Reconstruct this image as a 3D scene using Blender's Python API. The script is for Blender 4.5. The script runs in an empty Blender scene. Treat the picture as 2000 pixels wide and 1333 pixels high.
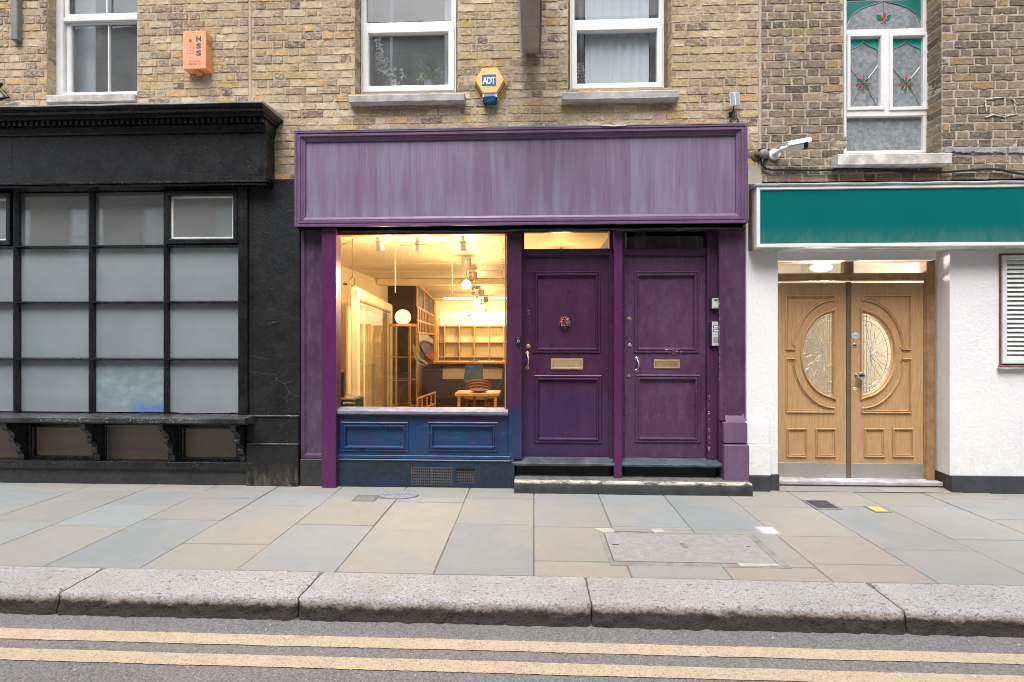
import bpy, math, random
from mathutils import Vector, noise
R = math.radians
random.seed(7)
rnd = random.uniform
SC = bpy.context.scene
COL = SC.collection
# ------------------------------------------------------------------ camera geometry
F = 1014.0; D = 5.2; EYE = 1.5; T = 0.042; HY = 660.0
CO = math.cos(math.atan(T)); SI = math.sin(math.atan(T))
def PX(px, Y=0.0):
    a = (px-1000)/F
    dx = a*CO - SI; dy = a*SI + CO
    return dx/dy*(Y+D)
def PZ(py, px, Y=0.0):
    a = (px-1000)/F
    dy = a*SI + CO
    return EYE + (HY-py)/F/dy*(Y+D)
def G(px, py, z=0.0):
    a = (px-1000)/F; b = (HY-py)/F
    t = (z-EYE)/b
    return ((a*CO-SI)*t, (a*SI+CO)*t - D)
def rect(pa, pb, ya, yb, Y):
    pm = (pa+pb)/2
    return PX(pa,Y), PX(pb,Y), PZ(yb,pm,Y), PZ(ya,pm,Y)     # x0,x1,z0,z1
# ------------------------------------------------------------------ materials
class NT:
    def __init__(s, name):
        s.m = bpy.data.materials.new(name); s.m.use_nodes = True
        s.t = s.m.node_tree; s.t.nodes.clear()
        s.out = s.n('ShaderNodeOutputMaterial')
        s.pos = s.n('ShaderNodeNewGeometry').outputs['Position']
    def n(s, typ, **kw):
        x = s.t.nodes.new(typ)
        for k, v in kw.items(): setattr(x, k, v)
        return x
    def l(s, a, b): s.t.links.new(a, b)
    def inp(s, sock, v):
        if isinstance(v, bpy.types.NodeSocket): s.l(v, sock)
        elif isinstance(v, (tuple, list)) and len(v) == 3 and sock.type == 'RGBA': sock.default_value = (*v, 1)
        else: sock.default_value = v
    def scaled(s, sc, off=(0,0,0)):
        x = s.n('ShaderNodeMapping'); s.l(s.pos, x.inputs[0]); x.inputs['Scale'].default_value = sc; x.inputs['Location'].default_value = off
        return x.outputs[0]
    def noise(s, scale, detail=4, rough=.55, vec=None, dist=0):
        x = s.n('ShaderNodeTexNoise'); x.inputs['Scale'].default_value = scale; x.inputs['Detail'].default_value = detail
        x.inputs['Roughness'].default_value = rough; x.inputs['Distortion'].default_value = dist
        s.l(vec if vec is not None else s.pos, x.inputs['Vector']); return x.outputs['Fac']
    def vor(s, scale, vec=None, feat='F1', out='Distance'):
        x = s.n('ShaderNodeTexVoronoi', feature=feat); x.inputs['Scale'].default_value = scale
        s.l(vec if vec is not None else s.pos, x.inputs['Vector']); return x.outputs[out]
    def ramp(s, v, a, b, lo=0.0, hi=1.0):
        x = s.n('ShaderNodeMapRange'); x.inputs[1].default_value = a; x.inputs[2].default_value = b
        x.inputs[3].default_value = lo; x.inputs[4].default_value = hi; x.clamp = True
        s.l(v, x.inputs[0]); return x.outputs[0]
    def mix(s, fac, a, b, mode='MIX'):
        x = s.n('ShaderNodeMix', data_type='RGBA', blend_type=mode)
        s.inp(x.inputs[0], fac); s.inp(x.inputs[6], a); s.inp(x.inputs[7], b); return x.outputs[2]
    def math(s, op, a, b=0.0):
        x = s.n('ShaderNodeMath', operation=op); s.inp(x.inputs[0], a); s.inp(x.inputs[1], b); return x.outputs[0]
    def xyz(s):
        x = s.n('ShaderNodeSeparateXYZ'); s.l(s.pos, x.inputs[0]); return x.outputs
    def bump(s, h, strength, dist=.01, nrm=None):
        x = s.n('ShaderNodeBump'); x.inputs['Strength'].default_value = strength; x.inputs['Distance'].default_value = dist
        s.l(h, x.inputs['Height'])
        if nrm is not None: s.l(nrm, x.inputs['Normal'])
        return x.outputs[0]
    def pr(s, col, rough=.6, nrm=None, metal=0, spec=.5, coat=0, emit=None, es=0):
        p = s.n('ShaderNodeBsdfPrincipled')
        s.inp(p.inputs['Base Color'], col); s.inp(p.inputs['Roughness'], rough); s.inp(p.inputs['Metallic'], metal)
        s.inp(p.inputs['Specular IOR Level'], spec); p.inputs['Coat Weight'].default_value = coat
        if nrm is not None: s.l(nrm, p.inputs['Normal'])
        if emit: s.inp(p.inputs['Emission Color'], emit); p.inputs['Emission Strength'].default_value = es
        s.l(p.outputs[0], s.out.inputs[0]); return p
def plain(name, col, rough=.6, var=.25, vs=9, bump=.15, bs=90, metal=0, spec=.5, coat=0, dirt=None, da=.3, chips=None, ca=.0, speck=None, spa=0):
    n = NT(name)
    v = n.noise(vs, 5)
    c = n.mix(n.ramp(v, .3, .7), tuple(x*(1-var) for x in col), tuple(min(.95, x*(1+var)) for x in col))
    if dirt:
        c = n.mix(n.math('MULTIPLY', n.ramp(n.noise(3.1, 8, .7), .45, .75), da), c, dirt)
    if speck:
        c = n.mix(n.ramp(n.noise(160, 2), .62-spa, .70-spa), c, speck)
    if chips:
        k = n.math('MULTIPLY', n.ramp(n.noise(70, 3, .7), .66-ca, .69-ca), n.ramp(n.noise(6, 3), .45, .6))
        c = n.mix(k, c, chips)
    r = n.ramp(n.noise(bs*.3, 4), .3, .7, max(0, rough-.1), min(1, rough+.12))
    n.pr(c, r, n.bump(n.noise(bs, 5), bump, .004), metal, spec, coat); return n.m
def attr_col(n):
    a = n.n('ShaderNodeAttribute'); a.attribute_name = 'Col'; return a.outputs['Color']
def glass(name, tint=(1,1,1), ior=1.5, gain=1.0, wav=.0, rough=0.0, dust_sheen=0):
    n = NT(name)
    tr = n.n('ShaderNodeBsdfTransparent'); tr.inputs[0].default_value = (*tint, 1)
    gl = n.n('ShaderNodeBsdfGlossy'); gl.inputs['Roughness'].default_value = rough
    fr = n.n('ShaderNodeFresnel'); n.l(n.ramp(n.n('ShaderNodeNewGeometry').outputs['Backfacing'], 0, 1, ior, 1/ior), fr.inputs[0])   # same index from either side of the pane
    if wav:
        b = n.bump(n.noise(3.5, 2), wav, .01); n.l(b, gl.inputs['Normal'])
    f = n.math('MULTIPLY', fr.outputs[0], gain)
    mx = n.n('ShaderNodeMixShader'); n.l(f, mx.inputs[0]); n.l(tr.outputs[0], mx.inputs[1]); n.l(gl.outputs[0], mx.inputs[2])
    o = mx.outputs[0]
    if dust_sheen:
        df = n.n('ShaderNodeBsdfDiffuse'); df.inputs[0].default_value = (.60,.67,.71,1)  # pale diffuse layer: dust film plus reflected sky put into the colour
        m2 = n.n('ShaderNodeMixShader'); n.l(n.ramp(n.noise(5, 7, .65, n.scaled((1,1,.6))), .3, .75, dust_sheen*.6, dust_sheen*1.5), m2.inputs[0]); n.l(o, m2.inputs[1]); n.l(df.outputs[0], m2.inputs[2]); o = m2.outputs[0]
    n.l(o, n.out.inputs[0]); return n.m
def emis(name, col, s):
    n = NT(name); e = n.n('ShaderNodeEmission'); e.inputs[0].default_value = (*col, 1); e.inputs[1].default_value = s
    n.l(e.outputs[0], n.out.inputs[0]); return n.m
M = {}
def brickmat(name, soot, smear):
    n = NT(name); c = attr_col(n)
    v = n.noise(16, 6, .65)
    c = n.mix(n.ramp(v, .35, .75, 0, .55), c, (.52,.37,.17) if smear else (.29,.215,.14))
    c = n.mix(n.ramp(n.noise(11, 6, .7, n.scaled((1,1,1),(5,3,2))), .50, .72, 0, soot), c, (.07,.058,.05))
    c = n.mix(n.ramp(n.noise(30, 6, .7, n.scaled((1,1,1.6),(9,3,7))), .50, .62, 0, .8 if smear else .3), c, (.58,.51,.40))
    c = n.mix(n.ramp(n.noise(1.3, 5, .6), .5, .75, 0, .35), c, (.13,.10,.075))
    c = n.mix(n.ramp(n.noise(140, 2), .66, .72, 0, .7), c, (.07,.05,.04))
    h = n.math('ADD', n.noise(45, 8, .7), n.math('MULTIPLY', n.ramp(n.noise(140, 2), .66, .72), -.5))
    n.pr(c, .9, n.bump(h, 1.0, .009), spec=.2); return n.m
M['brick_buff'] = brickmat('brick_buff', .35, True)
M['brick_brown'] = brickmat('brick_brown', .6, False)
def mortar(name, a, b):
    n = NT(name)
    c = n.mix(n.ramp(n.noise(7, 8, .7), .3, .7), a, b)
    c = n.mix(n.ramp(n.noise(2, 5), .55, .8, 0, .5), c, (.2,.15,.1))
    n.pr(c, .95, n.bump(n.noise(60, 8, .75), .7, .008), spec=.15); return n.m
M['mortar'] = mortar('mortar_tan', (.40,.325,.235), (.53,.445,.335))
M['mortar_grey'] = mortar('mortar_grey', (.38,.33,.26), (.50,.45,.37))
M['cement'] = plain('cement_render', (.36,.32,.25), .9, .3, 4, .5, 60, dirt=(.15,.13,.1), da=.6)
def black_paint():
    n = NT('black_paint')
    c = n.mix(n.ramp(n.noise(4, 6), .35, .7), (.004,.0045,.006), (.010,.012,.0145))
    c = n.mix(n.ramp(n.noise(2.2, 7, .7), .55, .8, 0, .5), c, (.005,.016,.022))
    k = n.math('MULTIPLY', n.ramp(n.noise(170, 2), .66, .70), n.ramp(n.noise(5, 4), .42, .6))
    k = n.math('MULTIPLY', k, n.ramp(n.xyz()[2], 1.3, .7))
    c = n.mix(k, c, (.35,.36,.37))
    n.pr(c, n.ramp(n.noise(8, 4), .3, .7, .20, .34), n.bump(n.noise(75, 5, .6, n.scaled((.45,1,2.2))), .5, .006), spec=.55); return n.m
M['black'] = black_paint()
def black_render():
    n = NT('black_render')
    c = n.mix(n.ramp(n.noise(3, 7, .7), .35, .7), (.005,.005,.006), (.014,.015,.017))
    c = n.mix(n.ramp(n.noise(1.7, 5), .5, .7, 0, .5), c, (.004,.014,.022))
    z = n.xyz()[2]
    up = n.math('MULTIPLY', n.ramp(z, .25, .0), n.ramp(n.noise(18, 6, .7, n.scaled((1,1,.35))), .4, .65))
    c = n.mix(n.math('MULTIPLY', up, .6), c, (.17,.155,.12))
    k = n.math('MULTIPLY', n.ramp(n.noise(120, 2), .67, .71), n.ramp(z, 1.3, .1))
    c = n.mix(k, c, (.35,.36,.36))
    cr = n.ramp(n.vor(2.3, n.scaled((1,1,2.2)), 'DISTANCE_TO_EDGE'), .0, .006, 1, 0)
    cr = n.math('MULTIPLY', cr, n.ramp(n.noise(1.9, 2, .5, n.scaled((1,1,1),(2,0,5))), .56, .62))
    c = n.mix(n.math('MULTIPLY', cr, .6), c, (.25,.24,.23))
    n.pr(c, n.ramp(n.noise(20, 4), .3, .7, .38, .6), n.bump(n.noise(38, 8, .65), .6, .008), spec=.4); return n.m
M['black_render'] = black_render()
M['granite_black'] = plain('plinth_stone', (.020,.022,.025), .55, .4, 30, .3, 120, dirt=(.08,.075,.06), da=.5, speck=(.3,.3,.3), spa=-.04)
def fascia_mat():
    n = NT('streaked_lilac_paint')
    a = n.noise(6, 5, .65, n.scaled((1.3,1,.07)), .2)
    b = n.noise(60, 4, .7, n.scaled((1.6,1,.03),(3,0,0)))
    d = n.noise(9, 3, .5, n.scaled((1.3,1,.16),(7,0,1)))
    c = n.mix(n.ramp(a, .40, .56), (.165,.105,.188), (.198,.172,.268))
    c = n.mix(n.ramp(d, .46, .60, 0, .5), c, (.155,.09,.18))
    c = n.mix(n.ramp(b, .48, .70, 0, .30), c, (.27,.24,.35))
    c = n.mix(n.ramp(n.noise(60, 3, .5, n.scaled((2,1,.03),(1,0,4))), .56, .72, 0, .35), c, (.16,.085,.175))
    n.pr(c, n.ramp(b, .3, .7, .38, .55), n.bump(n.noise(40, 4, .5, n.scaled((1,1,.08))), .22, .003)); return n.m
M['fascia'] = fascia_mat()
def purple_mat(name, a, b, worn=.3, blue=False, gloss=.34):
    n = NT(name)
    c = n.mix(n.ramp(n.noise(3.5, 6, .6, n.scaled((1,1,.35))), .35, .68), a, b)
    c = n.mix(n.ramp(n.noise(14, 8, .75, n.scaled((1.2,1,.5))), .48, .80, 0, worn), c, (.24,.18,.28))
    if blue:
        x, y, z = n.xyz()
        w = n.noise(1.9, 4, .6)
        m = n.math('ADD', z, n.math('MULTIPLY', w, .62))
        mz = n.ramp(m, 1.10, .96)
        mx = n.ramp(n.math('ADD', x, n.math('MULTIPLY', n.noise(2.7, 3, .5, n.scaled((1,1,1),(0,0,9))), .35)), .18, -.08)
        k = n.math('MULTIPLY', mz, mx)
        k = n.math('MULTIPLY', k, n.ramp(x, -2.08, -1.98))
        k2 = n.math('MULTIPLY', k, n.ramp(n.noise(7, 5, .6, n.scaled((1,1,.8),(4,4,4))), .33, .55, .45, 1))
        c = n.mix(k2, c, (.003,.062,.135))
        kd = n.math('MULTIPLY', n.ramp(n.math('ADD', z, n.math('MULTIPLY', w, .5)), 1.35, 1.0), n.ramp(x, .95, .35))
        c = n.mix(n.math('MULTIPLY', kd, n.ramp(n.noise(3, 4), .35, .6, .15, .55)), c, (.018,.022,.10))
        sc = n.math('MULTIPLY', k, n.ramp(n.noise(16, 7, .75, n.scaled((.35,1,2.2))), .57, .72, 0, .5))
        c = n.mix(sc, c, (.10,.20,.31))
    ch = n.math('MULTIPLY', n.ramp(n.noise(110, 2), .735, .76), n.ramp(n.noise(4, 3), .5, .62))
    c = n.mix(ch, c, (.6,.58,.6))
    n.pr(c, n.ramp(n.noise(9, 5), .3, .7, gloss-.08, gloss+.10), n.bump(n.noise(24, 6, .6, n.scaled((1,1,.6))), .22, .004), spec=.42); return n.m
M['purple'] = purple_mat('purple_gloss_paint', (.050,.015,.046), (.066,.024,.066), .10, True)
M['purple_worn'] = purple_mat('worn_purple_paint', (.066,.025,.064), (.088,.044,.096), .30)
M['purple_pil'] = purple_mat('faded_purple_paint', (.066,.030,.064), (.098,.060,.108), .45)
M['lilac'] = purple_mat('lilac_masonry_paint', (.125,.07,.135), (.165,.10,.185), .3, gloss=.6)
M['lilac_trim'] = purple_mat('lilac_trim_paint', (.125,.07,.14), (.16,.095,.18), .3)
M['magenta'] = purple_mat('magenta_paint', (.090,.016,.072), (.082,.018,.088), .1)
M['sill_paint'] = plain('weathered_sill_paint', (.17,.185,.25), .5, .35, 14, .4, 60, dirt=(.12,.10,.2), da=.6)
M['black_wet'] = plain('black_plastic_sheet', (.02,.021,.026), .16, .2, 5, .5, 7)
M['lead'] = plain('lead_flashing', (.30,.31,.33), .6, .35, 12, .5, 40, dirt=(.5,.48,.42), da=.5)
M['white_pvc'] = plain('white_window_plastic', (.76,.77,.79), .35, .04, 3, .03, 40, dirt=(.55,.54,.5), da=.25)
M['white_wood'] = plain('white_window_paint', (.70,.72,.72), .5, .08, 6, .2, 60, dirt=(.45,.43,.38), da=.3)
M['stone_sill'] = plain('weathered_stone', (.44,.435,.425), .85, .25, 10, .9, 34, dirt=(.15,.14,.12), da=.8)
M['white_sill'] = plain('flaking_white_stone', (.62,.60,.56), .8, .25, 9, 1.0, 26, dirt=(.18,.16,.14), da=.85)
def white_wall():
    n = NT('white_masonry_paint')
    c = n.mix(n.ramp(n.noise(2, 6), .35, .7), (.74,.755,.78), (.80,.81,.82))
    c = n.mix(n.ramp(n.noise(5, 8, .75, n.scaled((1,1,.4))), .60, .8, 0, .3), c, (.5,.48,.45))
    z = n.xyz()[2]
    c = n.mix(n.math('MULTIPLY', n.ramp(z, .75, .14), n.ramp(n.noise(11, 8, .75), .42, .75, 0, .45)), c, (.42,.40,.37))
    n.pr(c, .7, n.bump(n.noise(26, 8, .65), .5, .012), spec=.3); return n.m
M['white_wall'] = white_wall()
M['plinth_grey'] = plain('charcoal_plinth_paint', (.035,.04,.05), .55, .25, 8, .4, 45, dirt=(.1,.1,.1), da=.3)
M['maroon'] = plain('maroon_paint', (.16,.045,.05), .55, .3, 12, .3, 60, dirt=(.35,.3,.28), da=.5)
M['brownwood'] = plain('old_brown_frame', (.16,.11,.08), .7, .3, 12, .3, 60)
def green_mat():
    n = NT('green_sign_board')
    c = n.mix(n.ramp(n.noise(1.2, 4), .3, .7), (.0,.120,.114), (.0,.138,.128))
    x, y, z = n.xyz()
    e = n.math('MAXIMUM', n.ramp(z, 2.94, 3.02, 0, .6), n.ramp(z, 2.56, 2.42, 0, .55))
    c = n.mix(n.math('MULTIPLY', e, n.ramp(n.noise(9, 6, .7, n.scaled((1,1,.5))), .3, .65)), c, (.11,.20,.18))
    n.pr(c, .42, n.bump(n.noise(250, 2), .05, .002), spec=.12); return n.m
M['green'] = green_mat()
def oak():
    n = NT('oak_veneer')
    g = n.noise(9, 6, .6, n.scaled((9,1,.55)), .8)
    c = n.mix(n.ramp(g, .35, .68), (.41,.24,.115), (.53,.335,.175))
    g2 = n.noise(40, 4, .6, n.scaled((8,1,.4)))
    c = n.mix(n.ramp(g2, .55, .7, 0, .4), c, (.36,.19,.075))
    x, y, z = n.xyz()
    wr = n.math('MULTIPLY', n.ramp(n.noise(6, 7, .7, n.scaled((1,1,.5))), .42, .68), n.ramp(z, .85, .15, 0, .75))
    c = n.mix(wr, c, (.33,.22,.14))
    n.pr(c, .42, n.bump(g2, .12, .002), spec=.4); return n.m
M['oak'] = oak()
M['oak_dark'] = plain('dark_oak_frame', (.31,.175,.085), .5, .3, 14, .2, 60, dirt=(.15,.08,.05), da=.5)
M['steel'] = plain('brushed_steel', (.50,.48,.46), .38, .06, 5, .06, 200, metal=.75, dirt=(.35,.33,.3), da=.4)
M['chrome'] = plain('chrome', (.62,.62,.62), .14, .02, 5, .0, 50, metal=1)
M['brass'] = plain('aged_brass', (.58,.44,.23), .36, .1, 12, .05, 90, metal=.5, dirt=(.36,.27,.15), da=.4)
M['brass_dull'] = plain('dull_brass', (.36,.25,.12), .4, .2, 12, .05, 90, metal=.4, dirt=(.2,.14,.09), da=.4)
M['strip'] = plain('bronze_strip', (.17,.125,.09), .45, .1, 5, .05, 90, metal=.3)
M['grey_metal'] = plain('grey_metal', (.21,.205,.20), .55, .12, 7, .2, 80, dirt=(.12,.09,.07), da=.5)
M['grey_box'] = plain('taupe_metal', (.36,.32,.28), .5, .12, 7, .15, 80, dirt=(.14,.11,.08), da=.5)
M['black_plastic'] = plain('black_plastic', (.015,.016,.018), .35, .2, 8, .05, 90)
M['white_plastic'] = plain('white_plastic', (.74,.74,.74), .35, .04, 8, .03, 90)
M['grey_plastic'] = plain('pale_grey_plastic', (.47,.49,.52), .4, .08, 8, .05, 90)
M['silver'] = plain('silver_panel', (.62,.63,.63), .4, .05, 8, .05, 90, metal=.2)
M['yellow_box'] = plain('yellow_plastic', (.86,.53,.16), .45, .05, 6, .05, 60, dirt=(.9,.62,.3), da=.4)
M['yellow_slot'] = plain('amber_plastic', (.72,.37,.03), .45, .05, 6, .05, 60)
M['orange_box'] = plain('sun_faded_orange', (.87,.34,.155), .5, .06, 8, .05, 60, dirt=(.80,.45,.36), da=.7)
M['orange_lamp'] = plain('orange_lens', (.62,.22,.02), .25, .2, 8, .05, 60)
M['blue_sign'] = plain('blue_print', (.015,.12,.42), .4, .05, 8, .03, 60)
M['blue_lens'] = plain('blue_lens', (.004,.07,.17), .2, .1, 8, .03, 60)
M['ink_blue'] = plain('navy_print', (.06,.085,.13), .5, .15, 30, 0, 60)
M['ink_faded'] = plain('faded_print', (.58,.30,.24), .5, .15, 60, 0, 60)
M['ink_mid'] = plain('maroon_print', (.32,.13,.14), .5, .15, 60, 0, 60)
M['ink_white'] = plain('white_print', (.75,.75,.75), .5, .05, 8, 0, 60)
M['ink_black'] = plain('black_print', (.03,.03,.03), .5, .05, 8, 0, 60)
M['glass'] = glass('window_glass', (.97,.98,.98), 1.5, 3.2, .02)
M['glass_up'] = glass('dust_sheen_window_glass', (.96,.98,1), 1.5, 4.0, .04, .0, .13)  # dust film with painted-in reflection lightens the upper panes
M['glass_clear'] = glass('bedroom_window_glass', (1,1,1), 1.5, 1.6, .03, .0, .05)
M['glass_dark'] = glass('fanlight_glass', (.75,.80,.78), 1.5, 1.6, .08)
M['glass_cab'] = glass('cabinet_glass', (.93,.92,.90), 1.5, 1.0)
M['smoke'] = glass('smoked_glass', (.52,.48,.42), 1.5, 1.2)
def frosted(name, a, b, rough=.22, stain=None):
    n = NT(name)
    c = n.mix(n.ramp(n.noise(1.8, 5, .6), .3, .7), a, b)
    if stain:
        c = n.mix(n.ramp(n.noise(6, 4, .6, n.scaled((1,1,2))), .45, .7, 0, .6), c, (.33,.50,.56))
        x, y, z = n.xyz()
        k = n.math('MULTIPLY', n.ramp(n.math('ADD', z, n.math('MULTIPLY', n.noise(7, 5), .14)), .93, .84), n.ramp(n.math('ADD', x, n.math('MULTIPLY', n.noise(9, 4), .2)), -4.12, -3.95))
        c = n.mix(k, c, (.12,.22,.50))
    n.pr(c, .5, None, coat=0)
    p = [q for q in n.t.nodes if q.type == 'BSDF_PRINCIPLED'][0]
    gl = n.n('ShaderNodeBsdfGlossy'); gl.inputs['Roughness'].default_value = rough*.25
    fr = n.n('ShaderNodeFresnel'); fr.inputs[0].default_value = 1.5
    mx = n.n('ShaderNodeMixShader'); n.l(n.math('MULTIPLY', fr.outputs[0], 6.0 if name == 'dim_pane' else 3.6), mx.inputs[0])
    n.l(p.outputs[0], mx.inputs[1]); n.l(gl.outputs[0], mx.inputs[2]); n.l(mx.outputs[0], n.out.inputs[0]); return n.m
M['frost'] = frosted('frosted_pane', (.215,.27,.29), (.27,.325,.34))
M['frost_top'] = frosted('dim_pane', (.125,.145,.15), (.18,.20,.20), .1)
M['frost_blue'] = frosted('stained_pane', (.20,.27,.29), (.24,.31,.33), .2, True)
M['blind'] = NT('ribbed_blind').m
def blind():
    n = NT('ribbed_tan_blind')
    w = n.n('ShaderNodeTexWave', wave_type='BANDS', bands_direction='Z'); w.inputs['Scale'].default_value = 60; n.l(n.pos, w.inputs[0])
    c = n.mix(n.ramp(w.outputs['Fac'], .2, .8), (.20,.165,.11), (.25,.21,.145))
    n.pr(c, .35, n.bump(w.outputs['Fac'], .2, .003)); return n.m
M['blind'] = blind()
def slab_mat():
    n = NT('yorkstone_slab'); c = attr_col(n)
    a = n.noise(.8, 3, .5, None, .6)
    c2 = n.mix(n.ramp(a, .50, .535), c, (.285,.268,.235))
    c = n.mix(.5, c, c2)
    c = n.mix(n.ramp(n.noise(2.5, 8, .7, n.scaled((.6,1.3,1))), .35, .7, 0, .35), c, (.31,.305,.28))
    c = n.mix(n.ramp(n.noise(1.1, 5, .6, n.scaled((1,1,1),(7,7,7)), .8), .54, .62, 0, .5), c, (.245,.268,.28))
    c = n.mix(n.ramp(n.noise(7, 9, .8), .50, .75, 0, .4), c, (.20,.19,.165))
    c = n.mix(n.ramp(n.vor(3.1, n.scaled((1,1,1),(1,2,0))), .022, .014, 0, .6), c, (.16,.155,.15))
    c = n.mix(n.ramp(n.vor(2.2, n.scaled((1,1,1),(5,2,0))), .02, .014, 0, .5), c, (.5,.5,.48))
    c = n.mix(n.ramp(n.noise(65, 4, .7), .56, .70, 0, .35), c, (.17,.16,.145))
    x, y, z = n.xyz()
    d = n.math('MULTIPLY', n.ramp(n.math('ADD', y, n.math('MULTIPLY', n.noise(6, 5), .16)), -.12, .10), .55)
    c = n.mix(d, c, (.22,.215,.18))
    n.pr(c, n.ramp(n.noise(5, 4), .3, .7, .6, .82), n.bump(n.math('ADD', n.noise(9, 9, .6), n.math('MULTIPLY', n.noise(120, 3), .2)), .30, .008), spec=.3); return n.m
M['slab'] = slab_mat()
M['grout'] = plain('grout_dirt', (.13,.12,.095), .95, .3, 12, .6, 60, dirt=(.10,.13,.05), da=.5)
def kerb_mat():
    n = NT('granite_kerb')
    c = n.mix(n.ramp(n.noise(3, 6), .3, .7), (.395,.395,.392), (.475,.473,.47))
    c = n.mix(n.ramp(n.noise(85, 4, .7), .53, .63, 0, .65), c, (.18,.178,.17))
    c = n.mix(n.ramp(n.noise(200, 2), .64, .70, 0, .7), c, (.62,.61,.58))
    c = n.mix(n.ramp(n.noise(24, 3, .5, n.scaled((1,1.5,1))), .62, .68, 0, .7), c, (.14,.13,.11))
    c = n.mix(n.ramp(n.noise(2.2, 4), .6, .75, 0, .45), c, (.46,.38,.28))
    x, y, z = n.xyz()
    zz = n.math('ADD', z, n.math('MULTIPLY', n.math('SUBTRACT', n.noise(13, 7, .7), .5), .09))
    c = n.mix(n.ramp(zz, -.016, -.034, 0, .6), c, (.34,.275,.20))
    c = n.mix(n.ramp(zz, -.034, -.056, 0, .95), c, (.045,.040,.033))
    h = n.math('ADD', n.noise(24, 8, .7), n.math('MULTIPLY', n.ramp(n.noise(70, 2), .55, .7), -.4))
    n.pr(c, .85, n.bump(h, 1.0, .020), spec=.3); return n.m
M['kerb'] = kerb_mat()
def asphalt(name, paint=None):
    n = NT(name)
    v = n.vor(120)
    base = n.mix(n.ramp(n.noise(2, 6), .3, .7), (.145,.145,.154), (.205,.203,.208))
    base = n.mix(n.ramp(n.noise(48, 5, .8), .35, .65), n.mix(.5, base, (.05,.05,.055)), n.mix(.3, base, (.30,.295,.29)))
    st = n.vor(120, out='Color')
    sp = n.n('ShaderNodeSeparateXYZ'); n.l(st, sp.inputs[0])
    c = n.mix(n.ramp(sp.outputs[0], .0, 1., 0, .55), base, (.33,.325,.32))
    c = n.mix(n.ramp(v, .5, .85, 0, .55), c, (.08,.08,.08))
    c = n.mix(n.ramp(n.vor(5.5, n.scaled((1,1,1),(3,1,0))), .035, .028, 0, .5), c, (.62,.6,.55))
    hgt = n.math('SUBTRACT', 1.0, v)
    hgt = n.math('ADD', hgt, n.math('MULTIPLY', n.noise(14, 5), .8))
    st_ = .55
    if paint:
        k = n.ramp(n.noise(70, 7, .9), .40, .45)
        k = n.math('MULTIPLY', k, n.ramp(v, .85, .70, .3, 1))
        k = n.math('MULTIPLY', k, n.ramp(n.noise(3.4, 5, .6, n.scaled((.6,1,1),(2,8,0))), .24, .34, .5, 1))
        pc = n.mix(n.ramp(n.noise(14, 5), .3, .7), paint, tuple(x*.86 for x in paint))
        c = n.mix(k, c, pc); st_ = .4
    n.pr(c, .8, n.bump(hgt, st_, .010), spec=.35); return n.m
M['asphalt'] = asphalt('asphalt')
M['yellow_line'] = asphalt('worn_yellow_paint', (.54,.43,.305))
M['concrete'] = plain('exposed_aggregate', (.29,.28,.275), .85, .15, 20, .5, 110, speck=(.16,.15,.15), spa=.05)
M['concrete_pale'] = plain('pale_cement', (.42,.40,.35), .9, .2, 14, .6, 60, dirt=(.25,.22,.17), da=.5)
M['repair_mortar'] = plain('grey_repair_mortar', (.24,.235,.215), .9, .25, 14, .6, 60, dirt=(.14,.13,.11), da=.5)
M['iron'] = plain('grey_iron', (.17,.18,.19), .6, .25, 30, .3, 90, dirt=(.2,.17,.13), da=.4)
M['iron_pale'] = plain('pale_iron', (.25,.275,.30), .6, .15, 30, .3, 90)
M['iron_dark'] = plain('dark_iron', (.06,.062,.07), .55, .25, 30, .4, 90)
M['white_plate'] = plain('white_plate', (.62,.63,.64), .7, .1, 30, .3, 90)
M['yellow_plate'] = plain('yellow_plate', (.74,.50,.10), .7, .12, 30, .3, 90)
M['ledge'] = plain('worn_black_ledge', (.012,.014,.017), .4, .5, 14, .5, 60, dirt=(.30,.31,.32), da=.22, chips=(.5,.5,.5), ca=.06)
M['plinth_blue'] = plain('blue_tinged_plinth', (.010,.022,.038), .5, .4, 20, .35, 70, dirt=(.004,.035,.09), da=1.0, speck=(.2,.2,.2), spa=-.04)
def step_mat():
    n = NT('worn_painted_step')
    c = n.mix(n.ramp(n.noise(8, 6), .3, .7), (.022,.024,.026), (.05,.052,.055))
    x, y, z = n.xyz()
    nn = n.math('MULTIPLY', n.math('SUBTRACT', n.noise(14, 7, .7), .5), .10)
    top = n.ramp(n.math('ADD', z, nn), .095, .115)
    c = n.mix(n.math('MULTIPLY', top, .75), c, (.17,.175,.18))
    ed = n.math('MULTIPLY', n.ramp(n.math('ABSOLUTE', n.math('ADD', y, .165)), .05, .02), n.ramp(n.noise(16, 8, .8, n.scaled((.5,1,1))), .44, .52))
    ed = n.math('MULTIPLY', ed, n.ramp(z, .09, .11))
    c = n.mix(ed, c, (.58,.55,.46))
    n.pr(c, .7, n.bump(n.noise(30, 8, .7), .6, .008), spec=.35); return n.m
M['step'] = step_mat()
M['threshold'] = plain('worn_slate_threshold', (.04,.055,.072), .55, .5, 16, .7, 30, dirt=(.18,.22,.26), da=.5)
M['dark'] = plain('soot_black', (.008,.008,.009), .7, .3, 12, .5, 30)
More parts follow.
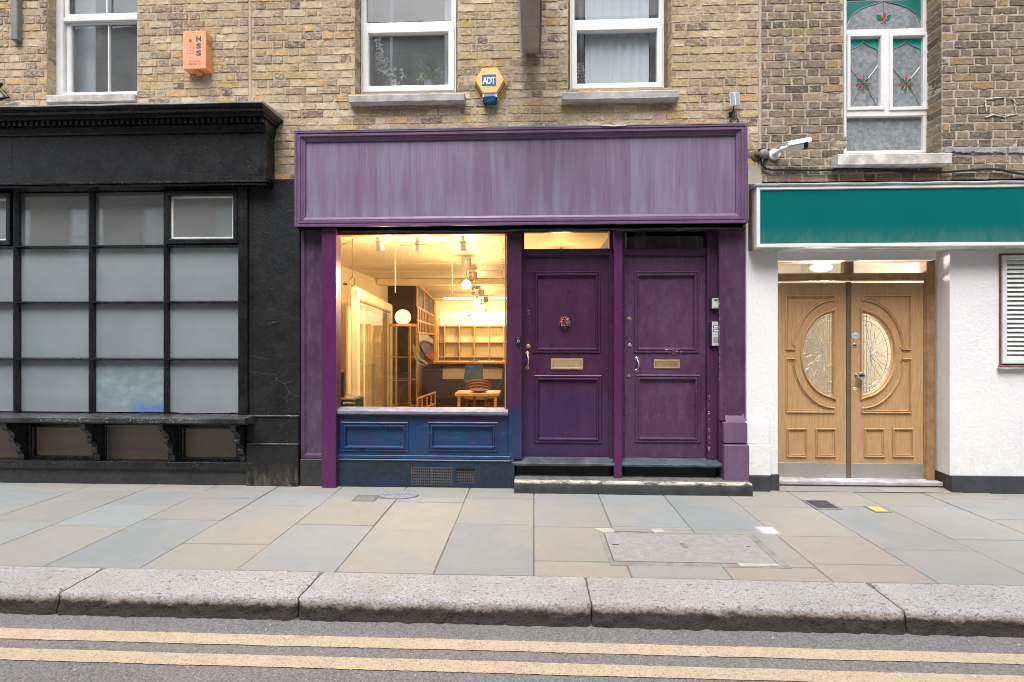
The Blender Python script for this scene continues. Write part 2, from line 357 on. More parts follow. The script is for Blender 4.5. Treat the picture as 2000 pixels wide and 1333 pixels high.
# interior
M['cream'] = plain('cream_wall', (.78,.66,.44), .7, .05, 3, .05, 40)
M['ceil'] = plain('cream_ceiling', (.80,.68,.46), .6, .05, 3, .05, 40)
M['white_in'] = plain('white_wall_inside', (.80,.78,.72), .7, .03, 3, .05, 40)
M['brown_in'] = plain('dark_brown_panel', (.045,.022,.016), .5, .3, 5, .1, 40)
M['wood_in'] = plain('orange_timber', (.50,.24,.07), .45, .25, 14, .1, 60)
M['wood_pale'] = plain('pale_timber', (.66,.45,.20), .5, .15, 14, .1, 60)
M['floor_in'] = plain('brown_floor', (.10,.05,.03), .4, .3, 8, .1, 40)
M['grey_room'] = plain('dim_room_wall', (.10,.105,.11), .8, .15, 2, .05, 30)
M['curtain'] = plain('grey_blue_blind', (.42,.50,.56), .8, .06, 2, .1, 40)
M['curtain_dark'] = plain('slate_curtain', (.10,.13,.15), .8, .2, 6, .1, 40)
M['bulb'] = emis('warm_bulb', (1,.72,.36), 30)
M['globe'] = emis('frosted_globe', (1,.66,.28), 1.5)
M['tube'] = emis('cool_white_tube', (1,.86,.6), 4)
M['spotglow'] = emis('spot_glow', (1,.82,.5), 4)
M['wire'] = plain('brown_wire', (.10,.055,.02), .6, .1, 9, 0, 40)
M['chain'] = plain('pale_chain', (.75,.66,.42), .4, .1, 9, 0, 40)
M['leaf'] = plain('green_leaf', (.10,.16,.05), .5, .4, 20, .1, 60)
M['flower_white'] = plain('white_blossom', (.62,.64,.62), .6, .1, 20, .1, 60)
M['berry_red'] = plain('red_bud', (.50,.05,.05), .5, .3, 50, .1, 60)
M['berry_pink'] = plain('pink_bud', (.75,.32,.28), .5, .3, 50, .1, 60)
M['twig'] = plain('dark_twig', (.03,.035,.015), .7, .3, 50, .1, 60)
M['blue_cloth'] = plain('blue_cloth', (.12,.19,.30), .9, .25, 14, .3, 80)
M['wicker'] = plain('tan_wicker', (.17,.085,.03), .7, .35, 40, .4, 120)
M['teal'] = plain('teal_glass', (.0,.40,.30), .2, .08, 6, .05, 60)
M['teal_dark'] = plain('deep_teal_glass', (.01,.16,.14), .2, .12, 6, .05, 60)
M['red_glass'] = plain('red_glass', (.42,.05,.06), .2, .15, 30, .05, 60)
M['green_glass'] = plain('green_glass', (.0,.17,.09), .2, .15, 30, .05, 60)
M['blue_glass'] = plain('blue_glass', (.05,.06,.22), .2, .15, 30, .05, 60)
M['came'] = plain('lead_came', (.42,.42,.43), .4, .1, 30, .05, 60, metal=.4)
def rain_glass():
    n = NT('textured_glass')
    c = n.mix(n.ramp(n.noise(28, 5, .6), .4, .65), (.185,.205,.22), (.30,.33,.355))
    n.pr(c, .12, n.bump(n.noise(38, 4, .6), .35, .004), spec=.9); return n.m
M['rain'] = rain_glass()
M['warm_glass'] = None
def warm_glass():
    n = NT('bevelled_door_glass')
    tr = n.n('ShaderNodeBsdfTransparent'); tr.inputs[0].default_value = (1,.97,.9,1)
    gl = n.n('ShaderNodeBsdfGlossy'); gl.inputs['Roughness'].default_value = .05
    n.l(n.bump(n.vor(16), .5, .01), gl.inputs['Normal'])
    mx = n.n('ShaderNodeMixShader'); mx.inputs[0].default_value = .28; n.l(tr.outputs[0], mx.inputs[1]); n.l(gl.outputs[0], mx.inputs[2]); n.l(mx.outputs[0], n.out.inputs[0]); return n.m
M['warm_glass'] = warm_glass()
M['cup'] = plain('smoky_taupe_glass', (.40,.34,.26), .2, .1, 9, 0, 40)
M['mural_grey'] = plain('mural_grey_paint', (.42,.42,.44), .6, .1, 9, 0, 40)
M['mural_purple'] = plain('mural_purple_paint', (.12,.10,.22), .6, .1, 9, 0, 40)
M['mural_red'] = plain('mural_red_paint', (.42,.07,.02), .6, .1, 9, 0, 40)
M['car_paint'] = plain('silver_grey_car_paint', (.34,.34,.40), .18, .05, 3, 0, 40, coat=.8)
M['car_glass'] = plain('car_window', (.01,.01,.012), .05, .05, 3, 0, 40)
M['tyre'] = plain('tyre_rubber', (.02,.02,.02), .8, .1, 30, .2, 60)
M['far_wood'] = plain('far_shopfront', (.06,.07,.08), .5, .2, 3, .1, 40)
def far_brick():
    n = NT('far_brick')
    b = n.n('ShaderNodeTexBrick'); m = n.n('ShaderNodeMapping'); m.inputs['Rotation'].default_value = (R(90),0,0); n.l(n.pos, m.inputs[0]); n.l(m.outputs[0], b.inputs['Vector'])
    b.inputs['Scale'].default_value = 1; b.inputs['Brick Width'].default_value = .23; b.inputs['Row Height'].default_value = .08; b.inputs['Mortar Size'].default_value = .01
    b.inputs['Color1'].default_value = (.46,.38,.31,1); b.inputs['Color2'].default_value = (.36,.29,.24,1); b.inputs['Mortar'].default_value = (.3,.26,.2,1)
    n.pr(b.outputs[0], .9); return n.m
M['far_brick'] = far_brick()

# ------------------------------------------------------------------ mesh builder
class MB:
    def __init__(s): s.v = []; s.f = []; s.c = []
    def add(s, vs, fs, col=None):
        o = len(s.v); s.v += [tuple(p) for p in vs]
        for f in fs: s.f.append(tuple(i+o for i in f)); s.c.append(col)
    def box(s, x0, x1, y0, y1, z0, z1, b=.003, col=None, P=None):
        if x0 > x1: x0, x1 = x1, x0
        if y0 > y1: y0, y1 = y1, y0
        if z0 > z1: z0, z1 = z1, z0
        b = min(b, (x1-x0)*.4, (y1-y0)*.4, (z1-z0)*.4)
        X = (x0, x1); Y = (y0, y1); Z = (z0, z1)
        vs = []; idx = {}
        for i in (0,1):
            for j in (0,1):
                for k in (0,1):
                    x, y, z = X[i], Y[j], Z[k]
                    ix = x+b*(1-2*i); iy = y+b*(1-2*j); iz = z+b*(1-2*k)
                    for a, p in enumerate(((x,iy,iz),(ix,y,iz),(ix,iy,z))):
                        idx[(i,j,k,a)] = len(vs); vs.append(p)
        fs = []
        for i in (0,1): fs.append([idx[(i,j,k,0)] for j,k in ((0,0),(1,0),(1,1),(0,1))])
        for j in (0,1): fs.append([idx[(i,j,k,1)] for i,k in ((0,0),(1,0),(1,1),(0,1))])
        for k in (0,1): fs.append([idx[(i,j,k,2)] for i,j in ((0,0),(1,0),(1,1),(0,1))])
        for i in (0,1):
            for j in (0,1): fs.append([idx[(i,j,0,0)], idx[(i,j,1,0)], idx[(i,j,1,1)], idx[(i,j,0,1)]])
            for k in (0,1): fs.append([idx[(i,0,k,0)], idx[(i,1,k,0)], idx[(i,1,k,2)], idx[(i,0,k,2)]])
        for j in (0,1):
            for k in (0,1): fs.append([idx[(0,j,k,1)], idx[(1,j,k,1)], idx[(1,j,k,2)], idx[(0,j,k,2)]])
        for i in (0,1):
            for j in (0,1):
                for k in (0,1): fs.append([idx[(i,j,k,a)] for a in (0,1,2)])
        if P: vs = [P(*v) for v in vs]
        s.add(vs, fs, col)
    def frame(s, x0, x1, z0, z1, prof, close=False):
        vs = []; n = len(prof)
        for o, y in prof:
            vs += [(x0+o,y,z0+o),(x1-o,y,z0+o),(x1-o,y,z1-o),(x0+o,y,z1-o)]
        fs = []
        for i in range(n-1):
            for k in range(4):
                a = i*4+k; b = i*4+(k+1) % 4
                fs.append((a, b, b+4, a+4))
        if close: 
            for k in range(4):
                a = (n-1)*4+k; b = (n-1)*4+(k+1) % 4; c = (k+1) % 4
                fs.append((a, b, c, k))
        s.add(vs, fs)
    def pframe(s, pts, prof):      # mitred moulding round any closed xz polygon (ccw), prof (inset, y)
        n = len(pts); vs = []
        nr = []
        for i in range(n):
            a = Vector(pts[i-1]); b = Vector(pts[i]); c = Vector(pts[(i+1) % n])
            e1 = (b-a).normalized(); e2 = (c-b).normalized()
            n1 = Vector((-e1.y, e1.x)); n2 = Vector((-e2.y, e2.x)); m = n1+n2
            if m.length < 1e-4: m = n1.copy()
            m.normalize(); m = m/max(.45, m.dot(n1)); nr.append(m)
        for o, y in prof:
            for p, m in zip(pts, nr): vs.append((p[0]+m.x*o, y, p[1]+m.y*o))
        fs = []
        for i in range(len(prof)-1):
            for k in range(n):
                a = i*n+k; b = i*n+(k+1) % n; fs.append((a, b, b+n, a+n))
        s.add(vs, fs)
    def prism(s, pts, y0, y1, col=None):       # polygon in xz
        n = len(pts)
        vs = [(p[0], y0, p[1]) for p in pts]+[(p[0], y1, p[1]) for p in pts]
        s.add(vs, [tuple(range(n)), tuple(range(2*n-1, n-1, -1))]+[(i, (i+1) % n, (i+1) % n+n, i+n) for i in range(n)], col)
    def prismx(s, pts, x0, x1):                # polygon in yz
        n = len(pts)
        vs = [(x0, p[0], p[1]) for p in pts]+[(x1, p[0], p[1]) for p in pts]
        s.add(vs, [tuple(range(n)), tuple(range(2*n-1, n-1, -1))]+[(i, (i+1) % n, (i+1) % n+n, i+n) for i in range(n)])
    def prismz(s, pts, z0, z1):
        n = len(pts)
        vs = [(p[0], p[1], z0) for p in pts]+[(p[0], p[1], z1) for p in pts]
        s.add(vs, [tuple(range(n)), tuple(range(2*n-1, n-1, -1))]+[(i, (i+1) % n, (i+1) % n+n, i+n) for i in range(n)])
    def tube(s, pts, r, seg=6, closed=False):
        pts = [Vector(p) for p in pts]; n = len(pts); o = len(s.v); vs = []
        for i, p in enumerate(pts):
            if closed: d = pts[(i+1) % n]-pts[i-1]
            else: d = pts[min(i+1, n-1)]-pts[max(i-1, 0)]
            if d.length < 1e-7: d = Vector((0,0,1))
            d.normalize(); u = d.cross(Vector((0,0,1)) if abs(d.z) < .9 else Vector((1,0,0))).normalized(); w = d.cross(u)
            rr = r[i] if isinstance(r, (list, tuple)) else r
            for k in range(seg):
                a = 2*math.pi*k/seg; vs.append(p+u*math.cos(a)*rr+w*math.sin(a)*rr)
        fs = []
        for i in range(n if closed else n-1):
            j = (i+1) % n
            for k in range(seg):
                k2 = (k+1) % seg; fs.append((i*seg+k, i*seg+k2, j*seg+k2, j*seg+k))
        if not closed: fs += [tuple(range(seg)), tuple(range((n-1)*seg, n*seg))]
        s.add(vs, fs)
    def lathe(s, c, ax, prof, seg=24):         # prof (t along axis, r)
        c = Vector(c); ax = Vector(ax).normalized()
        u = ax.cross(Vector((0,0,1)) if abs(ax.z) < .9 else Vector((1,0,0))).normalized(); w = ax.cross(u); vs = []
        for t, r in prof:
            for k in range(seg):
                a = 2*math.pi*k/seg; vs.append(c+ax*t+(u*math.cos(a)+w*math.sin(a))*max(r, 1e-4))
        fs = [(i*seg+k, i*seg+(k+1) % seg, (i+1)*seg+(k+1) % seg, (i+1)*seg+k) for i in range(len(prof)-1) for k in range(seg)]
        fs += [tuple(range(seg)), tuple(range((len(prof)-1)*seg, len(prof)*seg))]
        s.add(vs, fs)
    def ball(s, c, r, seg=14, sq=(1,1,1)):
        o = []; m = seg//2
        for i in range(m+1):
            t = math.pi*i/m; o.append((-r*math.cos(t), r*math.sin(t)))
        st = len(s.v); s.lathe((0,0,0), (0,0,1), o, seg)
        for i in range(st, len(s.v)):
            p = s.v[i]; s.v[i] = (p[0]*sq[0]+c[0], p[1]*sq[1]+c[1], p[2]*sq[2]+c[2])
    def wall(s, x0, x1, z0, z1, y, holes, th=.1, P=None):
        xs = sorted({x0, x1, *[h[0] for h in holes], *[h[1] for h in holes]}); zs = sorted({z0, z1, *[h[2] for h in holes], *[h[3] for h in holes]})
        xs = [x for x in xs if x0 <= x <= x1]; zs = [z for z in zs if z0 <= z <= z1]
        inh = lambda x, z: any(h[0] < x < h[1] and h[2] < z < h[3] for h in holes)
        for a, b in zip(xs, xs[1:]):
            for c, d in zip(zs, zs[1:]):
                if not inh((a+b)/2, (c+d)/2): s.add([(a,y,c),(b,y,c),(b,y,d),(a,y,d)], [(0,1,2,3)])
        for h in holes:
            a, b, c, d = max(h[0],x0), min(h[1],x1), max(h[2],z0), min(h[3],z1)
            for q in (((a,c),(a,d)),((b,c),(b,d)),((a,c),(b,c)),((a,d),(b,d))):
                (p, r_), (t, u) = q
                s.add([(p,y,r_),(t,y,u),(t,y+th,u),(p,y+th,r_)], [(0,1,2,3)])
    def build(s, name, mat, parent=None, smooth=False, weld=False):
        me = bpy.data.meshes.new(name)
        n = max(1, len(s.v)); lo = [min(p[i] for p in s.v) for i in range(3)]; hi = [max(p[i] for p in s.v) for i in range(3)]
        c = Vector([(a+b)/2 for a, b in zip(lo, hi)]); c.z = lo[2]
        me.from_pydata([(p[0]-c.x, p[1]-c.y, p[2]-c.z) for p in s.v], [], s.f)
        if any(k is not None for k in s.c):
            at = me.color_attributes.new('Col', 'FLOAT_COLOR', 'CORNER'); dat = []
            for p in me.polygons:
                k = s.c[p.index] or (.5,.5,.5)
                dat += [k[0], k[1], k[2], 1.0]*p.loop_total
            at.data.foreach_set('color', dat)
        import bmesh
        bm = bmesh.new(); bm.from_mesh(me)
        if weld: bmesh.ops.remove_doubles(bm, verts=bm.verts, dist=1e-5)
        if 1 < len(s.f) < 60000: bmesh.ops.recalc_face_normals(bm, faces=bm.faces)
        bm.to_mesh(me); bm.free()
        if smooth:
            me.polygons.foreach_set('use_smooth', [True]*len(me.polygons))
            if smooth != 'all': me.set_sharp_from_angle(angle=R(smooth if smooth is not True else 40))
        me.materials.append(M[mat] if isinstance(mat, str) else mat)
        o = bpy.data.objects.new(name, me); COL.objects.link(o)
        o.location = c
        if parent is not None:
            o.parent = parent; o.location = c-wloc(parent)
        return o
def wloc(o):
    l = Vector(o.location)
    while o.parent: o = o.parent; l += o.location
    return l
def tag(o, label=None, cat=None, group=None, kind=None):
    if label: o['label'] = label
    if cat: o['category'] = cat
    if group: o['group'] = group
    if kind: o['kind'] = kind
    return o
def thing(name, loc, label, cat, group=None):
    o = bpy.data.objects.new(name, None); o.empty_display_size = .1; COL.objects.link(o); o.location = loc
    return tag(o, label, cat, group)
def struct(o): o['kind'] = 'structure'; return o
def text(mb, s, cx, cz, h, y, w=None, ext=.0008, vert=False, bold=0.0, spacing=1.0):
    cu = bpy.data.curves.new('t', 'FONT'); cu.body = s; cu.align_x = 'CENTER'; cu.align_y = 'CENTER'; cu.size = 1; cu.extrude = 0; cu.offset = bold; cu.resolution_u = 3; cu.space_line = .9; cu.space_character = spacing
    o = bpy.data.objects.new('t', cu); COL.objects.link(o)
    dg = bpy.context.evaluated_depsgraph_get(); me = bpy.data.meshes.new_from_object(o.evaluated_get(dg))
    vs = [v.co.copy() for v in me.vertices]; fs = [tuple(p.vertices) for p in me.polygons]
    bpy.data.objects.remove(o); bpy.data.curves.remove(cu)
    x0 = min(v.x for v in vs); x1 = max(v.x for v in vs); y0 = min(v.y for v in vs); y1 = max(v.y for v in vs)
    sy = h/(y1-y0); sx = w/(x1-x0) if w else sy
    mb.add([(cx+(v.x-(x0+x1)/2)*sx, y, cz+(v.y-(y0+y1)/2)*sy) for v in vs], fs)
    bpy.data.meshes.remove(me)

# ------------------------------------------------------------------ brickwork
CH = .0795
def one_brick(mb, P, u0, u1, v0, v1, col, dep=.0045):
    w = u1-u0; h = v1-v0
    nx = max(2, int(w/.019)); nz = 4
    us = [0, .004]+[.004+(w-.008)*i/nx for i in range(1, nx)]+[w-.004, w]
    vs = [0, .004]+[.004+(h-.008)*i/nz for i in range(1, nz)]+[h-.004, h]
    sd = rnd(0, 99); base = rnd(-.0025, .002); tilt = rnd(-.002, .002)
    chip = rnd(0, 1); cu = rnd(.1, .9)*w; cv = rnd(0, 1)*h
    pts = []
    for j, v in enumerate(vs):
        for i, u in enumerate(us):
            edge = i in (0, len(us)-1) or j in (0, len(vs)-1)
            e2 = noise.noise(Vector((u*22+sd, v*22, sd)))
            du = dv = 0
            if i <= 1: du = (noise.noise(Vector((v*45, sd, 1)))+.2)*.007
            if i >= len(us)-2: du = -(noise.noise(Vector((v*45, sd, 2)))+.2)*.007
            if j <= 1: dv = (noise.noise(Vector((u*30, sd, 3)))+noise.noise(Vector((u*75, sd, 3)))*.5+.1)*.008
            if j >= len(vs)-2: dv = -(noise.noise(Vector((u*30, sd, 4)))+noise.noise(Vector((u*75, sd, 6)))*.5+.1)*.008
            n = .004 if edge else -dep+base+tilt*(u/w-.5)+e2*.0045+noise.noise(Vector((u*80, v*80, sd)))*.0035
            if chip > .72 and not edge:
                d = math.hypot(u-cu, (v-cv)*1.6)
                if d < .03: n += .008*(1-d/.03)
            pts.append(P(u0+u+du, v0+v+dv, n))
    W = len(us)
    mb.add(pts, [(j*W+i, j*W+i+1, (j+1)*W+i+1, (j+1)*W+i) for j in range(len(vs)-1) for i in range(W-1)], col)
def pick(pal):
    t = rnd(0, sum(p[0] for p in pal))
    for p in pal:
        t -= p[0]
        if t <= 0: break
    k = rnd(.82, 1.15); return tuple(min(.8, c*k*rnd(.96, 1.04)) for c in p[1])
BUFF = [(3,(.47,.36,.20)),(6,(.56,.48,.36)),(4,(.42,.34,.23)),(3,(.34,.27,.20)),(1.5,(.22,.19,.165)),(.6,(.10,.095,.10)),(1.3,(.50,.33,.15))]
MIDB = [(3,(.40,.31,.19)),(3,(.50,.43,.32)),(4,(.35,.275,.195)),(3,(.27,.21,.16)),(2,(.18,.155,.135)),(.8,(.10,.09,.09)),(1.5,(.46,.30,.14))]
BROWN = [(5,(.27,.215,.165)),(4,(.215,.172,.135)),(3,(.13,.105,.085)),(1.5,(.085,.075,.068)),(1.3,(.34,.225,.12)),(2.0,(.31,.235,.16))]
def brick_rows(mb, P, u0, u1, v0, v1, holes, pal, offs=0.0, jt=.010):
    r0 = math.floor(v0/CH)
    r = r0
    while r*CH < v1-1e-6:
        zb = r*CH; zm = zb+CH/2
        if zb < v0-1e-3: r += 1; continue
        iv = [(u0, u1)]
        for h in holes:
            if h[2] < zm < h[3]:
                nv = []
                for a, b in iv:
                    if h[1] <= a or h[0] >= b: nv.append((a, b)); continue
                    if h[0] > a: nv.append((a, h[0]))
                    if h[1] < b: nv.append((h[1], b))
                iv = nv
        u = u0-.5+offs+(.1725 if r % 2 else 0)+rnd(-.015, .015); hd = False
        cuts = []
        while u < u1+.4:
            w = (.108 if hd else .222)+rnd(-.006, .006)
            cuts.append((u, u+w)); u += w+jt+rnd(-.002, .003); hd = not hd
        for a, b in iv:
            for c, d in cuts:
                e = max(a, c); g = min(b, d)
                if g-e < .028: continue
                if c < a and e-a < .03: e = a
                one_brick(mb, P, e, g, zb+jt*.5, zb+CH-jt*.5, pick(pal(e, zb) if callable(pal) else pal))
        r += 1
def front(u, v, n): return (u, n, v)

# building splits
XA = PX(487); XB = PX(1483); XL = -7.2; XR = 7.6
ZTOP = 6.4
def hole(pa, pb, yb, ztop=5.6):
    z = PZ(yb, (pa+pb)/2); return (PX(pa), PX(pb), round(z/CH)*CH, round(ztop/CH)*CH)
H1 = hole(92, 268, 196); H2 = hole(693, 894, 183); H3 = hole(1109, 1312, 176); H4 = hole(1647, 1840, 300)
def wall_part(par, x0, x1, z0, holes, pal, bmat, mmat, rev, seed):
    random.seed(seed)
    mb = MB(); brick_rows(mb, front, x0+.006, x1-.006, z0, ZTOP, holes, pal, seed*.07)
    for h in holes:           # brick reveals
        zz0, zz1 = h[2], h[3]
        for side in (0, 1):
            xw = h[side]; sg = 1 if side == 0 else -1
            P = (lambda xw, sg: (lambda u, v, n: (xw+n*-sg*0+(-n)*sg, u, v)))(xw, sg)
            r = math.floor(zz0/CH+.5)
            while r*CH < zz1-.01:
                one_brick(mb, P, .006, rev-.002, r*CH+.005, r*CH+CH-.005, pick(pal(h[0], r*CH) if callable(pal) else pal), .003); r += 1
    w = mb.build('wall', bmat, par, smooth=38)
    m2 = MB(); m2.wall(x0, x1, z0, ZTOP, .0, holes, rev+.02)
    m2.build('mortar', mmat, w)
    m3 = MB(); m3.box(x0, x1, -.05, .3, ZTOP, ZTOP+.08, .01); m3.build('coping', 'stone_sill', par)
    return w
bl = thing('brick_building', ((XL+XA)/2, 0, 0), 'buff brick house above the black shopfront', 'building')
bm_ = thing('brick_building', ((XA+XB)/2, 0, 0), 'yellow stock brick house above the purple shopfront', 'building')
br = thing('brick_building', ((XB+XR)/2, 0, 0), 'dark brown brick house with white painted ground floor', 'building')
def midpal(x, z): return BUFF if (rnd(0,1) < .75) else MIDB
def leftpal(x, z): return BUFF if rnd(0,1) < .5 else MIDB
wall_part(bl, XL, XA, PZ(212, 300), [H1], leftpal, 'brick_buff', 'mortar', .12, 1)
wall_part(bm_, XA+.014, XB, PZ(375, 560), [H2, H3], midpal, 'brick_buff', 'mortar', .17, 2)
wall_part(br, XB+.012, XR, PZ(368, 1700), [H4], BROWN, 'brick_brown', 'mortar_grey', .2, 3)
random.seed(11)
# vertical mortar joints between houses
mb = MB()
mb.box(XA-.008, XA+.022, -.008, .02, PZ(212,487), ZTOP, .006); mb.build('party_joint', 'mortar', bl)
mb = MB(); mb.box(XB-.010, XB+.022, -.007, .02, PZ(352,1483), ZTOP, .006); mb.build('party_joint', 'mortar_grey', br)
# solid body of the houses behind the fronts (walls are 0.3 thick shells, party walls and roofs)
def shell(par, x0, x1):
    mb = MB(); mb.box(x0+.01, x1-.01, 11.4, 11.6, 0, ZTOP-.02, .01); mb.box(x0+.005, x0+.06, .32, 11.4, 0, ZTOP-.02, .01); mb.box(x1-.06, x1-.005, .32, 11.4, 0, ZTOP-.02, .01)
    mb.box(x0+.01, x1-.01, .3, 11.6, ZTOP-.02, ZTOP+.06, .01); mb.build('roof', 'grey_metal', par)
shell(bl, XL, XA-.34); shell(bm_, XA-.34, XB); shell(br, XB, XR)

# ------------------------------------------------------------------ upper windows
def sill(par, pa, pb, ya, yb, mat, out=.09, Y=-.09):
    x0, x1, z0, z1 = rect(pa, pb, ya, yb, -out)
    mb = MB(); N = 30; prof = [(.2, z1+.012), (-.0, z1), (-out+.008, z1-.002), (-out, z1-.012), (-out, z0+.008), (-out+.01, z0), (.03, z0)]
    vs = []
    for i in range(N+1):
        x = x0+(x1-x0)*i/N
        for k, (y, z) in enumerate(prof):
            j = noise.noise(Vector((x*9, y*30, z*30)))*.006; vs.append((x, y+j*.6, z+j))
    K = len(prof)
    fs = [(i*K+k, (i+1)*K+k, (i+1)*K+(k+1) % K, i*K+(k+1) % K) for i in range(N) for k in range(K)]
    fs += [tuple(range(K)), tuple(range(N*K, N*K+K))]
    mb.add(vs, fs); return mb.build('sill', mat, par)
def room_box(par, x0, x1, z0, z1, y0, y1, mat='grey_room', name='room_lining'):
    mb = MB(); mb.add([(x0,y0,z0),(x1,y0,z0),(x1,y1,z0),(x0,y1,z0),(x0,y0,z1),(x1,y0,z1),(x1,y1,z1),(x0,y1,z1)],
        [(0,1,2,3),(4,5,6,7),(0,3,7,4),(1,2,6,5),(3,2,6,7)]); return mb.build(name, mat, par)
def pane(par, x0, x1, z0, z1, y, mat='glass_up', name='pane'):
    mb = MB(); mb.add([(x0,y,z0),(x1,y,z0),(x1,y,z1),(x0,y,z1)], [(0,1,2,3)]); return mb.build(name, mat, par)
def rframe(x0, x1, z0, z1, w, y0, y1, mb=None, b=.004):
    mb = mb or MB()
    mb.frame(x0, x1, z0, z1, [(0,y1),(0,y0+b),(b,y0),(w-b*2,y0),(w,y0+b*2),(w,y1)]); return mb
# W1 timber sash
Y = .12
x0 = PX(112, Y); x1 = PX(290, Y); zb = PZ(196, 190, Y)
w = rframe(x0, x1, zb, 5.6, PX(126,Y)-PX(112,Y), Y-.02, Y+.1).build('window', 'white_wood', bl)
xm = PX(208, Y)
mb = MB(); xs0 = PX(126, Y); xs1 = PX(275, Y); zm = PZ(42, 200, Y); zt = PZ(35, 200, Y)
rframe(xs0, xs1, zb+.02, zt, .052, Y+.02, Y+.06, mb)
mb.box(xs0-.03, xs1+.02, Y-.012, Y+.02, zm, zt, .004)
mb.box(xm-.008, xm+.008, Y+.025, Y+.055, zb+.05, zt, .003)
rframe(xs0, xs1, zt+.004, 5.55, .045, Y+.0, Y+.018, mb); mb.box(xm-.010, xm+.008, Y+.004, Y+.016, zt, 5.55, .002)
mb.build('sash', 'white_wood', w)
pane(w, xs0+.03, xs1, zb+.03, 5.5, Y+.045)
mb = MB(); mb.box(PX(92)+.005, PX(268)-.005, -.03, .13, zb-.09, zb-.005, .01); mb.build('sill', 'stone_sill', bl)
room_box(w, x0, x1+.3, zb-.1, 5.7, Y+.11, 2.2)
mb = MB(); mb.box(PX(148,.3), PX(186,.3), .3, .32, zb, 5.5, .01); mb.box(PX(140,.4), PX(146,.4), .3, .34, zb, 5.5, .004); mb.build('curtain', 'curtain', w)
# W2, W3 plastic casements
def upvc(par, fa, fb, ga, gb, tr0, tr1, g2a, g2b, yb, Y, lab):
    pm = (fa+fb)/2
    x0, x1 = PX(fa, Y), PX(fb, Y); zb = PZ(yb, pm, Y)
    w = rframe(x0, x1, zb, 5.6, (PX(ga,Y)-PX(fa,Y))*.92, Y, Y+.07).build('window', 'white_pvc', par)
    zt0 = PZ(tr1, pm, Y); zt1 = PZ(tr0, pm, Y)
    mb = MB(); mb.box(x0+.03, x1-.03, Y-.006, Y+.06, zt0+.01, zt1, .006)
    mb.build('transom', 'white_pvc', w)
    mb = rframe(x0+.018, x1-.018, zb+.012, zt0+.022, PX(g2a,Y)-PX(fa,Y)-.018, Y-.012, Y+.05); mb.build('casement', 'white_pvc', w)
    for q0, q1 in ((x0-.075, x0-.001), (x1+.001, x1+.075)): mb = MB(); mb.box(q0, q1, Y-.012, Y+.08, zb, 5.6, .01); mb.build('outer_frame', 'brownwood', par)
    pane(w, x0+.03, x1-.03, zb+.03, 5.55, Y+.035, 'glass_clear' if lab else 'glass_up')
    room_box(w, x0-.4, x1+.4, zb-.1, 5.7, Y+.075, 2.4)
    return w, x0, x1, zb
w2, a, b, z = upvc(bm_, 705, 891, 716, 880, 44, 58, 720, 877, 182, .17, '')
w3, a3, b3, z3 = upvc(bm_, 1113, 1297, 1123, 1286, 38, 54, 1127, 1282, 176, .17, 'blind')
sill(bm_, 681, 907, 183, 199, 'stone_sill'); sill(bm_, 1098, 1327, 177, 194, 'stone_sill')
mb = MB(); Yc = .265
for i in range(40):
    xa = PX(1143,Yc)+i*.0165; mb.add([(xa,Yc+.006*math.sin(i*1.1),z3),(xa+.0165,Yc+.006*math.sin(i*1.1+1.1),z3),(xa+.0165,Yc+.006*math.sin(i*1.1+1.1),5.6),(xa,Yc+.006*math.sin(i*1.1),5.6)], [(0,1,2,3)])
mb.build('curtain', 'curtain', w3, smooth=True)
mb = MB(); mb.box(PX(1230,.36), PX(1238,.36), .36, .39, z3, 5.6, .004); mb.box(PX(1130,.36), PX(1141,.36), .36, .40, z3, 5.6, .01); mb.box(PX(1268,.36), PX(1284,.36), .36, .40, z3, 5.6, .01); mb.build('drape', 'curtain_dark', w3)
mb = MB(); mb.box(PX(868,.36), PX(885,.36), .36, .40, z, 5.6, .01); mb.box(PX(722,.5), PX(727,.5), .5, .53, z, 5.6, .004); mb.box(PX(762,.5), PX(766,.5), .5, .53, z, 5.3, .004); mb.build('drape', 'curtain', w2)
# plants on the inner sills
def leaf_pts(mb, c, d, L, W, up=None):
    d = Vector(d).normalized(); s_ = d.cross(Vector((rnd(-.3,.3),1,rnd(-.3,.3)))).normalized()
    c = Vector(c); mb.add([c, c+d*L*.5+s_*W, c+d*L, c+d*L*.5-s_*W], [(0,1,2,3)])
def potplant(px, py, Y, label):
    bx, bz = PX(px, Y), PZ(py, px, Y)
    t = thing('potted_plant', (bx, Y, bz), label, 'plant')
    mb = MB(); mb.lathe((bx, Y, bz), (0,0,1), [(0,.045),(.09,.058),(.095,.06),(.085,.05)], 16); mb.build('pot', 'curtain', t, True)
    mb = MB()
    for i in range(70):
        a = rnd(0, 6.28); L = rnd(.08, .22); s0 = Vector((bx+rnd(-.03,.03), Y+rnd(-.03,.03), bz+.09)); d = Vector((math.cos(a)*.7, math.sin(a)*.5, rnd(.4,1.4)))
        p1 = s0+d.normalized()*L*.6; leaf_pts(mb, s0, d, L*.7, .006); leaf_pts(mb, p1, d+Vector((0,0,-rnd(.4,1.6))), L*.6, .012)
    mb.build('foliage', 'leaf', t); return t
potplant(838, 178, .38, 'small spiky green plant in a pot behind the middle house left window')
t = thing('blossom_branch', (PX(745,.4), .4, z), 'trailing white blossom branch behind the middle house left window', 'plant')
mb = MB(); mf = MB()
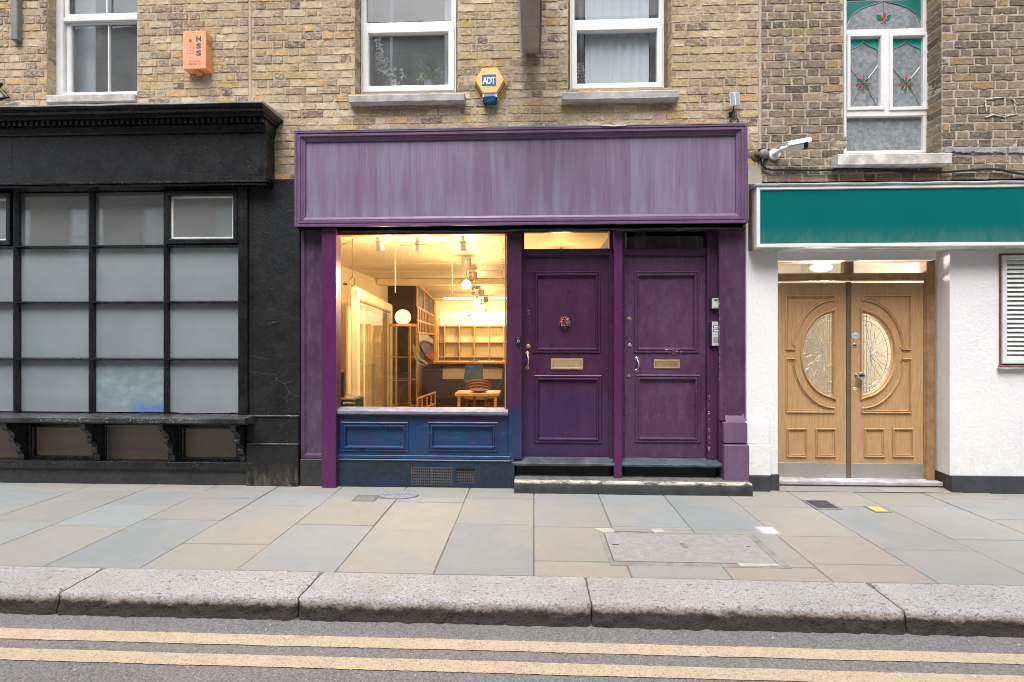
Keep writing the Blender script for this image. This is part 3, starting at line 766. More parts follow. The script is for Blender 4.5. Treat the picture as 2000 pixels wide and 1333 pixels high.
for (pts) in ([(735,80),(742,100),(752,115),(748,135),(765,150),(775,178)], [(728,102),(745,118),(735,132)], [(740,140),(760,145),(780,135),(786,150)], [(745,60),(738,90),(745,110)], [(765,150),(772,165),(780,175)]):
    P3 = [Vector((PX(a_, .4), .4+rnd(-.02,.02), PZ(b_, a_, .4))) for a_, b_ in pts]
    mb.tube(P3, .003, 5)
    for p, q in zip(P3, P3[1:]):
        for i in range(9):
            c = p.lerp(q, rnd(0,1))+Vector((rnd(-.025,.025), rnd(-.02,.02), rnd(-.025,.025)))
            for j in range(3): leaf_pts(mf, c, (rnd(-1,1), rnd(-.4,.4), rnd(-1,1)), rnd(.015,.035), .009)
mb.build('twig', 'twig', t); mf.build('blossom', 'flower_white', t)
t = thing('small_christmas_tree', (PX(1134,.34), .34, z3), 'tiny silvery tree in a striped pot at the window corner', 'plant')
mf = MB(); bx = PX(1134,.34); bz = PZ(165,1134,.34)
for i in range(160):
    h = rnd(0, 1); r_ = .055*(1-h)+.008; a = rnd(0,6.28); leaf_pts(mf, (bx+r_*math.cos(a)*.6, .34+r_*math.sin(a)*.5, bz+h*.22), (math.cos(a), math.sin(a), .3), .03, .004)
mf.build('foliage', 'flower_white', t)
mb = MB(); mb.lathe((bx, .34, bz-.055), (0,0,1), [(0,.025),(.055,.034)], 14); mb.build('pot', 'berry_pink', t)
# W4 stained casement window
Y = .2
x0, x1 = PX(1648,Y), PX(1814,Y); zb = PZ(300,1730,Y); W4 = rframe(x0, x1, zb, PZ(-62,1730,Y), .032, Y, Y+.07).build('window', 'white_pvc', br)
mb = MB()
for ya, yb in ((57,72),(214,228)): mb.box(x0+.02, x1-.02, Y-.004, Y+.05, PZ(yb,1730,Y), PZ(ya,1730,Y), .005)
mb.box(PX(1722,Y), PX(1736,Y), Y-.003, Y+.05, PZ(222,1730,Y), PZ(64,1730,Y), .004)
mb.box(x1-.055, x1-.02, Y-.002, Y+.05, zb, 5.2, .003)
mb.build('transom', 'white_pvc', W4)
PAT = []
def stained(name, pa, pb, ya, yb, frame, kind):
    X0, X1, Z0, Z1 = rect(pa, pb, ya, yb, Y+.03)
    if frame:
        wd = .036; rframe(X0-wd, X1+wd, Z0-wd, Z1+wd, wd, Y-.016, Y+.04).build(name, 'white_pvc', W4)
    pane(W4, X0-.01, X1+.01, Z0-.01, Z1+.01, Y+.032, 'rain', 'pane')
    if not kind: return
    yy = Y+.029; cx = (X0+X1)/2; Wd = X1-X0; H = Z1-Z0
    def ogee(k):   # right half from apex to side
        if kind == 'top': pts = [(0,1.0),(.12,.94),(.35,.86),(.65,.72),(.88,.50),(.985,.22),(1.0,.10)]
        else: pts = [(0,.975),(.15,.93),(.40,.895),(.75,.865),(.95,.83),(1.0,.80)]
        return pts
    og = ogee(0)
    for sg in (-1, 1):
        poly = [(cx+sg*u*Wd/2, Z0+v*H) for u, v in og]
        mb = MB(); mb.prism(poly+[(cx+sg*Wd/2, Z1), (cx, Z1)] if kind == 'pair' else poly+[(cx+sg*Wd/2, Z1+.0), (cx, Z1+.0)], yy, yy+.001)
        mb.build('coloured_glass', 'teal' if kind == 'pair' else 'teal_dark', W4)
    cm = MB()
    for sg in (-1, 1): cm.tube([(cx+sg*u*Wd/2, yy-.001, Z0+v*H) for u, v in og], .0035, 5)
    petals = MB(); petg = MB(); core = MB()
    def petal(mb, c, a, L, Wp):
        d = (math.sin(a), math.cos(a)); s_ = (d[1], -d[0]); pts = []
        for t_, w_ in ((.12,0),(.35,.8),(.55,1),(.8,.6),(1,0),(.8,-.6),(.55,-1),(.35,-.8)):
            pts.append((c[0]+d[0]*L*t_+s_[0]*Wp*w_, c[1]+d[1]*L*t_+s_[1]*Wp*w_))
        mb.prism(pts, yy-.001, yy+.0005)
        cm.tube([(p[0], yy-.0015, p[1]) for p in pts], .0016, 4, True)
    if kind == 'pair':
        c = (cx, Z0+.35*H)
        for k in range(4): petal(petals, c, k*math.pi/2, .078 if k % 2 else .085, .016)
        for k in range(4): petal(petg, c, math.pi/4+k*math.pi/2, .082, .017)
        core.prism([(c[0]+.014*math.cos(q*.628), c[1]+.014*math.sin(q*.628)) for q in range(10)], yy-.003, yy)
        core.build('coloured_glass', 'blue_glass', W4)
        for sx in (-1,1):
            cm.tube([(c[0]+sx*.05, yy-.001, c[1]+.06), (cx+sx*Wd/2, yy-.001, Z0+.62*H)], .0028, 5)
            cm.tube([(c[0]+sx*.05, yy-.001, c[1]-.06), (cx+sx*Wd/2, yy-.001, Z0)], .0028, 5)
    else:
        c = (cx+.0, Z0+.22*H)
        petal(petals, (c[0], c[1]-.0), 0, .10, .022)
        for sg in (-1,1): petal(petg, (c[0]+sg*.012, c[1]+.01), sg*.75, .09, .022); petal(petals, (c[0], c[1]+.02), math.pi+sg*.6, .04, .008)
        cm.tube([(cx, yy-.001, c[1]+.1), (cx, yy-.001, Z1)], .0025, 5)
    petals.build('coloured_glass', 'red_glass', W4); petg.build('coloured_glass', 'green_glass', W4); cm.build('lead_came', 'came', W4)
stained('top_light', 1655, 1798, 2, 55, False, 'top')
stained('casement', 1657, 1715, 77, 212, True, 'pair')
stained('casement', 1739, 1800, 76, 212, True, 'pair')
stained('bottom_light', 1653, 1803, 229, 292, False, None)
mb = MB(); mb.box(x1+.001, x1+.032, Y-.02, Y+.06, zb, 5.6, .004); mb.build('outer_frame', 'maroon', br)
mb = MB(); mb.box(x0, x1+.03, Y, Y+.06, PZ(-62,1730,Y), 5.65, .004); mb.build('window_head', 'white_pvc', br)
room_box(W4, x0-.3, x1+.3, zb-.1, 5.6, Y+.075, 2.2)
sill(br, 1637, 1859, 299, 322, 'white_sill', .12)
# flaking cement band right of the sill, painted remnants
mb = MB()
for i in range(26):
    xa = PX(1845+i*6.2); xb = PX(1845+(i+1)*6.2+.3); zc = PZ(292+i*.15, 1900); h0 = .022+.014*noise.noise(Vector((i*.5,0,0))); h1 = .03+.02*noise.noise(Vector((i*.7,3,0)))
    if 19 <= i <= 19: continue
    mb.box(xa, xb, -.016, .0, zc-h1, zc+h0, .003)
mb.build('cement_patch', 'lead', br)
mb = MB()
for pa, ya, pb, yb in ((1923,196,1960,192),(1923,196,1925,218),(1975,193,1984,205),(1922,230,1940,226),(1941,226,1962,231),(1964,229,1986,224),(1980,205,1983,222)):
    mb.tube([(PX(pa+(pb-pa)*q/5)+rnd(-.004,.004), -.009, PZ(ya+(yb-ya)*q/5, pa)+rnd(-.006,.006)) for q in range(6)], [rnd(.003,.009) for q in range(6)], 5)
mb.build('paint_trace', 'white_sill', br)
mb = MB(); mb.prism([(PX(1459),PZ(430,1470)),(PX(1485),PZ(430,1470)),(PX(1487),PZ(345,1470)),(PX(1479),PZ(327,1470)),(PX(1466),PZ(322,1470)),(PX(1459),PZ(318,1470))], -.02, .0); mb.build('cement_patch', 'cement', br)
mb = MB()
for pa, ya, r_ in ((1625,275,.06),(1640,283,.07),(1632,293,.06),(1618,300,.05),(1645,270,.05)):
    mb.ball((PX(pa), .022, PZ(ya,pa)), r_*1.1, 12, (1.1,.45,.7))
mb.build('cement_patch', 'cement', br)
# cement patch between left and middle shopfronts
mb = MB(); mb.box(PX(540), PX(582), -.004, .05, PZ(352,560), PZ(322,560), .01); mb.build('cement_patch', 'cement', bm_)
# lead flashing over purple fascia
# ================================================================== black shopfront
bs = thing('shopfront', (PX(200), -.1, 0), 'black painted shopfront with gridded frosted window and dentil cornice', 'shopfront')
X0 = XL; YF = -.17
xe = PX(520, YF)
zf0, zf1 = PZ(357, 300, YF), PZ(263, 300, YF)
mb = MB(); mb.box(X0, xe, YF, .0, zf0, zf1+.1, .004); bxx = PX(24, YF); mb.box(bxx-.002, bxx+.002, YF-.001, YF, zf0, zf1, .0005)
mb.build('fascia', 'black', bs)
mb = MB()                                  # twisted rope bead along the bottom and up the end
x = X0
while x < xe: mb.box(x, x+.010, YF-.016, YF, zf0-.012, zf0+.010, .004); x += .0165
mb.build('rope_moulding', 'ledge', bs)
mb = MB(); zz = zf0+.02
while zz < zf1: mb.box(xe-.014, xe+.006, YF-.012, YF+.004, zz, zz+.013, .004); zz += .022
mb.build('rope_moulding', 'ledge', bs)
# cornice: stepped profile swept along x with a return at the end
zc1 = PZ(203, 300, -.36)
prof = [(-.17, zf1-.0), (-.19, zf1+.0), (-.19, zf1+.022), (-.205, zf1+.028), (-.205, zf1+.052), (-.22, zf1+.058), (-.22, zf1+.108), (-.285, zf1+.116), (-.29, zf1+.134), (-.34, zf1+.142), (-.36, zf1+.156), (-.395, zf1+.164), (-.41, zf1+.19)]
zt = zf1+.19
vs = []; n = len(prof)
for y, z in prof: vs += [(X0, y, z), (xe+(-y-.17)*.34, y, z), (xe+(-y-.17)*.34, .0, z)]
fs = []
for i in range(n-1):
    for k in range(2): a = i*3+k; fs.append((a, a+1, a+4, a+3))
mb = MB(); mb.add(vs, fs); mb.build('cornice', 'black', bs)
mb = MB(); x = X0+.01
while x < xe-.02:
    mb.box(x, x+.034, -.27, -.219, zf1+.068, zf1+.112, .003); x += .058
mb.build('dentil', 'black', bs)
mb = MB(); N = 60                              # lead capping on the cornice, slightly dented
vs = []
xr = xe+(.41-.17)*.34+.01
for i in range(N+1):
    x = X0+(xr-X0)*i/N; j = noise.noise(Vector((x*3, 0, 0)))*.006
    vs += [(x, -.42+j*.4, zt-.004+j), (x, -.42, zt+.010+j), (x, -.25, zt+.022+j*.5), (x, .0, zt+.04), (x, .0, zt-.004)]
fs = [(i*5+k, i*5+5+k, i*5+5+(k+1) % 5, i*5+(k+1) % 5) for i in range(N) for k in range(5)]+[(0,1,2,3,4), tuple(range(N*5, N*5+5))]
mb.add(vs, fs); mb.build('lead_capping', 'lead', bs)
mb = MB(); mb.box(X0, xe-.01, -.16, .0, zf0-.03, zf0-.012, .003); mb.build('soffit', 'black', bs)
# right pilaster (rendered)
xa, xb = PX(488), PX(588)
zl = PZ(812, 540, -.05); zp = PZ(868, 540, -.08)
mb = MB(); mb.box(xa, xb, -.03, .06, zl, PZ(352, 540), .006)
mb.box(xa, xb, -.055, .06, zp, zl-.02, .006); mb.box(xa-.0, xb, -.075, .06, -.02, zp-.006, .01)
mb.build('pilaster', 'black_render', bs)
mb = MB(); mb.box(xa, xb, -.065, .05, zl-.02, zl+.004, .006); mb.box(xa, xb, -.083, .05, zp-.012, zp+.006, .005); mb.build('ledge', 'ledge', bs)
# main window
YW = -.03
ztop = PZ(372, 240, YW); zbot = PZ(808, 240, YW)
def hz(py, Y=YW): return PZ(py, 240, Y)
mb = MB()
mb.box(X0, PX(486,YW), YW-.02, .06, ztop+.0, zf0-.01, .004)               # head
mb.box(PX(468,YW), PX(486,YW), YW-.03, .06, hz(812), ztop, .004)          # right stile
mb.box(PX(486,YW-.0), PX(491,YW), -.02, .06, hz(812), ztop, .003)
mb.box(X0, PX(468,YW), YW-.02, .06, hz(818), zbot, .004)
mb.build('window_frame', 'black', bs)
cols = [PX(30-147.0*k, YW) for k in range(6, 0, -1)]+[PX(30,YW), PX(177,YW), PX(323,YW)]
rows = [hz(481), hz(591), hz(702)]
mb = MB()
def bar(mb, a, b, c, d, vertical):
    # glazing bar with chamfered nose
    if vertical: mb.prismz([(a, .02), (a, YW+.012), ((a+b)/2-.006, YW-.018), ((a+b)/2+.006, YW-.018), (b, YW+.012), (b, .02)], c, d)
    else: mb.prismx([(.02, c), (YW+.012, c), (YW-.015, (c+d)/2-.006), (YW-.015, (c+d)/2+.006), (YW+.012, d), (.02, d)], a, b)
for c in cols: bar(mb, c-.021, c+.021, zbot, ztop, True)
for r_ in rows: bar(mb, X0, PX(468,YW), r_-.016, r_+.016, False)
mb.build('glazing_bars', 'black', bs)
gx = cols+[PX(468,YW)]; gz = [zbot]+rows[::-1]+[ztop]
YG = .012
for i in range(len(gx)-1):
    for j in range(4):
        a, b, c, d = gx[i]+.012, gx[i+1]-.012, gz[j]+.01, gz[j+1]-.01
        if i == len(gx)-2 and j == 3: continue
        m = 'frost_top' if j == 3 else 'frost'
        if i == len(gx)-3 and j == 0: m = 'frost_blue'
        mb = MB(); t1 = rnd(-.0004,.0004); t2 = rnd(-.0004,.0004); mb.add([(a,YG+t1,c),(b,YG,c),(b,YG+t2,d),(a,YG,d)], [(0,1,2,3)])
        q = mb.build('pane', m, bs)
        if m == 'frost_blue': q['label'] = 'pane with bluish stain along its bottom'
        # thin white reveal of old putty
# opening casements
def casement(pa, pb, full=True):
    xa, xb = PX(pa, YW), PX(pb, YW); za, zb_ = hz(478), hz(376)
    w = rframe(xa, xb, za, zb_, .05, YW-.035, YW+.02, b=.006).build('casement', 'black', bs)
    mb = rframe(xa+.05, xb-.05, za+.05, zb_-.05, .018, YW-.006, YW+.015, b=.001); mb.build('putty_edge', 'white_wood', w)
    pane(w, xa+.06, xb-.06, za+.06, zb_-.06, YW+.010, 'frost_top'); return w
casement(326, 467); casement(-124, 25)
# ledge board on brackets
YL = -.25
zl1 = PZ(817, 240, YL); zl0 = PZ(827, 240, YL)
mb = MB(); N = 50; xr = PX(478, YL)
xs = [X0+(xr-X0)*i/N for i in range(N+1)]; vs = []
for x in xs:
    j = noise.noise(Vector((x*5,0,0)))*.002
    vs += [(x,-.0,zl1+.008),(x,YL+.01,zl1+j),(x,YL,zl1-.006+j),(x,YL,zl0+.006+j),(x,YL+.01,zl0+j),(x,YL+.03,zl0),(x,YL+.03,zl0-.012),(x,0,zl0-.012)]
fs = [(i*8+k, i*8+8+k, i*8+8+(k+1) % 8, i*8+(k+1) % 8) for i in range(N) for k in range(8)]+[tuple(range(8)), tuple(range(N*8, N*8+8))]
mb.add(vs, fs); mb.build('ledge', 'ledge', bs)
# lower lights
Y0 = .02
zb1 = PZ(831, 240, Y0); zb0 = PZ(899, 240, Y0)
zr0 = PZ(917, 240, -.08); zr1 = PZ(902, 240, -.08)
mb = MB(); mb.box(X0, PX(490,-.08), -.08, .05, zr0, zr1, .005); mb.build('bottom_rail', 'black', bs)
mb = MB(); mb.box(X0, PX(490,-.05), -.05, .06, -.03, zr0, .005); mb.build('plinth', 'granite_black', bs)
bpx = [205-147*k for k in range(6, 0, -1)]+[205, 350, 486]
mb = MB(); mb.box(X0, PX(490,Y0), Y0-.005, .07, zb1, zl0, .003)
for p in bpx: c = PX(p-6, Y0); mb.box(c-.075, c+.055, Y0-.02, .07, zr1-.01, zb1+.01, .004)
mb.build('panel_frame', 'black', bs)
for p, q in zip(bpx, bpx[1:]):
    a, b = PX(p-6, Y0)+.055, PX(q-6, Y0)-.075
    mb = MB(); mb.add([(a-.02,Y0+.03,zr1-.02),(b+.02,Y0+.03,zr1-.02),(b+.02,Y0+.03,zb1+.02),(a-.02,Y0+.03,zb1+.02)], [(0,1,2,3)]); g = mb.build('lower_light', 'blind', bs)
    if p in (350, 58-0): 
        mb = rframe(a-.002, b+.002, zr1-.002, zb1, .028, Y0-.012, Y0+.028); mb.build('light_frame', 'black', g)
    mb = MB(); mb.box(a, a+.008, Y0-.0, Y0+.028, zr1, zb1, .001); mb.build('putty_edge', 'sill_paint', g)
# S shaped brackets
prof = [(0,0),(-.055,.0),(-.06,.03),(-.085,.055),(-.10,.085),(-.09,.10),(-.085,.118),(-.115,.14),(-.155,.155),(-.165,.175),(-.15,.19),(-.148,.205),(-.165,.235),(-.20,.262),(-.228,.275),(-.236,.30),(-.236,.325),(0,.325)]
hb = (zl0-.012-zr1-.03)/.325
for p in bpx:
    c = PX(p-6, 0)
    mb = MB(); mb.prismx([(y, zr1+.03+z*hb) for y, z in prof], c-.028, c+.028); mb.box(c-.03, c+.03, -.06, .0, zr1, zr1+.04, .004)
    mb.build('bracket', 'black', bs)
mb = MB(); mb.prism([(X0,0),(PX(490),0),(PX(490),PZ(812,400)),(X0,PZ(812,400))], .09, .12); mb.build('backing', 'dark', bs)
mb = MB(); mb.box(X0, PX(586), .07, .10, zbot, PZ(212,300), .01); mb.build('backing', 'dark', bs)

# ================================================================== purple shopfront
ps = thing('shopfront', (PX(1018), -.05, 0), 'purple shopfront with streaky blank fascia, lit display window and two doors', 'shopfront')
YF = -.15
x0, x1, z0, z1 = rect(575, 1460, 252, 440, YF)
z0 = PZ(440, 1000, YF); z1 = PZ(249, 1000, YF)
zfb = z0
mb = MB(); mb.frame(x0, x1, z0, z1, [(0, .0), (0, YF), (.004, YF-.004), (.022, YF-.004), (.026, YF+.004), (.034, YF+.004), (.038, YF-.002), (.056, YF-.002), (.062, YF+.012), (.074, YF+.012), (.080, YF+.02), (.098, YF+.026), (.102, YF+.045)])
mb.build('fascia_moulding', 'lilac_trim', ps)
mb = MB(); nx, nz = 60, 10; vs = []
for j in range(nz+1):
    for i in range(nx+1):
        x = x0+.09+(x1-x0-.18)*i/nx; z = z0+.09+(z1-z0-.18)*j/nz
        b_ = noise.noise(Vector((x*1.4, z*2, 0)))*.004 + (max(0, 1-j/1.6)*.010*(.5+noise.noise(Vector((x*5,1,0)))))
        vs.append((x, YF+.042-b_, z))
mb.add(vs, [(j*(nx+1)+i, j*(nx+1)+i+1, (j+1)*(nx+1)+i+1, (j+1)*(nx+1)+i) for j in range(nz) for i in range(nx)])
mb.build('fascia', 'fascia', ps, smooth='all')
mb = MB(); mb.box(x0+.002, x1-.002, YF+.01, .0, z0+.0, z0+.012, .002); mb.box(x0+.01, x1-.01, YF+.06, .0, z0+.02, z1-.01, .002); mb.build('soffit', 'dark', ps)
mb = MB(); N = 90; vs = []
for i in range(N+1):
    x = x0-.01+(x1-x0+.02)*i/N; j = noise.noise(Vector((x*4,0,1)))*.010+noise.noise(Vector((x*15,0,1)))*.005
    vs += [(x, YF-.006+j*.3, z1-.004), (x, YF-.008, z1+.006+j*.5), (x, YF+.04, z1+.024+j*.6), (x, -.02, z1+.045+j), (x, .004, z1+.062+j), (x, .004, z1-.004)]
mb.add(vs, [(i*6+k, i*6+6+k, i*6+6+(k+1) % 6, i*6+(k+1) % 6) for i in range(N) for k in range(6)]+[tuple(range(6)), tuple(range(N*6, N*6+6))])
mb.build('lead_flashing', 'lead', ps)
mb = MB(); a, b = PX(1172,YF), PX(1225,YF)
pts = [(a,z1-.004),(a+.06,z1+.010),(a+.12,z1+.000),(a+.2,z1+.008),(b-.06,z1+.002),(b,z1+.004),(b-.02,z1-.010),(b-.10,z1-.012),(a+.15,z1-.014),(a+.05,z1-.010)]
mb.prism(pts, YF-.014, YF-.010); mb.ball((PX(1020), -.07, z1+.045), .022, 10, (1.8,1,.5)); mb.build('peeling_paint', 'white_sill', ps)
# wavy black sheet under fascia
zs1 = z0+.002; zs0 = PZ(456, 900, .0)
mb = MB(); nx = 160; vs = []; xa = PX(640); xb = PX(1452)
for j in range(6):
    for i in range(nx+1):
        x = xa+(xb-xa)*i/nx; t_ = j/5
        y = -.03-.03*math.sin(t_*3.14)+.018*noise.noise(Vector((x*5.0, t_*2.2, 3)))
        vs.append((x, y, zs0+(zs1-zs0)*t_))
mb.add(vs, [(j*(nx+1)+i, j*(nx+1)+i+1, (j+1)*(nx+1)+i+1, (j+1)*(nx+1)+i) for j in range(5) for i in range(nx)])
mb.build('plastic_sheet', 'black_wet', ps, smooth='all')
ztb = PZ(447, 1000, 0)
# left pilaster with recessed panel
xa, xb = PX(588,-.02), PX(630,-.02)
mb = MB(); mb.box(xa, xb+.02, -.01, .1, PZ(893,600), zfb, .003)
mb.frame(xa, xb+.06, PZ(895,600), zfb+.05, [(0,.0),(0,-.024),(.004,-.028),(.035,-.028),(.04,-.022),(.046,-.020),(.052,-.010)])
mb.box(xa+.05, xb, -.012, .0, PZ(826,600), PZ(824,600), .001)
mb.build('pilaster', 'purple_pil', ps)
mb = MB(); mb.box(xa, xb+.03, -.045, .08, -.03, PZ(897,600,-.04), .006); mb.build('pilaster_base', 'granite_black', ps)
# bright post in front
YP = -.10
mb = MB(); mb.box(PX(628,YP), PX(656,YP), YP, YP+.07, -.01, zfb+.02, .004); mb.box(PX(628,YP)+.045, PX(628,YP)+.049, YP-.0006, YP+.001, 0, zfb, .0004)
mb.build('post', 'magenta', ps)
# right pilaster and its lilac base blocks
mb = MB(); mb.box(PX(1404), PX(1455), -.02, .15, PZ(822,1430), zfb+.03, .006); mb.box(PX(1414), PX(1448), -.028, -.015, PZ(822,1430), zfb, .004)
mb.build('pilaster', 'purple_worn', ps)
def blocks(pa, pb, par, mat, Yb=-.06):
    mb = MB(); a, b = PX(pa,Yb), PX(pb,Yb)
    zz = [PZ(q,(pa+pb)/2,Yb) for q in (868,826,818,808)]
    mb.box(a, b, Yb, .1, zz[0]-.006+.012, zz[1], .008); mb.box(a-.002, b+.012, Yb-.018, .1, .09 if mat == 'lilac' else PZ(932,1480,Yb), zz[0]-.004, .009)
    mb.prismx([(.05,zz[1]),(Yb-.002,zz[1]),(-.015,zz[3]),(.05,zz[3])], a+.02, b-.02)
    return mb.build('pilaster_base', mat, par)
blocks(1414, 1460, ps, 'lilac')
# window
YG = .05
xa, xb = PX(656,YG-.06), PX(988,YG-.06)
zw0 = PZ(799, 820, YG-.05); zw1 = PZ(459, 820, YG-.02)
mb = MB(); mb.box(xa-.03, xa+.012, -.04, .10, .32, zw1+.1, .004); mb.box(xa-.02, PX(990), -.02, .10, zw1, zfb+.02, .003)
mb.build('window_frame', 'purple', ps)
mb = MB(); mb.box(xa, PX(988), -.025, .08, zw1-.008, zw1, .002); mb.box(PX(987,-.0)-.006, PX(987)+.004, -.012, .08, zw0, zw1, .002); mb.build('window_bead', 'wood_in', ps)
pane(ps, xa, PX(990), zw0-.02, zw1+.01, YG, 'glass', 'display_glass')
xs0, xs1 = PX(656,-.07), PX(992,-.07)
zsl = PZ(799,820,-.02)
mb = MB(); N = 40; vs = []
P = [(.09,zsl+.004),(-.02,zsl),(-.055,zsl-.012),(-.07,zsl-.020),(-.07,zsl-.044),(-.06,zsl-.05),(-.035,zsl-.052),(-.035,zsl-.062),(.05,zsl-.062)]
for i in range(N+1):
    x = xs0+(xs1-xs0)*i/N
    for y, z in P: vs.append((x, y, z+noise.noise(Vector((x*7,y*20,z*20)))*.0015))
K = len(P); mb.add(vs, [(i*K+k, i*K+K+k, i*K+K+(k+1) % K, i*K+(k+1) % K) for i in range(N) for k in range(K)]+[tuple(range(K)), tuple(range(N*K, N*K+K))])
mb.build('window_sill', 'sill_paint', ps)
# stall riser
zr0, zr1 = PZ(890, 820, -.02), zsl-.06
xr0, xr1 = PX(656,-.02), PX(994,-.02)
def bolection(mb, pa, pb, ya, yb, Y, wd=.055):
    a, b, c, d = rect(pa, pb, ya, yb, Y)
    k = wd/.055
    mb.frame(a, b, c, d, [(0,Y+.002),(.001,Y-.008),(.008*k,Y-.014),(.015*k,Y-.013),(.019*k,Y-.004),(.028*k,Y-.006),(.036*k,Y-.018),(.044*k,Y-.016),(.052*k,Y+.004),(.055*k,Y+.014)])
    return a, b, c, d
mb = MB()
pan = []
for pa, pb in ((665,798),(835,973)):
    a, b, c, d = rect(pa, pb, 824, 883, -.02); pan.append((a+.05, b-.05, c+.05, d-.05))
mb.wall(xr0, xr1, zr0, zr1, -.02, pan, .03); mb.build('stall_riser', 'purple', ps)
for (pa, pb), h in zip(((665,798),(835,973)), pan):
    mb = MB(); bolection(mb, pa, pb, 824, 883, -.02, .062); mb.add([(h[0]-.01,-.004,h[2]-.01),(h[1]+.01,-.004,h[2]-.01),(h[1]+.01,-.004,h[3]+.01),(h[0]-.01,-.004,h[3]+.01)], [(0,1,2,3)])
    mb.build('panel', 'purple', ps)
mb = MB(); mb.box(xr0, xr1+.015, -.035, .05, zr0-.035, zr0+.002, .005); mb.box(xr0, xr1+.02, -.052, .05, zr0-.055, zr0-.035, .007); mb.build('bottom_rail', 'purple', ps)
mb = MB(); zpl = zr0-.052; gh = [(*[PX(q,-.04) for q in (803,884)], PZ(948,850,-.04), PZ(912,850,-.04)), (*[PX(q,-.04) for q in (890,927)], PZ(945,905,-.04), PZ(915,905,-.04))]
mb.wall(xr0, PX(1004), -.03, zpl, -.042, gh, .05); mb.build('plinth', 'plinth_blue', ps)
def airbrick(h, y, nx, nz, split):
    mb = MB(); holes = []
    a, b, c, d = h
    n_ = 0
    for s_ in range(split):
        u0 = a+(b-a)*s_/split+.008; u1 = a+(b-a)*(s_+1)/split-.008
        for i in range(nx):
            for j in range(nz):
                px_ = u0+(u1-u0)*(i+.25)/nx; pz_ = c+.008+(d-c-.016)*(j+.2)/nz
                holes.append((px_, px_+(u1-u0)/nx*.55, pz_, pz_+(d-c-.016)/nz*.5))
    mb.wall(a, b, c, d, y, holes, .02); mb.add([(a,y+.02,c),(b,y+.02,c),(b,y+.02,d),(a,y+.02,d)], [(0,1,2,3)])
    return mb
airbrick(gh[0], -.047, 9, 6, 2).build('air_brick', 'iron_dark', ps); airbrick(gh[1], -.02, 9, 5, 1).build('air_brick', 'iron_dark', ps)
# mullion between window and door, door posts, transoms
YD = .10                                     # door face plane
zth = PZ(893, 1110, YD)                      # threshold top
zdt = PZ(500, 1110, YD)                      # door top
zf_0, zf_1 = PZ(487, 1110, YD), PZ(454, 1110, YD)
mb = MB(); mb.box(PX(989,-.02), PX(1019,-.02), -.02, .14, PZ(898,1003,-.02), zfb+.02, .004); mb.box(PX(1004,-.02), PX(1006,-.02), -.024, -.016, .3, zfb, .002)
mb.build('mullion', 'purple', ps)
mb = MB(); mb.box(PX(989,-.03), PX(1005,-.03), -.04, .1, -.02, PZ(898,1003,-.02), .006); mb.build('mullion_base', 'granite_black', ps)
mb = MB(); mb.box(PX(1199,-.03), PX(1215,-.03), -.04, .03, .112, zfb+.02, .004); mb.build('post', 'magenta', ps)
mb = MB()
for a, b in ((1019,1024),(1190,1199),(1213,1220),(1380,1406)):
    mb.box(PX(a,YD-.03), PX(b,YD-.03), YD-.04 if a != 1380 else YD-.05, YD+.06, zth-.02, zfb, .004)
    if a == 1380: mb.box(PX(1401,YD-.05), PX(1409,YD-.05), .0, YD+.0, zth-.02, zfb, .004)
mb.build('door_frame', 'purple', ps)
mb = MB()
for a, b in ((1021,1192),(1217,1382)):
    mb.box(PX(a,YD), PX(b,YD), YD-.03, YD+.05, zdt, zf_0, .005); mb.box(PX(a,YD), PX(b,YD), YD-.025, YD+.05, zf_1, zfb, .005)
    mb.box(PX(a,YD)+.01, PX(b,YD)-.01, YD-.018, YD, zdt-.012, zdt, .003)
mb.build('transom', 'purple', ps)
pane(ps, PX(1018,YD), PX(1192,YD), zf_0-.01, zf_1+.01, YD+.01, 'glass', 'fanlight')
q = pane(ps, PX(1215,YD), PX(1381,YD), zf_0-.01, zf_1+.01, YD+.01, 'glass_dark', 'fanlight')
def pdoor(pa, pb, up, lo, mat, lab):
    a, b = PX(pa,YD), PX(pb,YD)
    d = MB()
    U = rect(up[0], up[1], up[2], up[3], YD); L = rect(lo[0], lo[1], lo[2], lo[3], YD)
    hs = [(U[0]+.045,U[1]-.045,U[2]+.045,U[3]-.045),(L[0]+.045,L[1]-.045,L[2]+.045,L[3]-.045)]
    d.wall(a, b, zth+.004, zdt-.004, YD, hs, .02)
    for h in hs: d.add([(h[0]-.01,YD+.012,h[2]-.01),(h[1]+.01,YD+.012,h[2]-.01),(h[1]+.01,YD+.012,h[3]+.01),(h[0]-.01,YD+.012,h[3]+.01)], [(0,1,2,3)])
    o = d.build('door', mat, ps); o['label'] = lab
    for r_ in (up, lo):
        mb = MB(); bolection(mb, r_[0], r_[1], r_[2], r_[3], YD, .056); mb.build('panel_moulding', mat, o)
    return o
d1 = pdoor(1023, 1191, (1040,1173,530,690), (1043,1175,733,866), 'purple', 'glossy dark purple door with a small flower cluster and wide brass letterbox')
d2 = pdoor(1219, 1380, (1238,1365,530,690), (1240,1368,732,865), 'purple_worn', 'chipped faded purple door with a narrow letterbox')
def letterbox(par, pa, pb, ya, yb, m1, m2):
    a, b, c, d = rect(pa, pb, ya, yb, YD-.006)
    mb = MB(); mb.frame(a, b, c, d, [(0,YD),(0,YD-.006),(.002,YD-.008),(.020 if pb-pa>55 else .013,YD-.008),(.024 if pb-pa>55 else .017,YD-.002)])
    o = mb.build('letterbox', m1, par)
    t_ = .026 if pb-pa > 55 else .019
    mb = MB(); mb.box(a+t_, b-t_, YD-.006, YD-.001, c+t_*.8, d-t_*.8, .0015); mb.build('flap', m2, par)
letterbox(d1, 1076, 1139, 701, 722, 'brass', 'brass'); letterbox(d2, 1277, 1328, 703, 720, 'brass', 'brass_dull')
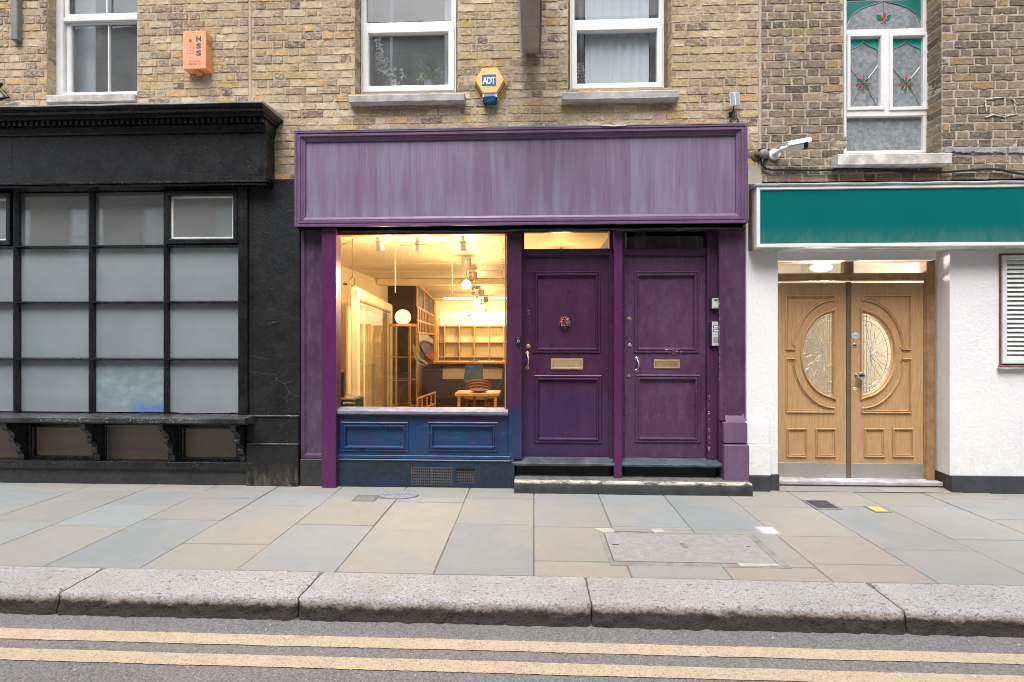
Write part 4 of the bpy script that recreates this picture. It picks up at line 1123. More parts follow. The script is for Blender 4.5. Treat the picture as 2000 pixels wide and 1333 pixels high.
def pull(par, px, ya, yb, mat):
    x, za, zb_ = PX(px,YD-.02), PZ(ya,px,YD-.02), PZ(yb,px,YD-.02)
    mb = MB(); pts = []
    for i in range(13):
        t_ = i/12; s_ = math.sin(math.pi*t_); pts.append((x+.012*s_, YD-.012-.042*s_**.7, za+(zb_-za)*t_))
    mb.tube(pts, [.009-.002*math.sin(math.pi*i/12) for i in range(13)], 10)
    for z in (za, zb_): mb.lathe((x, YD, z), (0,-1,0), [(0,.020),(.004,.020),(.008,.014),(.014,.009)], 18)
    mb.build('handle', mat, par, True)
pull(d1, 1030, 691, 720, 'brass'); pull(d2, 1244, 701, 725, 'steel')
def lock(par, px, py, r_, mat):
    mb = MB(); x, z = PX(px,YD), PZ(py,px,YD); mb.lathe((x,YD,z),(0,-1,0),[(0,r_),(.005,r_),(.008,r_*.85),(.0075,r_*.5),(.012,r_*.45),(.012,0.001)],20); mb.box(x-.0012,x+.0012,YD-.0135,YD-.011,z-.006,z+.006,.0004)
    mb.build('lock', mat, par, True)
lock(d1,1032,611,.021,'chrome'); lock(d1,1032,677,.022,'brass'); lock(d2,1229,623,.020,'brass'); lock(d2,1230,675,.020,'steel'); lock(d2,1228,735,.017,'brass_dull')
mb = MB()
for k in range(26):
    px_ = rnd(1296,1330); py_ = rnd(683,692); mb.box(PX(px_,YD), PX(px_,YD)+rnd(.003,.016), YD-.0195, YD-.017, PZ(py_,px_,YD), PZ(py_,px_,YD)+rnd(.001,.004), .0005)
for k in range(30):
    py_ = rnd(770,880); mb.box(PX(1384,YD-.05)+rnd(-.004,.006), PX(1384,YD-.05)+rnd(.006,.010), YD-.0515, YD-.049, PZ(py_,1384,YD), PZ(py_,1384,YD)+rnd(.002,.012), .0005)
mb.build('chipped_paint', 'white_sill', d2)
# cracked paint edge down the jamb beside the intercom
mb = MB()
for k in range(40):
    py_ = rnd(560,800)*.5+rnd(600,760)*.5; zz = PZ(py_,1407,-.0); mb.box(PX(1405.5,-.02), PX(1405.5,-.02)+rnd(.002,.005), -.0215, -.018, zz, zz+rnd(.003,.02), .0005)
mb.build('chipped_paint', 'white_sill', ps)
# thresholds, risers
for a, b in ((1001,1200),(1214,1407)):
    mb = MB(); N = 24; vs = []; xa_, xb_ = PX(a,-.0), PX(b,-.0); zt_ = zth
    P = [(YD+.06,zt_+.004),(YD-.03,zt_),(-.02,zt_-.02),(-.045,zt_-.026),(-.05,zt_-.036),(-.045,zt_-.056),(YD,zt_-.060)]
    for i in range(N+1):
        x = xa_+(xb_-xa_)*i/N
        for y, z in P: vs.append((x, y+noise.noise(Vector((x*11,y*9,z*9)))*.005, z+noise.noise(Vector((x*8,y*30,z*20)))*.004))
    K = len(P); mb.add(vs, [(i*K+k, i*K+K+k, i*K+K+(k+1) % K, i*K+(k+1) % K) for i in range(N) for k in range(K)]+[tuple(range(K)), tuple(range(N*K,N*K+K))])
    mb.build('threshold', 'threshold', ps)
    mb = MB(); mb.box(xa_+.03, xb_-.03, .03, .12, .10, zt_-.055, .006); mb.build('riser', 'dark', ps)
# step
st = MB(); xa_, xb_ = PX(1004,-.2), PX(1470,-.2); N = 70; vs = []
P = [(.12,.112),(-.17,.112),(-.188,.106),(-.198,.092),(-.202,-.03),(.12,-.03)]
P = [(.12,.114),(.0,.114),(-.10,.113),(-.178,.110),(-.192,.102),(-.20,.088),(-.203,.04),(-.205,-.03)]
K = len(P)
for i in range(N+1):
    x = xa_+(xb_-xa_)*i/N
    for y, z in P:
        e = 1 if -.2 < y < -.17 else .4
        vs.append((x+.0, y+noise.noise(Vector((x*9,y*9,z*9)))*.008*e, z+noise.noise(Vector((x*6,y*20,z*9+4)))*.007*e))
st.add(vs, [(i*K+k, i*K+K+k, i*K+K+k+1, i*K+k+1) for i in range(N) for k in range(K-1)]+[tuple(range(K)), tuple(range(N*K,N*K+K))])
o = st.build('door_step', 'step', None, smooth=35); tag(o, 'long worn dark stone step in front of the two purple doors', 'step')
mb = MB(); mb.box(PX(588), PX(1458), .12, .16, -.03, zth, .004); mb.build('backing', 'dark', ps)
# small things on the doors
x, z_ = PX(1103,YD-.02), PZ(629,1103,YD-.02)
t = thing('flower_ornament', (x, YD-.01, z_), 'small cluster of red and pink buds on the left purple door', 'ornament')
for nm, mt, cnt, sz in (('twig','twig',60,.03),('red_bud','berry_red',30,.007),('pink_bud','berry_pink',26,.007),('leaf','leaf',26,.02)):
    mb = MB()
    for i in range(cnt):
        a = rnd(0,6.28); r_ = .052*math.sqrt(rnd(0,1)); c = (x+r_*math.cos(a), YD-.012-rnd(.004,.028), z_+r_*math.sin(a))
        if nm in ('twig','leaf'): leaf_pts(mb, c, (math.cos(a), rnd(-.6,0), math.sin(a)), sz*rnd(.5,1), .003 if nm == 'twig' else .006)
        else: mb.ball(c, sz*rnd(.6,1.15), 8)
    mb.build(nm, mt, t, True)
x, z_ = PX(1012.5,-.04), PZ(666,1012,-.04)
t = thing('doorbell', (x,-.02,z_), 'small black video doorbell with a ring button left of the left purple door', 'doorbell')
mb = MB(); mb.box(x-.021, x+.021, -.048, -.02, z_-.037, z_+.037, .006); mb.build('casing', 'black_plastic', t)
mb = MB(); mb.lathe((x,-.047,z_-.002),(0,-1,0),[(0,.014),(.003,.014),(.003,.0105),(.001,.0105)],20); mb.build('ring', 'grey_plastic', t, True)
mb = MB(); mb.lathe((x,-.046,z_-.002),(0,-1,0),[(0,.010),(.003,.009)],16); mb.build('button', 'blue_lens', t)
YJ = YD-.05
x, z_ = PX(1396,YJ-.02), PZ(592,1396,YJ-.02)
t = thing('key_safe', (x,YJ,z_), 'grey key safe with rounded top above the intercom', 'key safe')
mb = MB(); mb.prism([(x-.046+.092*i/8, z_+.052+.010*math.sin(math.pi*i/8)) for i in range(9)]+[(x+.046,z_-.062),(x-.046,z_-.062)], YJ-.022, YJ); mb.build('casing', 'black_plastic', t)
mb = MB(); mb.prism([(x-.030+.072*i/8, z_+.040+.008*math.sin(math.pi*i/8)) for i in range(9)]+[(x+.042,z_-.055),(x-.030,z_-.055)], YJ-.036, YJ-.022); mb.build('cover', 'silver', t)
mb = MB(); mb.prism([(x-.018,z_+.022),(x-.012,z_+.034),(x+.022,z_+.034),(x+.028,z_+.022),(x+.018,z_+.024),(x+.005,z_+.012),(x-.008,z_+.024)], YJ-.038, YJ-.036); text(mb, 'Master', x+.006, z_-.046, .010, YJ-.0368, .050); mb.build('lettering', 'ink_black', t)
x, z_ = PX(1397,YJ-.02), PZ(652,1397,YJ-.02)
t = thing('intercom', (x,YJ,z_), 'silver entry phone with two white buttons and speaker slots', 'intercom')
mb = MB(); mb.box(x-.057, x+.048, YJ-.030, YJ, z_-.125, z_+.122, .006); mb.build('casing', 'black_plastic', t)
mb = MB(); mb.box(x-.036, x+.046, YJ-.034, YJ-.029, z_-.120, z_+.117, .004); mb.build('faceplate', 'silver', t)
for k, zz in enumerate((z_+.067, z_+.028)):
    mb = MB(); mb.box(x-.026, x+.036, YJ-.036, YJ-.033, zz-.013, zz+.013, .003); b_ = mb.build('button_surround', 'black_plastic', t)
    mb = MB(); mb.box(x-.020, x+.030, YJ-.039, YJ-.035, zz-.008, zz+.008, .002); mb.build('button', 'white_plastic', t)
mb = MB(); mb.box(x-.024, x+.034, YJ-.0345, YJ-.0335, z_-.012, z_-.010, .0003)
for k in range(9): mb.box(x-.024, x+.034, YJ-.0345, YJ-.0335, z_-.040-k*.0065, z_-.037-k*.0065, .0003)
mb.lathe((x+.005,YJ-.0335,z_-.108),(0,-1,0),[(0,.003),(.001,.003)],10); mb.build('speaker_slots', 'ink_black', t)
mb = MB(); mb.box(x-.020, x+.030, YJ-.0348, YJ-.0338, z_+.090, z_+.108, .0003); mb.build('name_label', 'grey_plastic', t)

# ================================================================== white painted ground floor
xa = PX(1457)
Zt = PZ(352, 1700)
hx0, hx1 = PX(1512), PX(1855)
ztd = PZ(488, 1680)
mb = MB()
def wpl(mb, x0, x1, z0, z1, y0, y1, b=.006): mb.box(x0, x1, y0, y1, z0, z1, b)
zpl = PZ(930, 1940)
mb.box(xa, PX(1520), -.0, .3, .14, Zt, .008)
mb.box(PX(1520)-.01, hx1+.0, .0, .3, ztd, Zt, .01)
mb.prismz([(PX(1855),0),(XR,0),(XR,.3),(PX(1826,.22),.3),(PX(1826,.22),.22)], zpl, Zt-.001)
mb.box(PX(1503,.1), PX(1828,.1), .10, .30, PZ(512,1660,.21), ztd+.03, .006)
wg = mb.build('rendered_wall', 'white_wall', br)
mb = MB(); a, b = PX(1459,-.06), PX(1507,-.05); zz = [PZ(q,1480,-.05) for q in (930,868,826,818)]
mb.box(PX(1458,-.05), b, -.05, .1, zz[0], zz[1]-.006, .01); mb.box(PX(1458,-.04), PX(1506,-.05)-.004, -.04, .1, zz[1]-.006, zz[2], .01); mb.prismx([(.02,zz[2]),(-.04,zz[2]),(.0,zz[3]),(.02,zz[3])], PX(1458), b-.02)
mb.build('pilaster_base', 'white_wall', br)
mb = MB(); mb.box(PX(1462,-.04), b-.005, -.045, .1, -.03, zz[0]-.001, .008); mb.box(b-.01, PX(1522), -.008, .28, -.03, .16, .006)
mb.prismz([(PX(1857),-.015),(XR,-.015),(XR,.28),(PX(1828,.22),.28),(PX(1828,.22),.215)], -.03, zpl-.001)
mb.build('plinth', 'plinth_grey', br)
# green sign
YS = -.17
x0 = PX(1478,YS); z0, z1 = PZ(482,1740,YS), PZ(361,1740,YS)
t = thing('shop_sign', ((x0+XR)/2, YS, z0), 'blank teal green sign board in a white frame above the wooden doors', 'sign')
mb = MB(); mb.frame(x0, XR, z0, z1, [(0,.0),(0,YS+.004),(.004,YS),(.030,YS),(.034,YS+.004),(.038,YS+.016)]); mb.build('frame', 'white_plastic', t)
mb = MB(); mb.add([(x0+.03,YS+.012,z0+.03),(XR-.03,YS+.012,z0+.03),(XR-.03,YS+.012,z1-.03),(x0+.03,YS+.012,z1-.03)], [(0,1,2,3)]); mb.build('board', 'green', t)
mb = MB(); mb.box(x0+.01, XR-.01, YS+.03, .0, z0-.006, z1-.01, .004); mb.build('box', 'white_sill', t)
mb = MB(); N = 60; vs = []
for i in range(N+1):
    x = x0-.015+(XR-x0)*i/N; j = noise.noise(Vector((x*4,2,1)))*.008
    vs += [(x,YS-.008+j*.3,z1-.002),(x,YS-.012,z1+.012+j*.4),(x,YS+.02,z1+.030+j*.5),(x,YS+.06,z1+.034+j),(x,.0,z1+.070+j),(x,.0,z1-.002)]
mb.add(vs, [(i*6+k, i*6+6+k, i*6+6+(k+1) % 6, i*6+(k+1) % 6) for i in range(N) for k in range(6)]+[tuple(range(6)), tuple(range(N*6,N*6+6))])
mb.build('lead_capping', 'lead', t)
mb = MB(); mb.box(PX(1461), PX(1472,-.08), -.10, .0, z0-.01, z1-.01, .01); mb.build('rusty_edge', 'brownwood', t)
# double oak doors
YO = .21
t = thing('double_door', (PX(1662,YO), YO, .05), 'oak veneered double doors with half moon leaded glass', 'door')
ox0, ox1 = PX(1508,YO), PX(1822,YO)
def oz(py): return PZ(py, 1662, YO)
def oxp(p, Y=YO): return PX(p, Y)
mb = MB(); mb.box(oxp(1806), ox1, YO-.03, YO+.08, .04, oz(505), .006); mb.box(oxp(1803), oxp(1809), YO-.012, YO, .04, oz(540), .004)
mb.box(ox0, ox1, YO-.015, YO+.08, oz(549), oz(534), .006); mb.box(ox0, ox1, YO-.02, YO+.08, oz(512), oz(503), .004)
mb.box(oxp(1648), oxp(1657), YO-.012, YO+.06, oz(535), oz(511), .004); mb.build('door_frame', 'oak_dark', t)
mb = MB(); mb.box(oxp(1657), oxp(1666), YO-.014, YO+.06, oz(535), oz(511), .003); mb.build('mullion', 'strip', t)
pane(t, ox0, oxp(1650), oz(536), oz(511), YO+.02, 'glass', 'transom_light'); pane(t, oxp(1664), oxp(1808), oz(536), oz(511), YO+.02, 'glass', 'transom_light')
def odoor(sg, hinge, flat_in, cx_outer, name_lab):
    # sg=-1 left leaf, +1 right leaf; meeting edge is inner
    xi = oxp(1653) if sg < 0 else oxp(1662); xo = oxp(1515) if sg < 0 else oxp(1805)
    zb_, zt_ = .075, oz(553)
    gf = oxp(1628.5) if sg < 0 else oxp(1683.5)               # flat side of the half ellipse
    cz = oz(692); ra = abs(oxp(1628)-oxp(1567)) ; rb = (oz(612)-oz(772))/2
    Nn = 26
    def arc(ax_, bz_, flat, n=Nn): return [(flat+sg*ax_*math.sin(math.pi*i/n), cz+bz_*math.cos(math.pi*i/n)) for i in range(n+1)]
    A = arc(ra, rb, gf)                                        # from top to bottom, bulging outward
    # slab with half-ellipse opening: fan strips between opening and rectangle
    mb = MB(); y = YO
    out = []
    for (px_, pz_), i in zip(A, range(Nn+1)):
        th = math.pi*i/Nn; dx, dz = math.sin(th), math.cos(th)
        tx = abs(xo-gf)/max(dx,1e-6); tz = ((zt_-cz) if dz > 0 else (cz-zb_))/max(abs(dz),1e-6); q = min(tx, tz); out.append((gf+sg*dx*q, cz+dz*q))
    vs = [(p[0],y,p[1]) for p in A]+[(p[0],y,p[1]) for p in out]
    fs = [(i,i+1,i+1+Nn+1,i+Nn+1) for i in range(Nn)]
    mb.add(vs, fs)
    # corner triangles of the fan
    for i in range(Nn):
        p, q = out[i], out[i+1]
        if abs(p[0]-q[0]) > 1e-5 and abs(p[1]-q[1]) > 1e-5: mb.add([(p[0],y,p[1]),(q[0],y,q[1]),(xo,y,zt_ if p[1] > cz else zb_)], [(0,1,2)])
    mb.add([(gf,y,zb_),(xi,y,zb_),(xi,y,zt_),(gf,y,zt_)], [(0,1,2,3)])
    mb.add([(p[0],y,p[1]) for p in A]+[(p[0],y+.04,p[1]) for p in A], [(i,i+1,i+2+Nn,i+1+Nn) for i in range(Nn)]+[(0,Nn,2*Nn+1,Nn+1)])
    mb.add([(xi,y,zb_),(xi,y+.04,zb_),(xi,y+.04,zt_),(xi,y,zt_)], [(0,1,2,3)])
    d = mb.build('door', 'oak', t); d['label'] = name_lab
    prof = [(-.001,y+.001),(0,y-.010),(.005,y-.018),(.011,y-.016),(.016,y-.001),(.020,y-.001),(.022,y-.008),(.028,y-.007),(.031,y+.002)]
    def ccw(p):
        s_ = sum(p[i-1][0]*p[i][1]-p[i][0]*p[i-1][1] for i in range(len(p))); return p if s_ > 0 else p[::-1]
    o1 = MB(); ex = .024
    E = ccw([(gf-sg*.018, cz+rb*1.13)]+arc(ra+.024, rb+.03, gf-sg*.0)[1:-1]+[(gf-sg*.018, cz-rb*1.13)]); o1.pframe(E, [(0,y+.001),(.0,y-.010),(.006,y-.020),(.012,y-.019),(.018,y-.008),(.022,y+.006)]); o1.build('glass_moulding', 'oak', d)
    # corner panels with quarter arcs
    pxo = oxp(1534) if sg < 0 else oxp(1779); pxi = gf-sg*.006
    Ra, Rb = abs(oxp(1628)-oxp(1550)), (oz(588)-oz(796))/2
    def qarc(t0, t1, n=14): return [(gf+sg*Ra*math.sin(t0+(t1-t0)*i/n), cz+Rb*math.cos(t0+(t1-t0)*i/n)) for i in range(n+1)]
    up = [(pxi, oz(577)), (pxi, cz+Rb*math.cos(.02))]+qarc(.05, math.pi/2-.07)+[(gf+sg*Ra*.998, oz(684)), (pxo, oz(684)), (pxo, oz(577))]
    lo = [(pxi, oz(807)), (pxi, cz-Rb*math.cos(.02))]+[(x_, 2*cz-z_) for x_, z_ in qarc(.05, math.pi/2-.07)]+[(gf+sg*Ra*.998, oz(700)), (pxo, oz(700)), (pxo, oz(807))]
    for poly in (up, lo): m_ = MB(); m_.pframe(ccw(poly), prof); m_.build('panel_moulding', 'oak', d)
    for pa, pb in (((1536,1576),(1592,1632)) if sg < 0 else ((1687,1727),(1743,1783))):
        m_ = MB(); a, b, c, e = rect(pa, pb, 837, 893, YO); m_.frame(a, b, c, e, prof); m_.build('panel_moulding', 'oak', d)
    # glass and leading
    mb = MB(); B = arc(ra-.002, rb-.002, gf); mb.add([(p[0],y+.025,p[1]) for p in B], [tuple(range(len(B)))]); mb.build('leaded_glass', 'warm_glass', d)
    cm = MB(); yy = y+.020; r1 = .0032
    for k in (.93,.82): cm.tube([(p[0],yy,p[1]) for p in arc(ra*k, rb*k, gf+sg*.012)], r1, 5)
    for off in (.03,.055): 
        hh = rb*math.sqrt(max(0,1-(off/ra)**2))*.97; cm.tube([(gf+sg*off,yy,cz-hh),(gf+sg*off,yy,cz+hh)], r1, 5)
    hub = (gf+sg*.095, cz)
    for dz in (-.68,-.28,.28,.68): cm.tube([(gf,yy,cz+dz*rb),(gf+sg*.055,yy,cz+dz*rb*1.02)], r1, 5)
    for dth, L in ((18,.80),(42,.84),(66,.84),(90,.84),(114,.84),(138,.84),(162,.80)):
        th = R(dth); e = (gf+sg*ra*L*math.sin(th), cz+rb*L*math.cos(th))
        m1 = (hub[0]+(e[0]-hub[0])*.5, hub[1]+(e[1]-hub[1])*.5); m2 = (hub[0]+(e[0]-hub[0])*.66, hub[1]+(e[1]-hub[1])*.66)
        dx, dz = e[0]-hub[0], e[1]-hub[1]; l_ = math.hypot(dx,dz); nx_, nz_ = -dz/l_*.022, dx/l_*.022
        cm.tube([(hub[0],yy,hub[1]),(m1[0]*.6+hub[0]*.4+nx_,yy,m1[1]*.6+hub[1]*.4+nz_),(m1[0]+nx_*.4,yy,m1[1]+nz_*.4)], r1, 4)
        cm.tube([(hub[0],yy,hub[1]),(m1[0]*.6+hub[0]*.4-nx_,yy,m1[1]*.6+hub[1]*.4-nz_),(m1[0]-nx_*.4,yy,m1[1]-nz_*.4)], r1, 4)
        cm.tube([(m1[0]+nx_*.4,yy,m1[1]+nz_*.4),(m2[0]+nx_*.5,yy,m2[1]+nz_*.5),(m2[0]-nx_*.5,yy,m2[1]-nz_*.5),(m1[0]-nx_*.4,yy,m1[1]-nz_*.4)], r1, 4, True)
        cm.tube([(m2[0]+nx_*.5,yy,m2[1]+nz_*.5),(e[0]+nx_*1.5,yy,e[1]+nz_*1.5)], r1, 4); cm.tube([(m2[0]-nx_*.5,yy,m2[1]-nz_*.5),(e[0]-nx_*1.5,yy,e[1]-nz_*1.5)], r1, 4)
        f_ = (gf+sg*ra*math.sin(th)*.99, cz+rb*math.cos(th)*.99); cm.tube([(gf+sg*ra*.82*math.sin(th),yy,cz+rb*.82*math.cos(th)),(f_[0],yy,f_[1])], r1, 4)
    cm.build('lead_came', 'came', d)
    mb = MB(); mb.box(xo if sg < 0 else xi, xi if sg < 0 else xo-.0, y-.005, y, .078, oz(905), .0015); kp = mb.build('kick_plate', 'steel', d)
    mb = MB()
    for px_ in ((1568,1611) if sg < 0 else (1712,1770)):
        for zz in (.088, oz(908)): mb.lathe((oxp(px_),y-.005,zz),(0,-1,0),[(0,.0045),(.0015,.003)],8)
    mb.build('screw', 'ink_black', d)
    return d
dl = odoor(-1, 0, 0, 0, 'left oak leaf with half moon leaded glass'); dr = odoor(1, 0, 0, 0, 'right oak leaf with round knob and push plate')
mb = MB(); mb.box(oxp(1652.6), oxp(1661.6), YO-.012, YO+.03, .075, oz(551), .003)
for q in range(5):
    mb.lathe((oxp(1657),YO-.012,.3+q*.38),(0,-1,0),[(0,.004),(.0015,.003)],8)
mb.build('meeting_strip', 'strip', t)
def disc(par, px, py, r_, mat, name, prof=None, Yd=YO):
    x, z = PX(px,Yd), PZ(py,px,Yd); mb = MB(); mb.lathe((x,Yd,z),(0,-1,0), prof or [(0,r_),(.003,r_),(.004,r_*.9)], 24); return mb.build(name, mat, par, True), x, z
o, x, z = disc(dr, 1670.5, 656.5, .036, 'silver', 'push_plate'); mb = MB(); text(mb, 'PUSH', x, z, .010, YO-.0052, .044, bold=.01); mb.build('lettering', 'ink_black', dr)
o, x, z = disc(dr, 1669, 675, .021, 'chrome', 'lock', [(0,.021),(.006,.021),(.010,.014),(.012,.008),(.012,.001)])
disc(dr, 1675, 734, .03, 'chrome', 'knob', [(0,.030),(.005,.030),(.008,.013),(.030,.013),(.040,.024),(.050,.034),(.064,.038),(.076,.032),(.082,.018),(.083,.001)])
o, x, z = disc(dr, 1669.5, 760, .018, 'white_plastic', 'lock', [(0,.018),(.003,.018),(.004,.014)]); mb = MB(); mb.lathe((x,YO-.004,z+.003),(0,-1,0),[(0,.005),(.001,.005)],12); mb.box(x-.002,x+.002,YO-.005,YO-.0035,z-.009,z+.003,.0003); mb.build('keyhole', 'ink_black', dr)
mb = MB(); mb.box(ox0, PX(1828,.2), .10, .30, .03, .07, .006); mb.box(ox0, oxp(1806), YO-.03, YO+.02, .068, .076, .002); mb.build('sill', 'stone_sill', t)
mb = MB(); mb.box(oxp(1720,YO), oxp(1740,YO), YO-.03, YO-.015, oz(507), oz(503), .002); mb.build('closer_plate', 'silver', t)
# lit hall behind the oak doors
mb = MB(); hx = (ox0-.3, ox1+.6); mb.add([(hx[0],.3,.05),(hx[1],.3,.05),(hx[1],4,.05),(hx[0],4,.05),(hx[0],.3,2.75),(hx[1],.3,2.75),(hx[1],4,2.75),(hx[0],4,2.75)], [(0,1,2,3),(4,5,6,7),(0,3,7,4),(1,2,6,5),(3,2,6,7)])
mb.build('hall_lining', 'white_in', br)
hl = thing('ceiling_light', (PX(1600,1.0), 1.0, 2.7), 'bright oval light seen through the glass above the oak doors', 'lamp')
mb = MB(); mb.ball((PX(1604,.9), .9, PZ(523,1604,.9)+.0), .12, 16, (1,.8,.42)); mb.build('diffuser', 'tube', hl, True)
# vent louvre
x0, x1 = PX(1958,-.02), PX(1958,-.02)+.62; z0, z1 = PZ(711,1978,-.02), PZ(499,1978,-.02)
t = thing('louvre_vent', ((x0+x1)/2,-.02,z0), 'white slatted louvre vent in a maroon surround on the white wall', 'vent')
mb = rframe(x0-.018, x1+.018, z0-.018, z1+.018, .02, -.012, .0); mb.box(x0-.025, x1+.025, -.035, .0, z0-.036, z0-.016, .004); mb.build('surround', 'maroon', t)
mb = rframe(x0, x1, z0, z1, .045, -.026, .0); mb.build('frame', 'white_wood', t)
mb = MB(); mb.box(x0-.035, x1+.03, -.045, .0, z0-.048, z0-.036, .003); mb.build('sill', 'white_sill', t)
ns = 22; hh = (z1-z0-.09)/ns
for k in range(ns):
    zc = z0+.045+hh*k; mb = MB(); mb.prismx([(-.022,zc+.002),(-.024,zc+.006),(-.002,zc+hh*.95),(.0,zc+hh*.95-.004)], x0+.044, x1-.044); mb.build('slat', 'white_wood', t)
mb = MB(); mb.add([(x0,-.0005,z0),(x1,-.0005,z0),(x1,-.0005,z1),(x0,-.0005,z1)], [(0,1,2,3)]); mb.build('backing', 'brownwood', t)

# ================================================================== things on the walls
x0, x1, z0, z1 = rect(357, 402, 61, 135, -.105)
t = thing('alarm_box', ((x0+x1)/2,-.05,z0), 'faded orange alarm box with navy HSS letters and a lamp underneath', 'alarm box')
mb = MB(); mb.box(x0, x1, -.105, .0, z0, z1, .004); mb.box(x0+.105,x0+.1075,-.106,-.104,z0+.02,z1-.01,.0004); mb.build('casing', 'orange_box', t)
w_, h_ = x1-x0, z1-z0
mb = MB()
for k, c in enumerate('HSS'): text(mb, c, x0+w_*.69, z1-h_*(.21+.187*k), h_*.145, -.1062, w_*.22, bold=.045)
mb.build('lettering', 'ink_blue', t)
mb = MB(); text(mb, '01275', x0+w_*.50, z1-h_*.80, h_*.045, -.1062, w_*.46, bold=.01); text(mb, '420016', x0+w_*.51, z1-h_*.87, h_*.045, -.1062, w_*.58, bold=.01)
mb.build('lettering', 'ink_mid', t)
mb = MB()
for k in range(4): zz = z1-h_*(.34+.085*k); mb.box(x0+w_*.2, x0+w_*.48, -.1062, -.1055, zz, zz+.004, .0002)
for k in range(3): xx = x0+w_*(.2+.13*k); mb.box(xx, xx+.004, -.1062, -.1055, z1-h_*.62, z1-h_*.335, .0002)
mb.box(x0+w_*.2, x0+w_*.8, -.1062, -.1055, z1-h_*.71, z1-h_*.70, .0002)
mb.build('faded_print', 'ink_faded', t)
mb = MB(); c = (x0+w_*.33, z1-h_*.24)
mb.prism([(c[0]-.02,c[1]-.018),(c[0]-.012,c[1]-.006),(c[0]+.012,c[1]-.006),(c[0]+.02,c[1]-.018),(c[0]+.01,c[1]-.012),(c[0]-.01,c[1]-.012)], -.1065, -.1055); mb.box(c[0]-.014,c[0]+.014,-.1065,-.1055,c[1]-.002,c[1]+.003,.0003); mb.box(c[0]-.009,c[0]+.009,-.1065,-.1055,c[1]+.007,c[1]+.012,.0003); mb.build('emblem', 'ink_blue', t)
mb = MB()
for k in range(3):
    zz = z1-.085-.019*k; mb.prismx([(-.085,zz),(-.085,zz+.007),(-.02,zz+.007),(-.02,zz)], x1-.0003, x1+.0006)
for zz in (z1-.015, z0+.015): mb.lathe((x0+w_*.47,-.105,zz),(0,-1,0),[(0,.004),(.001,.003)],8)
mb.build('vent_slots', 'ink_black', t)
mb = MB(); mb.lathe((x0+w_*.58,-.055,z0),(0,0,-1),[(0,.036),(.02,.036),(.034,.030),(.042,.015),(.043,.001)],20); mb.build('lamp', 'orange_lamp', t, True)
# hexagonal alarm
cx, cz = PX(956.5,-.07), PZ(158,957,-.07)
t = thing('alarm_box', (cx,-.04,cz-.15), 'yellow hexagonal alarm box with blue ADT sign and blue lamp', 'alarm box')
k = 195*D/(D-.07)/195
s_ = 1/ (F/(D-.07))
hexf = [((px_-956.5)*s_, (158-py_)*s_) for px_, py_ in ((928.5,157),(942,133),(971,133),(984.5,157),(970,182),(943,182))]
hexb = [((px_-956.5)*s_, (158-py_)*s_) for px_, py_ in ((925,163),(941,136),(972,136),(989,163),(973,194),(941,194))]
mb = MB(); vs = [(cx+a, -.07, cz+b) for a, b in hexf]+[(cx+a*.985, -.066, cz+b*.985-.0) for a, b in hexb]+[(cx+a, .0, cz+b) for a, b in hexb]
vs = [(cx+a*.97,-.072,cz+b*.97) for a, b in hexf]+[(cx+a,-.068,cz+b) for a, b in hexf]+[(cx+a,.0,cz+b) for a, b in hexb]
mb.add(vs, [tuple(range(6))]+[(i,(i+1)%6,(i+1)%6+6,i+6) for i in range(6)]+[(i+6,(i+1)%6+6,(i+1)%6+12,i+12) for i in range(6)]); mb.build('casing', 'yellow_box', t)
mb = MB()
for (p, q, p2, q2) in ((hexf[0],hexf[5],hexb[0],hexb[5]),(hexf[3],hexf[4],hexb[3],hexb[4])):
    for i in range(7):
        u = (i+.7)/8.2; u2 = u+.055
        A = [(p[0]+(q[0]-p[0])*w, p[1]+(q[1]-p[1])*w) for w in (u,u2)]; B = [(p2[0]+(q2[0]-p2[0])*w, p2[1]+(q2[1]-p2[1])*w) for w in (u,u2)]
        f = lambda P_, Q_, w, y: (cx+(P_[0]+(Q_[0]-P_[0])*w)*1.012, y, cz+(P_[1]+(Q_[1]-P_[1])*w)*1.012)
        mb.add([f(A[0],B[0],.2,-.056), f(A[1],B[1],.2,-.056), f(A[1],B[1],.8,-.014), f(A[0],B[0],.8,-.014)], [(0,1,2,3)])
mb.build('vent_slots', 'ink_black', t)
mb = MB(); a, b, c, d = rect(941, 969, 146, 168, -.073); mb.box(a-.002, b+.002, -.0735, -.071, c-.002, d+.002, .0005); mb.build('sign_border', 'ink_white', t)
mb = MB(); mb.box(a, b, -.0745, -.072, c, d, .0005); mb.build('sign', 'blue_sign', t)
mb = MB(); text(mb, 'ADT', (a+b)/2, (c+d)/2-.004, (d-c)*.62, -.0752, (b-a)*.92, bold=.03, spacing=.82); mb.build('lettering', 'ink_white', t)
mb = MB(); a, b, c, d = rect(944, 969, 182, 200, -.085); mb.prismx([(.0,c+.01),(-.07,c),(-.088,c+.006),(-.092,c+.055),(-.07,d+.002),(.0,d+.002)], a+.006, b-.006); mb.prismx([(.0,c+.02),(-.06,c+.01),(-.078,c+.055),(-.066,d),(.0,d)], a-.006, b+.006); mb.build('lamp', 'blue_lens', t)
